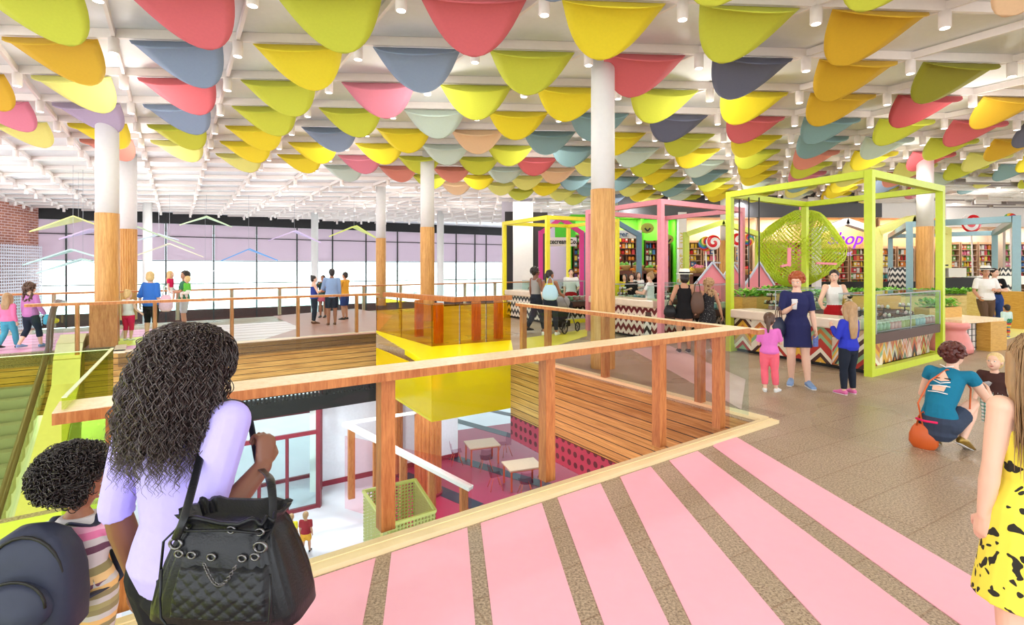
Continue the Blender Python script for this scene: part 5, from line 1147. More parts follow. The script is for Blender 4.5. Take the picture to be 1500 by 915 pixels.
# signs
def sign(name, px_, py_, Z, w_, h, m, label, txt, size, tm, cat='sign', rz=0., sx=1., bold=0.):
    x_ = gx(px_, Z); z_ = zy(py_, Z); t = thing(name, (x_, Z, z_), rz, label, cat)
    if w_: b = MB(); b.box((0, 0, 0), (w_, .08, h)); b.build('board', m, t)
    if txt: text(txt, size, tm, t, (0, -.05, 0), (math.pi / 2, 0, 0), .012, bold=bold, sx=sx)
    return t
BLK = MATS['black']
sign('shop_sign', 824, 354, 21.2, 1.15, .36, MATS['ceil_white'], 'cream sign board reading Icecream Co. in black letters', 'Icecream Co.', .27, BLK, bold=.006, sx=.8)
sign('shop_sign', 905, 343, 21.4, 1.95, .34, MATS['ceil_white'], 'cream gable board reading Burger in blue letters', 'Burger', .3, mat('sign_blue', (80, 110, 140), .5), bold=.004)
t = sign('shop_sign', 998, 378, 26.2, 0, 0, None, 'gold vertical lettering Sweet Luv on the cream pier', None, 0, None); o = text('Sweet Luv', .62, mat('gold_letters', (214, 190, 80), .4), t, (0, -.12, 0), (math.pi / 2, -math.pi / 2, 0), .02)
o.rotation_euler = Matrix(((0, -1, 0), (0, 0, -1), (1, 0, 0))).to_euler()
o = sign('shop_sign', 1236, 350, 22.2, 0, 0, None, 'purple script sign reading Shop hanging over the gift shop', 'Shop', .75, mat('sign_purple', (140, 30, 210), .4, emit=.6), bold=.008); tgt = [c for c in o.children][0] if o.children else None
for c_ in bpy.data.objects:
    if c_.parent == o and c_.type == 'FONT': c_.data.shear = .35
sign('shop_sign', 1234, 371, 22.3, 0, 0, None, 'small pale lilac script lettering sweet under the purple sign', 'sweet', .32, mat('sign_lilac', (205, 170, 235), .4, emit=.4))
# green boards with yellow badges
for px_, py_, r_, lb in ((948, 334, .34, 'olive badge high on the green shop wall with a dark V mark'), (978, 350, .3, 'olive badge low on the green shop wall with a dark V mark')):
    t = thing('wall_badge', (gx(px_, 26.4), 26.4, zy(py_, 26.4)), 0, lb, 'badge'); b = MB(); b.lathe([(r_, 0), (r_, .05)], 24); b.V = [(v[0], -v[2], v[1] * .8) for v in b.V]; b.build('disc', mat('badge_olive', (165, 165, 60), .5), t); b = MB(); b.bar((-.14, -.07, .0), (0, -.07, -.16), .03, .07); b.bar((.14, -.07, 0), (0, -.07, -.16), .03, .07); b.build('mark', BLK, t)
b = MB(); b.box((gx(828, 26.7), 26.7, zy(333, 26.7)), (1.05, .07, 1.05)); b.build('green_board', mat('board_green', (70, 190, 30), .5), org=(gx(828, 26.7), 26.7, zy(333, 26.7)), label='plain bright green board above the ice cream sign', cat='board')
# lollipops
def swirl(name, cols, spiral=True):
    m, nt, bb = _base(name); L = nt.links; tc = N(nt, 'ShaderNodeTexCoord'); sp = N(nt, 'ShaderNodeSeparateXYZ'); L.new(tc.outputs['Object'], sp.inputs[0])
    def M(op, a, c=None):
        n = N(nt, 'ShaderNodeMath', operation=op)
        for i, v in enumerate((a, c)):
            if v is None: continue
            if isinstance(v, (int, float)): n.inputs[i].default_value = v
            else: L.new(v, n.inputs[i])
        return n.outputs[0]
    an = M('DIVIDE', M('ARCTAN2', sp.outputs['Z'], sp.outputs['X']), 6.28318); r = M('SQRT', M('ADD', M('POWER', sp.outputs['X'], 2.), M('POWER', sp.outputs['Z'], 2.)))
    v = M('FRACT', M('ADD', M('ADD', an, 1.), M('MULTIPLY', r, 3.2 if spiral else 1.2))); v = M('FRACT', M('MULTIPLY', v, 1 if spiral else 2))
    rp = N(nt, 'ShaderNodeValToRGB'); cr = rp.color_ramp; cr.interpolation = 'CONSTANT'
    while len(cr.elements) < len(cols): cr.elements.new(.5)
    for i, c in enumerate(cols): cr.elements[i].position = i / len(cols); cr.elements[i].color = srgb(c) + (1,)
    L.new(v, rp.inputs[0]); L.new(rp.outputs[0], bb.inputs['Base Color']); bb.inputs['Roughness'].default_value = .2; return m
SR = swirl('swirl_red', [(225, 30, 40), (250, 245, 245)]); SRB = swirl('swirl_rainbow', [(225, 60, 60), (245, 200, 60), (80, 170, 80), (60, 120, 200)], False)
def lolly(px_, py_, Z, r_, m, label, zlow=.0):
    z_ = zy(py_, Z); t = thing('giant_lollipop', (gx(px_, Z), Z, z_), 0, label, 'lollipop'); b = MB(); b.lathe([(r_ * .8, -.07), (r_ * .97, -.04), (r_, 0), (r_ * .97, .04), (r_ * .8, .07)], 32); b.V = [(v[0], -v[2], v[1]) for v in b.V]; b.build('candy', m, t, True)
    b = MB(); b.tube([(0, 0, -r_), (.1, 0, zlow - z_)], .035, 8); b.build('stick', MATS['white'], t, True)
lolly(1045, 355, 25, .36, SR, 'giant red and white swirl lollipop in the sweet shop'); lolly(1034, 357, 25.3, .36, SRB, 'giant rainbow lollipop tucked behind the red swirl one'); lolly(1081, 352, 25, .36, SR, 'red swirl lollipop between the lime posts'); lolly(1096, 351, 25.2, .3, SRB, 'blue and green rainbow lollipop beside the mesh ball'); lolly(1423, 326, 26, .5, SR, 'pink red swirl lollipop over the market shelves'); lolly(1480, 322, 26.2, .35, SRB, 'rainbow lollipop behind the right pale blue post')
# baskets of produce in front of the green shops
for k, (px_, py_, c) in enumerate(((905, 398, 'red'), (915, 392, 'green'), (928, 400, 'orange'), (935, 392, 'green'), (950, 396, 'green'), (958, 402, 'orange'), (968, 396, 'yellow'), (1012, 400, 'yellow'), (1022, 396, 'pink'), (1090, 398, 'red'), (1098, 405, 'orange'))):
    Z_ = 24.; z_ = zy(py_ + 4, Z_); t = thing('produce_basket', (gx(px_, Z_), Z_, z_), 0, f'wicker basket of {c} produce, {ORD[k + 1]} along the shop front from the big column', 'basket', 'produce baskets at the shop fronts'); b = MB(); b.lathe([(.2, 0), (.27, .2), (.29, .24), (.25, .25), (.24, .2)], 16); b.build('basket', mat('wicker', (190, 150, 90), .8, bump=.5, scale=40), t, True)
    b = MB(); q = random.Random(k)
    for i in range(14): b.ell((q.uniform(-.16, .16), q.uniform(-.16, .16), .24 + q.uniform(0, .1)), (.07,) * 3, 8, 6)
    b.build('produce', MATS['prod_' + c], t, True).__setitem__('kind', 'stuff')
    b = MB(); b.box((0, 0, z_ / 2), (.6, .5, z_ - .005)); o = b.build('display_plinth', DW, label=f'dark wooden plinth under the {ORD[k + 1]} produce basket', cat='plinth', group='plinths at the shop fronts'); o.location = (gx(px_, Z_), Z_, 0)
# cashier desk with black screen
t = thing('cash_desk', (gx(1398, 18.6), 18.6, 0), 0, 'white cash desk with a black screen behind the herb hedge', 'desk'); b = MB(); b.box((0, 0, .7), (1.6, .5, 1.4)); b.build('desk', MATS['black'], t); b = MB(); b.box((-.1, -.1, 1.58), (.62, .3, .32)); b.build('white_screen', MATS['white'], t); b = MB(); b.box((-.55, -.05, 1.6), (.08, .3, .5)); b.box((-.48, -.05, 1.84), (.2, .3, .05)); b.build('monitor_arm', MATS['black'], t); b = MB(); b.box((2.0, .3, 1.3), (2.2, .4, .3)); b.build('counter_top', MATS['ceil_white'], t)
# hanging white baffles at the right
q = random.Random(11); kb = 0
BF = [mat('baffle_white', (238, 234, 228), .6), mat('baffle_taupe', (150, 140, 138), .6)]
for r_ in range(34):
    Y_ = 14.5 + r_ * .55
    s0 = max(14, 36 - Y_ * .2 - 6)
    x_ = (17.5 if Y_ > 20 else 17.5 + (20 - Y_) * 1.3) - (max(0, Y_ - 23) * .9)
    while x_ < 34:
        L_ = q.uniform(1.4, 3.0)
        if q.random() < .8:
            kb += 1; b = MB(); b.box((0, 0, 0), (L_, .06, .2)); o = b.build('ceiling_baffle', BF[q.random() < .3], label=f'thin hanging ceiling baffle in the {ORD[r_ + 1]} row at the right of the scallops', cat='ceiling baffle', group='baffles right of the scallops, row %d' % (r_ + 1)); o.location = (x_ + L_ / 2, Y_ + (x_ - 17) * .06, 5.15); o.rotation_euler = (0, 0, .06)
        x_ += L_ + q.uniform(.15, .8)
print('baffles', kb)
# ------------------------------------------------------------------ people
def at_floor(px, py): x, y = gp(px, py); return x, y
WALK = dict(knR=(.055, .07, .29), anR=(.052, .11, .05), knL=(-.055, .0, .29), anL=(-.052, -.13, .075))
def band_mat(name, cols, scale, stretch=None, noise=0.):
    m, nt, bb = _base(name); L = nt.links; tc = N(nt, 'ShaderNodeTexCoord'); sp = N(nt, 'ShaderNodeSeparateXYZ'); L.new(tc.outputs['Object'], sp.inputs[0])
    no = N(nt, 'ShaderNodeTexNoise', i_Scale=6.); L.new(tc.outputs['Object'], no.inputs['Vector'])
    a = N(nt, 'ShaderNodeMath', operation='MULTIPLY_ADD'); a.inputs[1].default_value = noise; L.new(no.outputs['Fac'], a.inputs[0]); L.new(sp.outputs['Z'], a.inputs[2])
    d = N(nt, 'ShaderNodeMath', operation='DIVIDE'); d.inputs[1].default_value = scale; L.new(a.outputs[0], d.inputs[0]); f = N(nt, 'ShaderNodeMath', operation='FRACT'); L.new(d.outputs[0], f.inputs[0])
    rp = N(nt, 'ShaderNodeValToRGB'); cr = rp.color_ramp; cr.interpolation = 'CONSTANT'
    while len(cr.elements) < len(cols): cr.elements.new(.5)
    for i, c in enumerate(cols): cr.elements[i].position = i / len(cols); cr.elements[i].color = srgb(c) + (1,)
    L.new(f.outputs[0], rp.inputs[0]); L.new(rp.outputs[0], bb.inputs['Base Color']); bb.inputs['Roughness'].default_value = .85; MATS[name] = m; return m
def voro_mat(name, base, spot_, scale, thr, lo=None):
    m, nt, bb = _base(name); L = nt.links; tc = N(nt, 'ShaderNodeTexCoord'); no = N(nt, 'ShaderNodeTexNoise', i_Scale=scale * .8, i_Detail=1.); L.new(tc.outputs['Object'], no.inputs['Vector'])
    va = N(nt, 'ShaderNodeMix', data_type='VECTOR'); va.inputs['Factor'].default_value = .12; L.new(tc.outputs['Object'], va.inputs['A']); L.new(no.outputs['Color'], va.inputs['B'])
    vo = N(nt, 'ShaderNodeTexVoronoi', i_Scale=scale); L.new(va.outputs['Result'], vo.inputs['Vector']); lt = N(nt, 'ShaderNodeMath', operation='LESS_THAN'); lt.inputs[1].default_value = thr; L.new(vo.outputs['Distance'], lt.inputs[0])
    mx = N(nt, 'ShaderNodeMix', data_type='RGBA'); L.new(lt.outputs[0], mx.inputs['Factor']); mx.inputs['A'].default_value = srgb(base) + (1,); mx.inputs['B'].default_value = srgb(spot_) + (1,); L.new(mx.outputs['Result'], bb.inputs['Base Color']); bb.inputs['Roughness'].default_value = .85; MATS[name] = m; return m
voro_mat('dress_floral', (244, 228, 80), (40, 38, 30), 19., .36)
voro_mat('dress_dots', (32, 30, 34), (200, 198, 200), 34., .16)
def plaid_mat():
    m, nt, bb = _base('plaid'); L = nt.links; tc = N(nt, 'ShaderNodeTexCoord'); 
    col = None
    rp = []
    for ax_, c in (('X', 26.), ('Z', 26.)):
        sp = N(nt, 'ShaderNodeSeparateXYZ'); L.new(tc.outputs['Object'], sp.inputs[0]); mu = N(nt, 'ShaderNodeMath', operation='MULTIPLY'); mu.inputs[1].default_value = c; L.new(sp.outputs[ax_], mu.inputs[0])
        f = N(nt, 'ShaderNodeMath', operation='FRACT'); L.new(mu.outputs[0], f.inputs[0]); r = N(nt, 'ShaderNodeValToRGB'); r.color_ramp.interpolation = 'CONSTANT'; e = r.color_ramp.elements; e[0].color = (1, 1, 1, 1); e[1].position = .6; e[1].color = srgb((150, 205, 200)) + (1,); g = r.color_ramp.elements.new(.88); g.color = srgb((90, 80, 60)) + (1,); L.new(f.outputs[0], r.inputs[0]); rp.append(r)
    mx = N(nt, 'ShaderNodeMix', data_type='RGBA', blend_type='MULTIPLY'); mx.inputs['Factor'].default_value = 1; L.new(rp[0].outputs[0], mx.inputs['A']); L.new(rp[1].outputs[0], mx.inputs['B']); L.new(mx.outputs['Result'], bb.inputs['Base Color']); MATS['plaid'] = m
plaid_mat()
mat('shoe_white', (240, 238, 236), .5); mat('shoe_blue', (130, 160, 205), .6); mat('shoe_pink', (225, 110, 170), .5); mat('shoe_dark', (40, 38, 40), .5); mat('shoe_brown', (110, 60, 45), .5); mat('shoe_gold', (150, 120, 50), .3, metal=.6); mat('leather_orange', (205, 92, 35), .45)
mat('leather_black', (20, 21, 26), .36, var=.2, scale=160, bump=.15, spec=.35); mat('leather_brown', (95, 65, 50), .5); mat('straw', (244, 240, 230), .7); mat('metal_dark', (120, 118, 120), .3, metal=.9)

# --- people near the lime stall
x, y = at_floor(1127, 573)
person(x, y, -22, 1.14, 'girl with a ponytail in a pink top and coral leggings by the stall counter', hs=1.3, hair='pony', hairm='hair_brown', vox=.008, yaw=-10, pitch=10, grip=None,
       J=dict(elR=(.13, .05, .60), wrR=(.07, .13, .69), elL=(-.12, .05, .58), wrL=(-.03, .14, .66), knR=(.06, .0, .27), anR=(.075, .0, .045), anL=(-.05, -.03, .045), ftR=(.5, 1, 0)),
       wear=(('top', 'c_pink', dict(t0=-.35, sleeve=.75, loose=.012, sflare=.01)), ('pants', 'c_coral', dict(leg=1.8, flare=.004))), shoes='shoe_white')
x, y = at_floor(1167, 563)
rw, P = person(x, y, 162, 1.71, 'red haired woman in a navy dress holding a white cup and looking down', skin='skin_light', hair='curly', hairm='hair_red', vox=.008, yaw=-22, pitch=22, wd=1.05,
       J=dict(elR=(.125, .03, .63), wrR=(.06, .14, .70), elL=(-.125, -.02, .64), wrL=(-.135, .05, .50), knR=(.05, .04, .285), anR=(.04, -.02, .045), knL=(-.06, .04, .29), anL=(-.075, .07, .045), ftR=(.3, 1, 0), ftL=(-.2, 1, 0)), grip=dict(R=((-.1, .25, .9), (-.6, .3, 0), (0, 1, .1), 1.0)),
       wear=(('dress', 'c_navy', dict(hem=.335, flare=.008, sleeve=.85, loose=.004, sflare=.006, t1=2.97)),), shoes='shoe_blue')
M_ = Matrix.Translation((x, y, 0)) @ Matrix.Rotation(R(162), 4, 'Z')
def wl(M_, v): return tuple(M_ @ V3(v))
c = wl(M_, P['wrR'] + V3((-.02, .05, .03))); b = MB(); b.lathe([(.028, -.06), (.04, .08), (.042, .085), (.035, .09)], 16, c); b.build('paper_cup', MATS['c_white'], smooth=True, org=c, label='tall white paper cup held by the red haired woman', cat='cup')
c = wl(M_, P['elR'] + V3((.06, .08, -.32))); pouch('handbag', MATS['leather_black'] if False else mat('leather_navy', (36, 44, 66), .45), c, (.3, .14, .26), R(30), 'navy drawstring shoulder bag hanging between the girl in pink and the red haired woman', 'handbag', MATS['leather_brown'])
c = wl(M_, P['wrL'] + V3((0, .02, -.17))); b = MB(); b.box(c, (.08, .03, .16), .4); b.build('folded_scarf', mat('scarf_bluewhite', (110, 130, 200), .8, var=.5, scale=60), org=c, label='small blue and white pouch in the hanging hand of the red haired woman', cat='pouch')
x, y = at_floor(1243, 577)
person(x, y, 18, 1.31, 'girl with long blond hair in a blue hoodie seen from behind at the stall', hs=1.2, hair='long', hairm='hair_light', vox=.008, yaw=12,
       J=dict(elR=(.135, .02, .62), wrR=(.03, .13, .66), elL=(-.135, .02, .61), wrL=(-.09, .12, .72), anR=(.065, 0, .045), anL=(-.065, 0, .045), ftR=(.1, 1, 0), hairlen=-.25),
       wear=(('jacket', 'c_blue', dict(t0=-.5, sleeve=1.95, loose=.014, name='hoodie')), ('pants', 'c_djeans', dict(leg=1.93))), shoes='shoe_pink')
Z_ = 10.3; x = ax(1222, Z_)
person(x, Z_, 170, 1.74, 'server with dark ponytail, white sleeveless top and red apron at the lime stall', hair='pony', hairm='hair_dark', vox=.008, yaw=-25, pitch=14,
       J=dict(elR=(.17, .06, .64), wrR=(.21, .2, .60), elL=(-.15, .05, .63), wrL=(-.07, .16, .68)),
       wear=(('top', 'c_white', dict(t0=-.1, t1=2.75, name='sleeveless_top')), ('skirt', 'c_red', dict(hem=.3, flare=.02, name='apron'))), shoes='shoe_dark')
c = (x + .08, Z_ - .32, 1.2); b = MB(); b.box(c, (.13, .02, .07), .2, rx=.9); b.build('phone', MATS['black'], org=c, label='black phone in the hand of the server in the white top', cat='phone')
# crouching woman and boy
x, y = at_floor(1388, 655)
h = 1.62
J = dict(pel=(0, -.10, .175), waist=(0, -.10, .27), chest=(.0, -.03, .375), neck=(.0, .055, .465), shR=(.10, .04, .448), shL=(-.10, .03, .45),
         elR=(.15, .12, .31), wrR=(.10, .27, .33), elL=(-.155, .05, .29), wrL=(-.14, .17, .26), hipR=(.05, -.09, .165), hipL=(-.05, -.09, .165), knR=(.075, .14, .27), knL=(-.08, .12, .16),
         anR=(.07, .015, .075), anL=(-.06, -.04, .08), ftR=(.1, 1, -.45), ftL=(-.1, 1, -.6))
person(x, y, -62, h, 'crouching woman in a teal top with open bow back and denim shorts', skin='skin_light', hair='curly', hairm='hair_auburn', vox=.007, yaw=-8, pitch=8, J=J,
       wear=(('top', 'c_teal2', dict(t0=.1, sleeve=.3, inf=.008)), ('pants', 'c_shortd', dict(leg=.5, t1=.35, name='shorts', inf=.013))), shoes='shoe_gold')
Mc = Matrix.Translation((x, y, 0)) @ Matrix.Rotation(R(-62), 4, 'Z')
b = MB()
def bk(u, f, k=1.):
    c_ = V3(J['waist']).lerp(V3(J['neck']), f); return (c_ + V3((u, 0, 0)) + V3((0, -.78, .62)) * (.078 * k - abs(u) ** 2 * 4)) * h
crl = [o for o in bpy.data.objects if o.name.startswith('person') and o.parent is None and 'crouching' in o.get('label', '')][0]
for u0, v0, u1, v1 in ((-.035, .97, .0, .9), (0, .9, .035, .97), (-.05, .36, .05, .40), (-.045, .52, .0, .44), (0, .44, .045, .52), (-.05, .2, .05, .2)): b.tube([bk(u0, v0), bk((u0 + u1) / 2, (v0 + v1) / 2), bk(u1, v1)], .0055, 6)
b.build('white_piping', MATS['white'], crl, True)
b = MB(); b.add([bk(0, .80, .99), bk(-.038, .56, .99), bk(0, .5, .99), bk(.038, .56, .99)], [(0, 1, 2, 3)]); b.add([bk(-.035, .38, .99), bk(.035, .42, .99), bk(.03, .24, .99), bk(-.03, .24, .99)], [(0, 1, 2, 3)]); b.build('bare_back', MATS['skin_light'], crl)
b = MB(); b.tube([bk(-.04, .58, .99), bk(.04, .60, .99)], .009, 6); b.build('bra_strap', MATS['black'], crl)
b = MB(); b.tube([bk(-.055, -.60, 1.12), bk(0, -.66, 1.22), bk(.055, -.60, 1.12)], .011, 8); b.build('belt', MATS['c_magenta'], crl, True)
c = wl(Mc, (-.0, -.24, .20)); t = pouch('shoulder_bag', MATS['leather_orange'], wl(Mc, (-.10, -.24, .02)), (.24, .1, .21), R(-50), 'orange leather bag hanging down to the floor beside the crouching woman', 'handbag', MATS['leather_orange'])
b = MB(); b.tube([wl(Mc, (-.10, -.24, .2)), wl(Mc, (-.12, -.30, .45)), wl(Mc, (-.08, -.17, .66)), wl(Mc, (.0, -.02, .775)), wl(Mc, (.06, .10, .75)), wl(Mc, (.14, .12, .60)), wl(Mc, (.17, .02, .42))], .008, 8)
b.build('bag_strap', MATS['leather_orange'], label='thin orange strap crossing the back of the crouching woman', cat='strap', org=wl(Mc, (-.1, -.24, .2)))
c = wl(Mc, (.10, .56, .58)); b = MB(); b.box(c, (.1, .03, .07), .4, rx=.5); b.build('phone', MATS['grey'], org=c, label='small grey phone held out by the crouching woman', cat='phone')
x, y = at_floor(1457, 637)
rb, Pb = person(x, y, 128, .88, 'smiling blond toddler boy in a brown polo shirt and plaid trousers', hs=1.55, hair='short', hairm='hair_blond', vox=.006, yaw=-10, fem=False, wd=1.15, pitch=-5,
       J=dict(elR=(.15, .03, .52), wrR=(.17, .11, .40), elL=(-.155, .0, .52), wrL=(-.15, .06, .42)),
       wear=(('top', 'c_choc', dict(t0=-.5, sleeve=.6, loose=.004, sflare=.008, name='polo_shirt')), ('pants', 'plaid', dict(leg=1.55, flare=.012))), shoes='shoe_dark')
Mb = Matrix.Rotation(0, 4, 'Z'); t = MB(); t.tube([(-.03 + .02 * math.cos(a), .085, .40 + .02 * math.sin(a)) for a in [k * .63 for k in range(10)]], .004, 5, closed=True); t.tube([(-.075 + .02 * math.cos(a), .08, .40 + .02 * math.sin(a)) for a in [k * .63 for k in range(10)]], .004, 5, closed=True); t.box((-.052, .085, .425), (.05, .006, .015)); t.build('motorbike_print', MATS['c_white'], rb)
# woman in the yellow dress, right edge
def long_strands(name, m, parent, hp, q, n_, l0, l1, seed=1, wave=.012, curl_r=0., turns=0, r0=.0016, spread=.05, zmin=-.15, front=.0, segs=16, forward=.2, hc=(0, -.013, .018), er=(.056, .062, .058), down=None, amp=1., side=3, face_y=.02, vfall=None, zend=None):
    """strands of hair growing from the scalp"""
    q_ = random.Random(seed); V = []; F = []; k_ = 0; Vy = Matrix.Rotation(R(vfall or 0), 3, 'Z')
    while k_ < n_:
        a = q_.uniform(0, 6.283); zz = q_.uniform(zmin, 1); rad = math.sqrt(max(0, 1 - zz * zz)); d = V3((rad * math.cos(a), rad * math.sin(a), zz))
        if d.y > face_y and zz < .75: continue
        k_ += 1; root = V3(hc) + V3((d.x * er[0], d.y * er[1], d.z * er[2])); L_ = q_.uniform(l0, l1) * (1.0 if d.y < .2 else .85);
        if zend: L_ = root.z - q_.uniform(*zend)
        ph = q_.uniform(0, 6.28); tw = q_.uniform(.85, 1.15) * turns * q_.choice((-1, 1))
        out = V3((d.x, d.y, 0)); out = out.normalized() if out.length > .05 else V3((q_.uniform(-1, 1), -1, 0)).normalized(); sp_ = spread * q_.uniform(.4, 1.1); base = []; s1 = er[0] * .5
        for i in range(segs + 1):
            f = i / segs; p = root + out * (sp_ * (1 - math.exp(-3 * f)) * (1 if out.y < .3 else .7)) + V3((0, -forward * .03 * f, 0)); drop = L_ * f; lift = .02 * math.sin(min(1, f * 4) * math.pi * .5) * (1 if zz > .3 else .2)
            p.z = root.z + lift - drop * min(1, .25 + f * 1.1)
            # keep outside of the head
            e = V3(((p.x - hc[0]) / er[0], (p.y - hc[1]) / er[1], (p.z - hc[2]) / er[2]))
            if e.length < 1.02: e = e.normalized() * 1.03 if e.length > 1e-4 else V3((0, -1, 0)); p = V3(hc) + V3((e.x * er[0], e.y * er[1], e.z * er[2]))
            if vfall: off = p - root; base_w = hp(*root) + Vy @ (off * q)
            cr = curl_r * min(1, f * 3) * amp; an = ph + tw * 6.283 * f * L_ / .1
            dd = V3((math.cos(an) * cr + wave * math.sin(f * 7 + ph) * f, math.sin(an) * cr, 0)); base.append(base_w + Vy @ (dd * q) if vfall else hp(*(p + dd)))
        o = len(V); rr = r0 * q
        for i, p in enumerate(base):
            t = (base[min(i + 1, segs)] - base[max(i - 1, 0)]).normalized(); u = t.orthogonal().normalized(); w_ = t.cross(u); r_ = rr * (1 if i < segs * .7 else 1 - .8 * (i - segs * .7) / (segs * .3 + .01))
            for s in range(side): an = 6.283 * s / side; V.append(tuple(p + (u * math.cos(an) + w_ * math.sin(an)) * r_))
        for i in range(segs):
            for s in range(side): F.append((o + i * side + s, o + i * side + (s + 1) % side, o + (i + 1) * side + (s + 1) % side, o + (i + 1) * side + s))
    me = bpy.data.meshes.new(name); me.from_pydata(V, [], F); me.materials.append(m); me.polygons.foreach_set('use_smooth', [True] * len(F)); me.update(); o = bpy.data.objects.new(name, me); COL.objects.link(o); o.parent = parent; return o
Z_ = 2.15; x = ax(1516, Z_)
ry, Py = person(x, Z_, -8, 1.52, 'young woman with long light brown hair in a yellow floral dress, cropped at the edge', hs=1.1, hair='long', hairm='hair_light', vox=.006, yaw=10, curl=.35, wd=.98,
       J=dict(hairlen=-.2, shL=(-.086, -.005, .80), elL=(-.108, -.005, .645), wrL=(-.112, .02, .49), elR=(.13, -.01, .63)),
       wear=(('dress', 'dress_floral', dict(t1=2.35, hem=.27, flare=.035, strap=0, inf=.008)),))
long_strands('hair_strands', MATS['hair_light'], ry, Py['_'][0], Py['_'][1], 900, .18, .30, 5, .004, 0, 0, .0016, .02, segs=14)
b = MB()
for sg in (-1, 1): b.tube([Py['neck'] + V3((sg * .05, .06, -.09)), Py['neck'] + V3((sg * .035, .03, .0)), Py['neck'] + V3((sg * .02, -.04, .02))], .006, 8)
b.build('halter_strap', MATS['dress_floral'], ry, True)

# --- couple at the right, toddler 08, cashier
x, y = at_floor(1444, 488)
r_, P = person(x, y, 165, 1.78, 'man in a white straw hat, white shirt and brown trousers holding a drink', skin='skin_tan', hairm='hair_brown', fem=False, J=dict(WALK, elR=(.15, 0, .64), wrR=(.14, .1, .55), elL=(-.14, .06, .64), wrL=(-.05, .15, .66)), yaw=-15,
       wear=(('top', 'c_white', dict(t0=-.35, sleeve=.8, loose=.01)), ('pants', 'c_brown', dict(leg=1.7, flare=.006))), shoes='shoe_brown'); hat(r_, P, MATS['straw'], MATS['black'])
x, y = at_floor(1459, 487)
person(x + .05, y + .1, 150, 1.76, 'woman in black top and blue jeans walking beside the man in the straw hat', hair='pony', J=dict(WALK, elR=(.13, .06, .64), wrR=(.03, .15, .72), elL=(-.13, .05, .64), wrL=(-.0, .14, .68)), yaw=35, pitch=8,
       wear=(('top', 'c_black', dict(t0=-.1, sleeve=.7)), ('pants', 'c_jeans', dict(leg=1.9))), shoes='shoe_white')
x, y = at_floor(1474, 494)
rt, Pt = person(x, y, 4, .84, 'toddler seen from behind in a pale shirt with a green number 08', skin='skin_tan', hs=1.5, hair='short', hairm='hair_dark', fem=False, wd=1.15, vox=.008,
       wear=(('top', 'c_mint', dict(t0=-.3, sleeve=1.8, loose=.012)), ('pants', band_mat('leg_bands', [(240, 150, 60), (90, 150, 160), (240, 210, 80), (220, 70, 60), (90, 90, 100)], .2), dict(leg=1.7))), shoes='shoe_blue')
text('08', .13, mat('print_green', (20, 130, 80), .7), rt, (0, -.088, .43), (math.pi / 2, 0, 0), .004, bold=.004, name='number_print')
x = ax(1405, 19.4)
person(x, 19.4, 100, 1.66, 'cashier with a dark ponytail behind the black screen at the cash desk', hair='pony', wear=(('top', 'c_djeans', dict(sleeve=1.9)), ('pants', 'c_black', {})), shoes='shoe_dark', J=dict(elR=(.13, .08, .64), wrR=(.1, .2, .62), elL=(-.13, .08, .64), wrL=(-.1, .2, .62)))

# --- couple with stroller
x, y = at_floor(785, 487)
person(x, y, -60, 1.79, 'man in a grey tank top and dark trousers walking arm in arm', skin='skin_dark', hair='curly', hairm='hair_dark', fem=False, J=dict(WALK, elR=(.15, .02, .64), wrR=(.06, .13, .64)), yaw=-15,
       wear=(('top', 'c_grey', dict(t0=-.3, t1=2.8, name='tank_top')), ('pants', 'c_djeans', dict(leg=1.93, flare=.004))), shoes='shoe_dark')
x, y = at_floor(806, 492)
person(x, y, -28, 1.72, 'woman with a dark ponytail in a yellow top pushing a stroller', skin='skin_brown', hair='pony', J=dict(WALK, elR=(.14, .04, .64), wrR=(.14, .17, .60), elL=(-.13, .04, .64), wrL=(-.12, .16, .60)), yaw=-30,
       wear=(('top', 'c_yellow', dict(t0=-.2, t1=2.75, name='tank_top')), ('pants', 'c_djeans', dict(leg=1.85))), shoes='shoe_white')
pouch('tote_bag', MATS['c_sky'], (x - .02, y - .22, .98), (.42, .14, .34), R(-20), 'pale blue tote bag on the shoulder of the woman with the stroller', 'bag', MATS['c_sky'])
t = thing('stroller', (x + .38, y + .75, 0), R(-35), 'grey and black stroller pushed past the oak column', 'stroller')
b = MB(); b.loft([((0, -.1, .45), .2, .12), ((0, .12, .5), .21, .16), ((0, .25, .75), .2, .12)], 14); b.build('seat', MATS['c_black'], t, True)
b = MB(); b.ell((0, -.02, .82), (.22, .26, .2), 16, 8); b.build('hood', MATS['c_grey'], t, True)
b = MB(); b.tube([(-.2, -.35, 1.02), (-.2, .1, .6), (-.2, .4, .15)], .015); b.tube([(.2, -.35, 1.02), (.2, .1, .6), (.2, .4, .15)], .015); b.tube([(-.2, -.35, 1.02), (.2, -.35, 1.02)], .018); b.tube([(-.2, .1, .6), (-.24, -.3, .15)], .015); b.tube([(.2, .1, .6), (.24, -.3, .15)], .015); b.build('chassis', MATS['grey'], t, True)
b = MB(); b.box((0, -.05, .25), (.34, .4, .16)); b.build('basket', MATS['c_black'], t)
for sx in (-1, 1):
    for yy, r_ in ((-.3, .15), (.42, .12)):
        b = MB(); b.tube([(sx * .25, yy + math.cos(k * .3927) * r_, r_ + .015 + math.sin(k * .3927) * r_) for k in range(16)], .018, 6, closed=True)
        for k in range(5): b.bar((sx * .25, yy, r_ + .015), (sx * .25, yy + math.cos(k * 1.257) * r_, r_ + .015 + math.sin(k * 1.257) * r_), .01, .01, (1, 0, 0))
        b.build('wheel', MATS['black'], t)
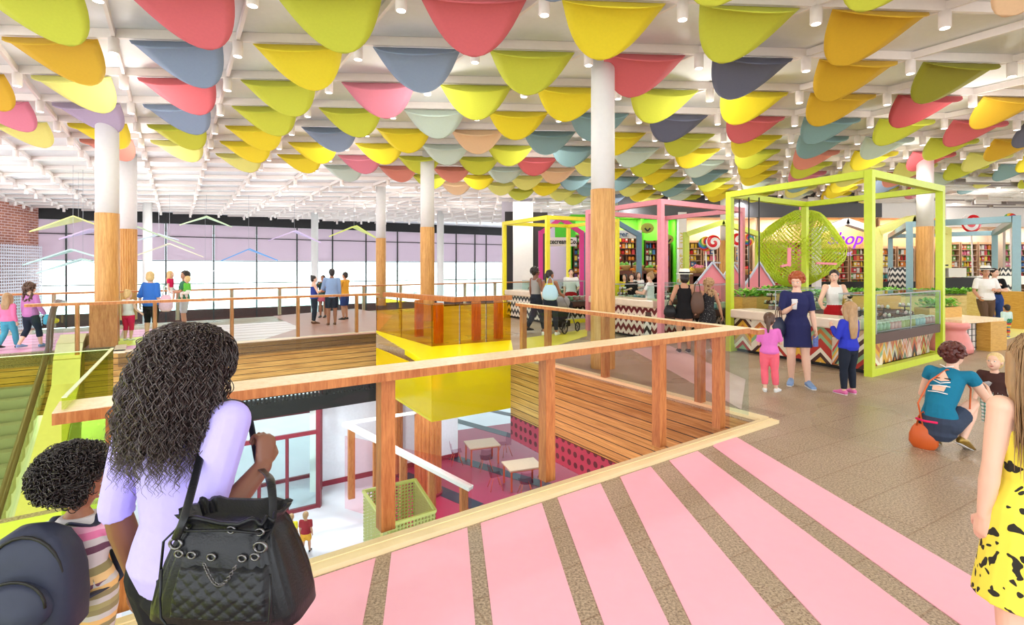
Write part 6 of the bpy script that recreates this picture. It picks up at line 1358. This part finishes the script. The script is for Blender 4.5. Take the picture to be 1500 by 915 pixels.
Z_ = 17.3; person(ax(838, Z_), Z_ + .3, 170, 1.72, 'server in a white shirt and red apron behind the yellow framed stall', hair='short', fem=False, yaw=10,
       J=dict(elL=(-.15, .05, .63), wrL=(-.14, .17, .60)), wear=(('top', 'c_white', dict(sleeve=.9, loose=.006)), ('skirt', 'c_red', dict(hem=.3, name='apron')), ('pants', 'c_black', {})), shoes='shoe_dark')
# --- women around the pink stall
for px_, Z_, hh, hr, hm, m_, lb, fc, bt in ((915, 17.4, 1.55, 'long', 'hair_dark', 'c_yellow', 'woman with long black hair in yellow, nearest the big column', 150, 'c_white'), (925, 17.1, 1.56, 'bob', 'hair_dark', 'c_black', 'woman in black between two friends at the pink framed stall', 170, 'c_black'), (935, 17.3, 1.62, 'long', 'hair_brown', 'c_white', 'woman in a white printed shirt beside the pink frame post', 190, 'c_black')):
    person(ax(px_, Z_), Z_, fc, hh, lb, hair=hr, hairm=hm, J=dict(elR=(.14, .05, .64), wrR=(.06, .15, .68)), wear=(('top', m_, dict(sleeve=.9, loose=.006)), ('pants', bt, {})), shoes='shoe_dark')
Z_ = 14.2; person(ax(952, Z_), Z_, 60, 1.64, 'server with a bun, white tee and green apron inside the pink stall', hair='bun', hairm='hair_light', pitch=18, J=dict(elR=(.13, .08, .64), wrR=(.06, .19, .66), elL=(-.13, .08, .64), wrL=(-.05, .19, .66)),
       wear=(('top', 'c_white', dict(sleeve=.6, loose=.008)), ('skirt', 'c_green', dict(hem=.4, name='apron')), ('pants', 'c_black', {})), shoes='shoe_dark')
x, y = at_floor(1002, 516)
r_, P = person(x, y, -8, 1.71, 'woman in a white hat and black dress seen from behind, at the pink stall', skin='skin_tan', hair='bob', hairm='hair_dark', yaw=20, J=dict(elR=(.14, .0, .64), wrR=(.16, .06, .52), elL=(-.15, -.01, .64), wrL=(-.16, .05, .52)),
       wear=(('dress', 'c_black', dict(hem=.42, flare=.012, t1=2.7)),), shoes='shoe_dark'); hat(r_, P, MATS['straw'], MATS['black'])
pouch('handbag', MATS['leather_black'], (x - .3, y - .02, .78), (.26, .14, .2), R(-10), 'black handbag at the side of the woman in the white hat', 'handbag')
x, y = at_floor(1037, 516)
person(x, y, 4, 1.56, 'woman with curly light hair in a dotted black dress seen from behind', skin='skin_tan', hair='curlylong', hairm='hair_light', J=dict(elL=(-.14, .03, .64), wrL=(-.1, .14, .6), elR=(.15, -.01, .64), wrR=(.19, .0, .5)),
       wear=(('dress', 'dress_dots', dict(hem=.40, flare=.012, t1=2.7)),), shoes='shoe_white')
pouch('shoulder_bag', MATS['leather_brown'], (x - .26, y - .1, .86), (.28, .13, .4), R(-10), 'taupe sack bag on the shoulder of the curly haired woman', 'handbag')
# --- people on the balcony
x, y = at_floor(12, 511)
person(x, y, 3, 1.23, 'girl in a pink jacket and teal trousers walking away at the far left', hs=1.25, hair='long', hairm='hair_light', J=dict(WALK), wear=(('jacket', 'c_pinkj', dict(t0=-.2, sleeve=1.9)), ('pants', 'c_teal', dict(flare=.006))), shoes='shoe_dark')
x, y = at_floor(45, 510)
person(x, y, -5, 1.45, 'girl with wavy brown hair in a mauve jacket carrying a teal jug', hs=1.15, hair='curlylong', hairm='hair_brown', J=dict(WALK, elR=(.14, 0, .63), wrR=(.19, .05, .5)), wear=(('jacket', 'c_mauve', dict(t0=-.5, sleeve=1.9)), ('pants', 'c_djeans', dict(leg=1.5))), shoes='shoe_blue')
c = (x + .33, y + .05, .62); b = MB(); b.lathe([(.05, -.1), (.075, -.08), (.08, .05), (.05, .1), (.055, .12)], 14, c); b.tube([(c[0] + .07, c[1], c[2] + .06), (c[0] + .13, c[1], c[2] + .03), (c[0] + .08, c[1], c[2] - .05)], .01); b.build('toy_jug', MATS['c_teal'], smooth=True, org=c, label='teal toy jug in the hand of the girl in the mauve jacket', cat='jug')
c = (x + .47, y + .08, .6); b = MB(); b.ell(c, (.07, .07, .06), 14, 8); b.tube([c, (c[0] - .1, c[1], c[2] + .05)], .012); b.build('toy_ladle', MATS['c_yellow'], smooth=True, org=c, label='yellow toy ladle beside the teal jug', cat='toy')
x, y = at_floor(188, 499)
person(x, y, 0, 1.24, 'small girl with a bun in a white top and magenta leggings holding a hand', hs=1.25, hair='bun', hairm='hair_blond', J=dict(elR=(.15, 0, .62), wrR=(.22, .02, .55)), wear=(('top', 'c_white', dict(sleeve=.3, loose=.008)), ('pants', 'c_magenta', dict(leg=1.3))), shoes='shoe_white')
x, y = at_floor(221, 496)
person(x, y, 2, 1.68, 'blond woman in a loose blue blouse and black capri leggings seen from behind', hair='bob', hairm='hair_blond', J=dict(elL=(-.15, -.01, .63), wrL=(-.17, .02, .50)), wear=(('top', 'c_blue2', dict(t0=-.6, sleeve=1.1, loose=.022, sflare=.012)), ('pants', 'c_black', dict(leg=1.2))), shoes='shoe_white')
pouch('tote_bag', mat('tote_pink', (235, 190, 205), .8, var=.2, scale=20), (x + .36, y + .02, .72), (.34, .14, .36), R(5), 'pink and white tote bag on the arm of the woman in blue', 'bag', MATS['c_white'])
Z_ = 14.4; x = ax(270, Z_)
person(x, Z_, 120, 1.68, 'dark haired father in a green polo shirt and grey shorts carrying two children', skin='skin_tan', hair='curly', fem=False, yaw=30, J=dict(elR=(.15, .05, .66), wrR=(.05, .16, .66), elL=(-.15, .05, .66), wrL=(-.05, .16, .66)), wear=(('top', 'c_green', dict(sleeve=.8, loose=.01, t0=-.4)), ('pants', mat('c_lgrey', (196, 194, 200), .8), dict(leg=.9, name='shorts'))), shoes='shoe_brown')
kj = dict(knR=(.1, .13, .42), knL=(-.1, .13, .42), anR=(.1, .1, .2), anL=(-.1, .1, .2))
person(x - .30, Z_ - .12, -80, 1.02, 'blond girl in a pink shirt carried on the arm of the father in green', z=.66, hs=1.35, hair='long', hairm='hair_blond', J=dict(kj), wear=(('top', 'c_magenta', dict(sleeve=.6)), ('pants', 'c_white', dict(leg=1.))), shoes='shoe_blue')
person(x + .20, Z_ - .20, 80, .82, 'bald baby in a bright green top carried by the father in green', z=.72, hs=1.6, hair='short', hairm='hair_blond', J=dict(kj), wear=(('top', 'c_lgreen', dict(sleeve=1.6)), ('pants', 'c_white', dict(leg=1.6))))
x, y = at_floor(460, 474)
person(x, y, -60, 1.52, 'woman in blue tank top and jeans, leftmost of the group of four', hair='bun', hairm='hair_dark', J=dict(elR=(.14, .06, .64), wrR=(.1, .15, .72), elL=(-.16, -.03, .64), wrL=(-.1, .03, .52)), wear=(('top', mat('c_royal', (40, 60, 150), .8), dict(t1=2.5, strap=0, loose=.01)), ('pants', 'c_djeans', {})), shoes='shoe_brown')
x, y = at_floor(473, 465)
person(x, y, 180, 1.5, 'woman in dark green jacket and rose dress drinking, in the group of four', skin='skin_brown', hair='bob', J=dict(elR=(.15, .08, .68), wrR=(.04, .13, .80), elL=(-.14, .05, .62), wrL=(-.07, .13, .62)), wear=(('dress', 'c_rose', dict(hem=.38, flare=.02)), ('jacket', mat('c_dkgreen', (40, 72, 66), .8), dict(t0=-.2, sleeve=1.9, loose=.01))), shoes='shoe_dark')
x, y = at_floor(486, 476)
person(x, y, 25, 1.74, 'man in blue grey shirt and dark shorts, his back turned, in the group of four', skin='skin_brown', hair='short', fem=False, J=dict(elL=(-.15, .05, .64), wrL=(-.08, .15, .62)), wear=(('top', 'c_chambray', dict(t0=-.6, sleeve=1.8, loose=.012)), ('pants', 'c_djeans', dict(leg=.9, flare=.012, name='shorts'))), shoes='shoe_brown')
x, y = at_floor(505, 468)
person(x, y, 75, 1.62, 'man in a mustard T-shirt and blue shorts facing left in the group of four', skin='skin_tan', hair='short', fem=False, J=dict(elR=(.14, .07, .64), wrR=(.08, .17, .68), elL=(-.14, .07, .64), wrL=(-.07, .17, .64)), wear=(('top', 'c_must', dict(t0=-.5, sleeve=.8, loose=.012, sflare=.012)), ('pants', 'c_jeans', dict(leg=.95, flare=.012, name='shorts'))), shoes='shoe_dark')
# --- people on the lower floor
x, y = gp(427, 812, -6); person(x, y, 5, 1.12, 'child in a yellow shirt on the lower floor seen from above', z=-6, hs=1.25, skin='skin_tan', hair='short', hairm='hair_light', fem=False, wear=(('top', 'c_yellow', dict(sleeve=.8, loose=.012)), ('pants', 'c_black', dict(leg=1.2))), shoes='shoe_dark', J=WALK)
x, y = gp(448, 812, -6); person(x, y, 5, 1.18, 'child in a dark red shirt and yellow shorts walking on the lower floor', z=-6, hs=1.25, skin='skin_tan', hair='short', hairm='hair_light', fem=False, wear=(('top', mat('c_darkred', (150, 24, 40), .8), dict(sleeve=.8, loose=.012)), ('pants', 'c_must', dict(leg=.8, flare=.01, name='shorts'))), shoes='shoe_dark', J=WALK)
x, y = gp(565, 722, -6); person(x, y, 90, 1.7, 'person in a pink shirt behind the lower stair balustrade', z=-6, hair='short', wear=(('top', 'c_pinkj', dict(sleeve=.8)), ('pants', 'c_djeans', {})), shoes='shoe_dark')
x, y = gp(160, 858, -6); person(x, y, -20, 1.5, 'person in olive clothes and cap far below beside the toddler', z=-6, fem=False, skin='skin_tan', hair='short', hairm='hair_brown', wear=(('top', mat('c_olive', (150, 165, 60), .8), dict(sleeve=.8, loose=.01)), ('pants', mat('c_olive2', (120, 140, 50), .8), {})), shoes='shoe_dark')

# ------------------------------------------------------------------ the woman in front
W = (-1.045, 1.66); hW = 1.635
JA = dict(elR=(.118, -.10, .612), wrR=(.150, .035, .712), elL=(-.135, -.03, .63), wrL=(-.148, .02, .468), shR=(.108, -.005, .808), shL=(-.108, -.005, .80), headoff=(.012, .018, .082), knL=(-.05, .05, .29), anL=(-.05, .08, .045))
ra, Pa = person(W[0], W[1], -14, hW, 'woman with long black curls in a lavender top carrying a large black quilted bag', skin='skin_dark', hair=None, vox=.0052, yaw=-28, pitch=14, J=JA, curl=.4, wd=1.07,
       grip=dict(R=((-.15, .35, .92), (-.75, .1, -.1), (.1, .9, .1), 1.25), L=((-.02, .1, -1), (1, .1, 0), (0, 1, .1), .5)),
       wear=(('top', 'c_lav', dict(t0=-.62, sleeve=1.1, inf=.007, loose=.004, name='long_top', vox=.006)), ('pants', 'c_black', dict(leg=1.93))), shoes='shoe_dark')
hp, q, Hr = Pa['_']
hb = MB(); hb.ell(hp(0, -.013, .018), (.058 * q, .064 * q, .06 * q), 16, 12, Hr)
VA = Matrix.Rotation(R(-24), 3, 'Z'); hc0 = hp(0, -.02, .0)
hb.loft([(hc0, .06 * q, .05 * q), (hc0 + VA @ V3((-.004, -.022, -.06)) * q, .074 * q, .05 * q), (hc0 + VA @ V3((-.012, -.034, -.12)) * q, .074 * q, .04 * q), (hc0 + VA @ V3((-.02, -.038, -.17)) * q, .06 * q, .022 * q)], 16, tuple(VA @ V3((1, 0, 0))))
remesh(hb, 'hair', MATS['hair_curl'], .012, 2, ra)
HC = mat('hair_shine', (62, 46, 44), .3, var=.3, scale=40, spec=.8)
long_strands('hair_strands', HC, ra, hp, q, 1700, .20, .36, 9, .004, .0046, 3.4, .0011, .047, segs=56, er=(.061, .066, .063), zmin=-.5, face_y=.3, vfall=-24, zend=(-.225, -.10), forward=.7)
o = MB(); w = Pa['wrL'] + V3((0, 0, .035)); o.tube([w + V3((math.cos(k * .5236) * .031, math.sin(k * .5236) * .031, 0)) for k in range(12)], .007, 8, closed=True); o.build('wristband', MATS['black'], ra, True, label='black wristband')
# bag
Bx, By, Bz = -.735, 1.38, .895
t = thing('handbag', (Bx, By, Bz), R(-4), 'large black leather shoulder bag with a quilted pocket and a silver chain', 'handbag'); LB = MATS['leather_black']
def rrect(cx, cy, w_, d_, n_=36, p=.42):
    out = []
    for k in range(n_):
        a = 2 * math.pi * k / n_; c_, s_ = math.cos(a), math.sin(a); out.append((cx + w_ * math.copysign(abs(c_) ** p, c_), cy + d_ * math.copysign(abs(s_) ** p, s_)))
    return out
b = MB(); lev = [(0, .200, .075), (.006, .212, .088), (.05, .205, .095), (.12, .187, .095), (.20, .165, .088), (.26, .146, .078), (.30, .132, .062), (.325, .122, .05), (.34, .135, .06), (.355, .142, .065), (.352, .128, .053), (.31, .115, .045)]
n_ = 72
for z_, w_, d_ in lev:
    for k, (xx, yy) in enumerate(rrect(0, 0, w_, d_, n_)):
        wr = .004 * math.sin(k * 2.1) * (z_ > .1) + (.009 * math.sin(k * 1.05) if z_ > .28 else 0); b.V.append((xx * (1 + wr / .2), yy * (1 + wr / .1), z_ + (.008 * math.sin(k * .9) if z_ > .33 else 0)))
for i in range(len(lev) - 1):
    for k in range(n_): b.F.append((i * n_ + k, i * n_ + (k + 1) % n_, (i + 1) * n_ + (k + 1) % n_, (i + 1) * n_ + k)); b.M.append(0)
b.F.append(tuple(range(n_))[::-1]); b.M.append(0); b.F.append(tuple(range((len(lev) - 1) * n_, len(lev) * n_))); b.M.append(0)
o = b.build('body', LB, t, True)
b = MB(); nx, nz = 64, 56   # quilted pocket on the side facing the camera
for i in range(nz + 1):
    for k in range(nx + 1):
        u, v = -1 + 2 * k / nx, i / nz; w_ = .145 - .02 * v; xx = u * w_ + .02; zz = .035 + v * .185; cr = 1.
        edge = min(1 - abs(u), v, 1 - v); rc = 1 if not (v < .12 and abs(u) > .88) else max(0, 1 - math.hypot((.12 - v) / .12, (abs(u) - .88) / .12))
        a, c_ = (xx + zz) / .043, (xx - zz) / .043; puff = abs(math.sin(a * math.pi / 1)) ** .35 * abs(math.sin(c_ * math.pi / 1)) ** .35
        e = min(1, max(0, edge) * 10) * min(1, rc * 3); yy = -.094 + .02 * max(0, zz - .12) / .1 - .016 * e - .0045 * puff * e; b.V.append((xx, yy + .006 * u * u, zz))
for i in range(nz):
    for k in range(nx): s = i * (nx + 1) + k; b.F.append((s, s + 1, s + nx + 2, s + nx + 1)); b.M.append(0)
pk = b.build('quilted_pocket', LB, t, True)
b = MB(); pts = [(.02 - .147, -.112, .215), (.02 - .15, -.115, .12), (.02 - .147, -.116, .06), (.02 - .13, -.117, .036), (.02, -.118, .032), (.02 + .13, -.117, .036), (.02 + .147, -.116, .06), (.02 + .15, -.115, .12), (.02 + .147, -.112, .215)]; b.tube(pts, .0035, 6); b.build('piping', LB, pk, True)
MD = MATS['metal_dark']
for (gx_, gz_) in ((-.10, .25), (-.065, .247), (-.01, .243), (.075, .243), (.11, .25), (-.105, .318), (.03, .322), (.11, .318)):
    b = MB(); r_ = .011; yy = -.086 if gz_ < .3 else -.064; b.tube([(gx_ + math.cos(k * .5236) * r_, yy, gz_ + math.sin(k * .5236) * r_) for k in range(12)], .0035, 6, closed=True); b.build('grommet', MD, t, True)
b = MB(); nl = 24
for k in range(nl):
    f = k / (nl - 1); p = V3((-.01 + .085 * f, -.112 - .004 * math.sin(f * 3.14), .238 - .062 * math.sin(f * math.pi))); d = V3((.085, 0, -.062 * math.pi * math.cos(f * math.pi))).normalized(); nrm = V3((0, 1, 0)) if k % 2 else d.cross(V3((0, 1, 0)))
    b.tube([p + d * .006 * math.cos(a) + nrm * .0042 * math.sin(a) for a in [i * .785 for i in range(8)]], .0015, 5, closed=True)
b.build('chain', MD, t, True)
b = MB(); b.tube([(-.135, -.05, .31), (-.10, -.072, .318), (.03, -.07, .325), (.11, -.07, .318), (.128, -.04, .31)], .0045, 8); b.tube([(-.135, -.045, .31), (-.165, -.06, .27), (-.172, -.065, .14)], .0035, 8); b.box((-.172, -.065, .125), (.014, .008, .03)); b.build('drawstring', LB, t, True)
for sx in (-1, 1):
    b = MB(); b.tube([(sx * .118 + math.cos(k * .5236) * .017, -.075, .275 + math.sin(k * .5236) * .017) for k in range(12)], .0045, 6, closed=True); b.build('ring', MD, t, True)
t.scale = (.94, 1, .74)
M_ = Matrix.Translation((Bx, By, Bz)) @ Matrix.Rotation(R(-4), 4, 'Z') @ Matrix.Diagonal((.94, 1, .74, 1)); MA = Matrix.Translation((W[0], W[1], 0)) @ Matrix.Rotation(R(-14), 4, 'Z'); inv = M_.inverted()
s0 = inv @ (MA @ (Pa['shR'] + V3((-.045, -.0, .052)))); s1 = inv @ (MA @ (Pa['shR'] + V3((-.035, -.06, .01))))
def strap(pts, w_, name):
    """flat band through the points"""
    b = MB(); q_ = []
    P_ = [V3(p) for p in pts]; dense = []
    for i in range(len(P_) - 1):
        p0, p1, p2, p3 = P_[max(0, i - 1)], P_[i], P_[i + 1], P_[min(len(P_) - 1, i + 2)]
        for k in range(6): u = k / 6; dense.append(.5 * ((2 * p1) + (p2 - p0) * u + (2 * p0 - 5 * p1 + 4 * p2 - p3) * u * u + (3 * p1 - p0 - 3 * p2 + p3) * u ** 3))
    dense.append(P_[-1]); b.loft([(p, w_, .003) for p in dense], 8, (1, 0, 0), rnd_=False); return b.build(name, LB, t, True)
hnd = inv @ (MA @ Pa['wrR'])
strap([(-.118, -.077, .29), (-.10, -.06, .38), s1 + V3((0, -.012, -.10)), s1 + V3((0, -.008, 0)), s0 + V3((0, -.01, 0)), s0 + V3((.01, .07, -.01)), s0 + V3((.02, .13, -.08)), hnd + V3((-.03, .02, .0)), (.06, .07, .42), (.118, -.02, .33), (.118, -.07, .29)], .012, 'shoulder_strap')

# ------------------------------------------------------------------ the child with the backpack
Cx, Cy, hC = ax(116, 2.16), 2.16, 1.01; CA = 12
SWT = band_mat('sweater_stripes', [(214, 208, 208), (110, 70, 92), (214, 208, 208), (238, 130, 175), (250, 180, 205), (214, 208, 208), (110, 70, 92), (238, 200, 140), (150, 140, 96), (214, 208, 208)], .3, noise=.01)
JC = dict(shR=(.108, .0, .70), shL=(-.108, 0, .70), elR=(.155, .045, .575), wrR=(.10, .15, .47), elL=(-.14, .02, .56), wrL=(-.06, .16, .47))
rc, Pc = person(Cx, Cy, CA, hC, 'toddler with black curly hair in a striped sweater wearing a navy backpack', skin='skin_brown', hair='afro', hairm='hair_dark', hs=1.5, wd=1.22, vox=.005, yaw=-52, pitch=20, J=JC, curl=.7,
       grip=dict(R=((-.2, .7, -.6), (-.5, 0, -.5), (0, .3, 1), .8)),
       wear=(('top', 'sweater_stripes', dict(t0=-.3, sleeve=1.85, loose=.008, sflare=-.004, name='sweater', vox=.006)), ('pants', band_mat('trouser_stripes', [(205, 200, 196), (150, 140, 100), (236, 190, 120), (205, 200, 196), (150, 140, 100), (170, 160, 110)], .14), dict(leg=1.9, inf=.012, t1=.6))), shoes='shoe_dark')
hpc, qc, Hc = Pc['_']
HK = mat('hair_kid', (44, 34, 33), .35, var=.3, scale=40, spec=.7)
def curls(name, m, parent, hp, q, n_, seed, er, hc, r1=.012, segs=26, turns=2.2):
    q_ = random.Random(seed); V = []; F = []; k_ = 0
    while k_ < n_:
        a = q_.uniform(0, 6.283); zz = q_.uniform(-.7, 1); rad = math.sqrt(max(0, 1 - zz * zz)); d = V3((rad * math.cos(a), rad * math.sin(a), zz))
        if d.y > .25 and zz < .45: continue
        k_ += 1; p0 = V3(hc) + V3((d.x * er[0], d.y * er[1], d.z * er[2])) * q_.uniform(.86, 1.06); u = d.orthogonal().normalized(); w_ = d.cross(u); sp_ = q_.uniform(0, 6.28); dirv = (u * math.cos(sp_) + w_ * math.sin(sp_)); side = d.cross(dirv); R_ = r1 * q_.uniform(.6, 1.2); base = []
        for i in range(segs + 1):
            f = i / segs; an = f * turns * 6.283; base.append(hp(*(p0 + dirv * (math.cos(an) * R_) + d * (math.sin(an) * R_) + side * (f - .5) * .03)))
        o = len(V)
        for i, p in enumerate(base):
            t_ = (base[min(i + 1, segs)] - base[max(i - 1, 0)]).normalized(); a_ = t_.orthogonal().normalized(); c_ = t_.cross(a_)
            for s in range(3): an = 2.094 * s; V.append(tuple(p + (a_ * math.cos(an) + c_ * math.sin(an)) * .0013 * q))
        for i in range(segs):
            for s in range(3): F.append((o + i * 3 + s, o + i * 3 + (s + 1) % 3, o + (i + 1) * 3 + (s + 1) % 3, o + (i + 1) * 3 + s))
    me = bpy.data.meshes.new(name); me.from_pydata(V, [], F); me.materials.append(m); me.polygons.foreach_set('use_smooth', [True] * len(F)); me.update(); o = bpy.data.objects.new(name, me); COL.objects.link(o); o.parent = parent
curls('hair_curls', HK, rc, hpc, qc, 1300, 4, (.084, .09, .084), (0, -.016, .014))
# backpack
MC = Matrix.Translation((Cx, Cy, 0)) @ Matrix.Rotation(R(CA), 4, 'Z')
NV = mat('backpack_navy', (38, 44, 66), .6, var=.1, scale=30, bump=.2); NG = mat('backpack_grey', (62, 66, 74), .45)
bp_ = MC @ V3((-.05, -.185, .42)); t = thing('backpack', tuple(bp_), R(CA), 'navy child backpack with a front pocket and dark grey base', 'backpack'); t.scale = (1.25, 1.1, 1.35)
b = MB()
for z_, w_, d_ in ((0, .115, .065), (.01, .128, .082), (.08, .13, .09), (.16, .125, .086), (.22, .112, .075), (.265, .085, .06), (.29, .045, .035), (.298, .015, .01)):
    b.V += [(xx, yy, z_) for xx, yy in rrect(0, 0, w_, d_, 40, .55)]
for i in range(7):
    for k in range(40): b.F.append((i * 40 + k, i * 40 + (k + 1) % 40, (i + 1) * 40 + (k + 1) % 40, (i + 1) * 40 + k)); b.M.append(1 if i < 1 else 0)
b.F.append(tuple(range(40))[::-1]); b.M.append(1); b.F.append(tuple(range(280, 320))); b.M.append(0)
b.build('body', [NV, NG], t, True)
b = MB(); b.lathe([(.1, 0), (.1, .0), (.098, .03), (.085, .045), (.0, .048)], 30); b.V = [(v[0] * .92, -.07 - v[2], .10 + v[1] * .78 * (1 if v[1] > 0 else .8)) for v in b.V]; pk = b.build('front_pocket', NV, t, True)
b = MB(); b.tube([(.085 * math.cos(a), -.112, .11 + .078 * math.sin(a)) for a in [k * math.pi / 14 for k in range(15)]], .004, 6); b.build('zip', MATS['black'], pk, True)
b = MB(); b.box((0, -.0, .035), (.262, .182, .05)); 
b = MB(); b.tube([(.105 * math.cos(a) , -.06, .15 + .135 * math.sin(a)) for a in [k * math.pi / 14 for k in range(15)]], .005, 6); b.build('zip', MATS['black'], t, True)
inv = (Matrix.Translation(bp_) @ Matrix.Rotation(R(CA), 4, 'Z') @ Matrix.Diagonal((1.25, 1.1, 1.35, 1))).inverted()
for sg in (-1, 1):
    pts = [V3((sg * .06, .06, .27)), inv @ (MC @ (Pc['shR' if sg > 0 else 'shL'] + V3((-sg * .03, -.055, .035)))), inv @ (MC @ (Pc['shR' if sg > 0 else 'shL'] + V3((-sg * .03, .0, .058)))), inv @ (MC @ (Pc['shR' if sg > 0 else 'shL'] + V3((-sg * .03, .062, .0)))), inv @ (MC @ V3((sg * .085, .088, .57))), inv @ (MC @ V3((sg * .125, .04, .47))), V3((sg * .11, .05, .05))]
    P_ = pts; dense = []
    for i in range(len(P_) - 1):
        p0, p1, p2, p3 = P_[max(0, i - 1)], P_[i], P_[i + 1], P_[min(len(P_) - 1, i + 2)]
        for k in range(6): u = k / 6; dense.append(.5 * ((2 * p1) + (p2 - p0) * u + (2 * p0 - 5 * p1 + 4 * p2 - p3) * u * u + (3 * p1 - p0 - 3 * p2 + p3) * u ** 3))
    dense.append(P_[-1]); b = MB(); b.loft([(p, .016, .004) for p in dense], 8, (1, 0, 0), rnd_=False); b.build('strap', NV, t, True)
c = MC @ (Pc['wrR'] + V3((.03, .07, -.07))); t = thing('picture_book', tuple(c), R(-70), 'thin red picture book held by the toddler with green and white drawings', 'book')
b = MB(); b.box((0, 0, 0), (.05, .22, .012), rx=-.6); b.build('cover', mat('book_red', (220, 40, 44), .4), t)
b = MB(); b.box((.0, .0, .008), (.03, .03, .003), rx=-.6); b.box((.005, -.05, .04), (.02, .04, .003), rx=-.6); b.build('drawing', mat('book_green', (90, 190, 90), .4), t)
bpy.data.scenes.remove(TMP)
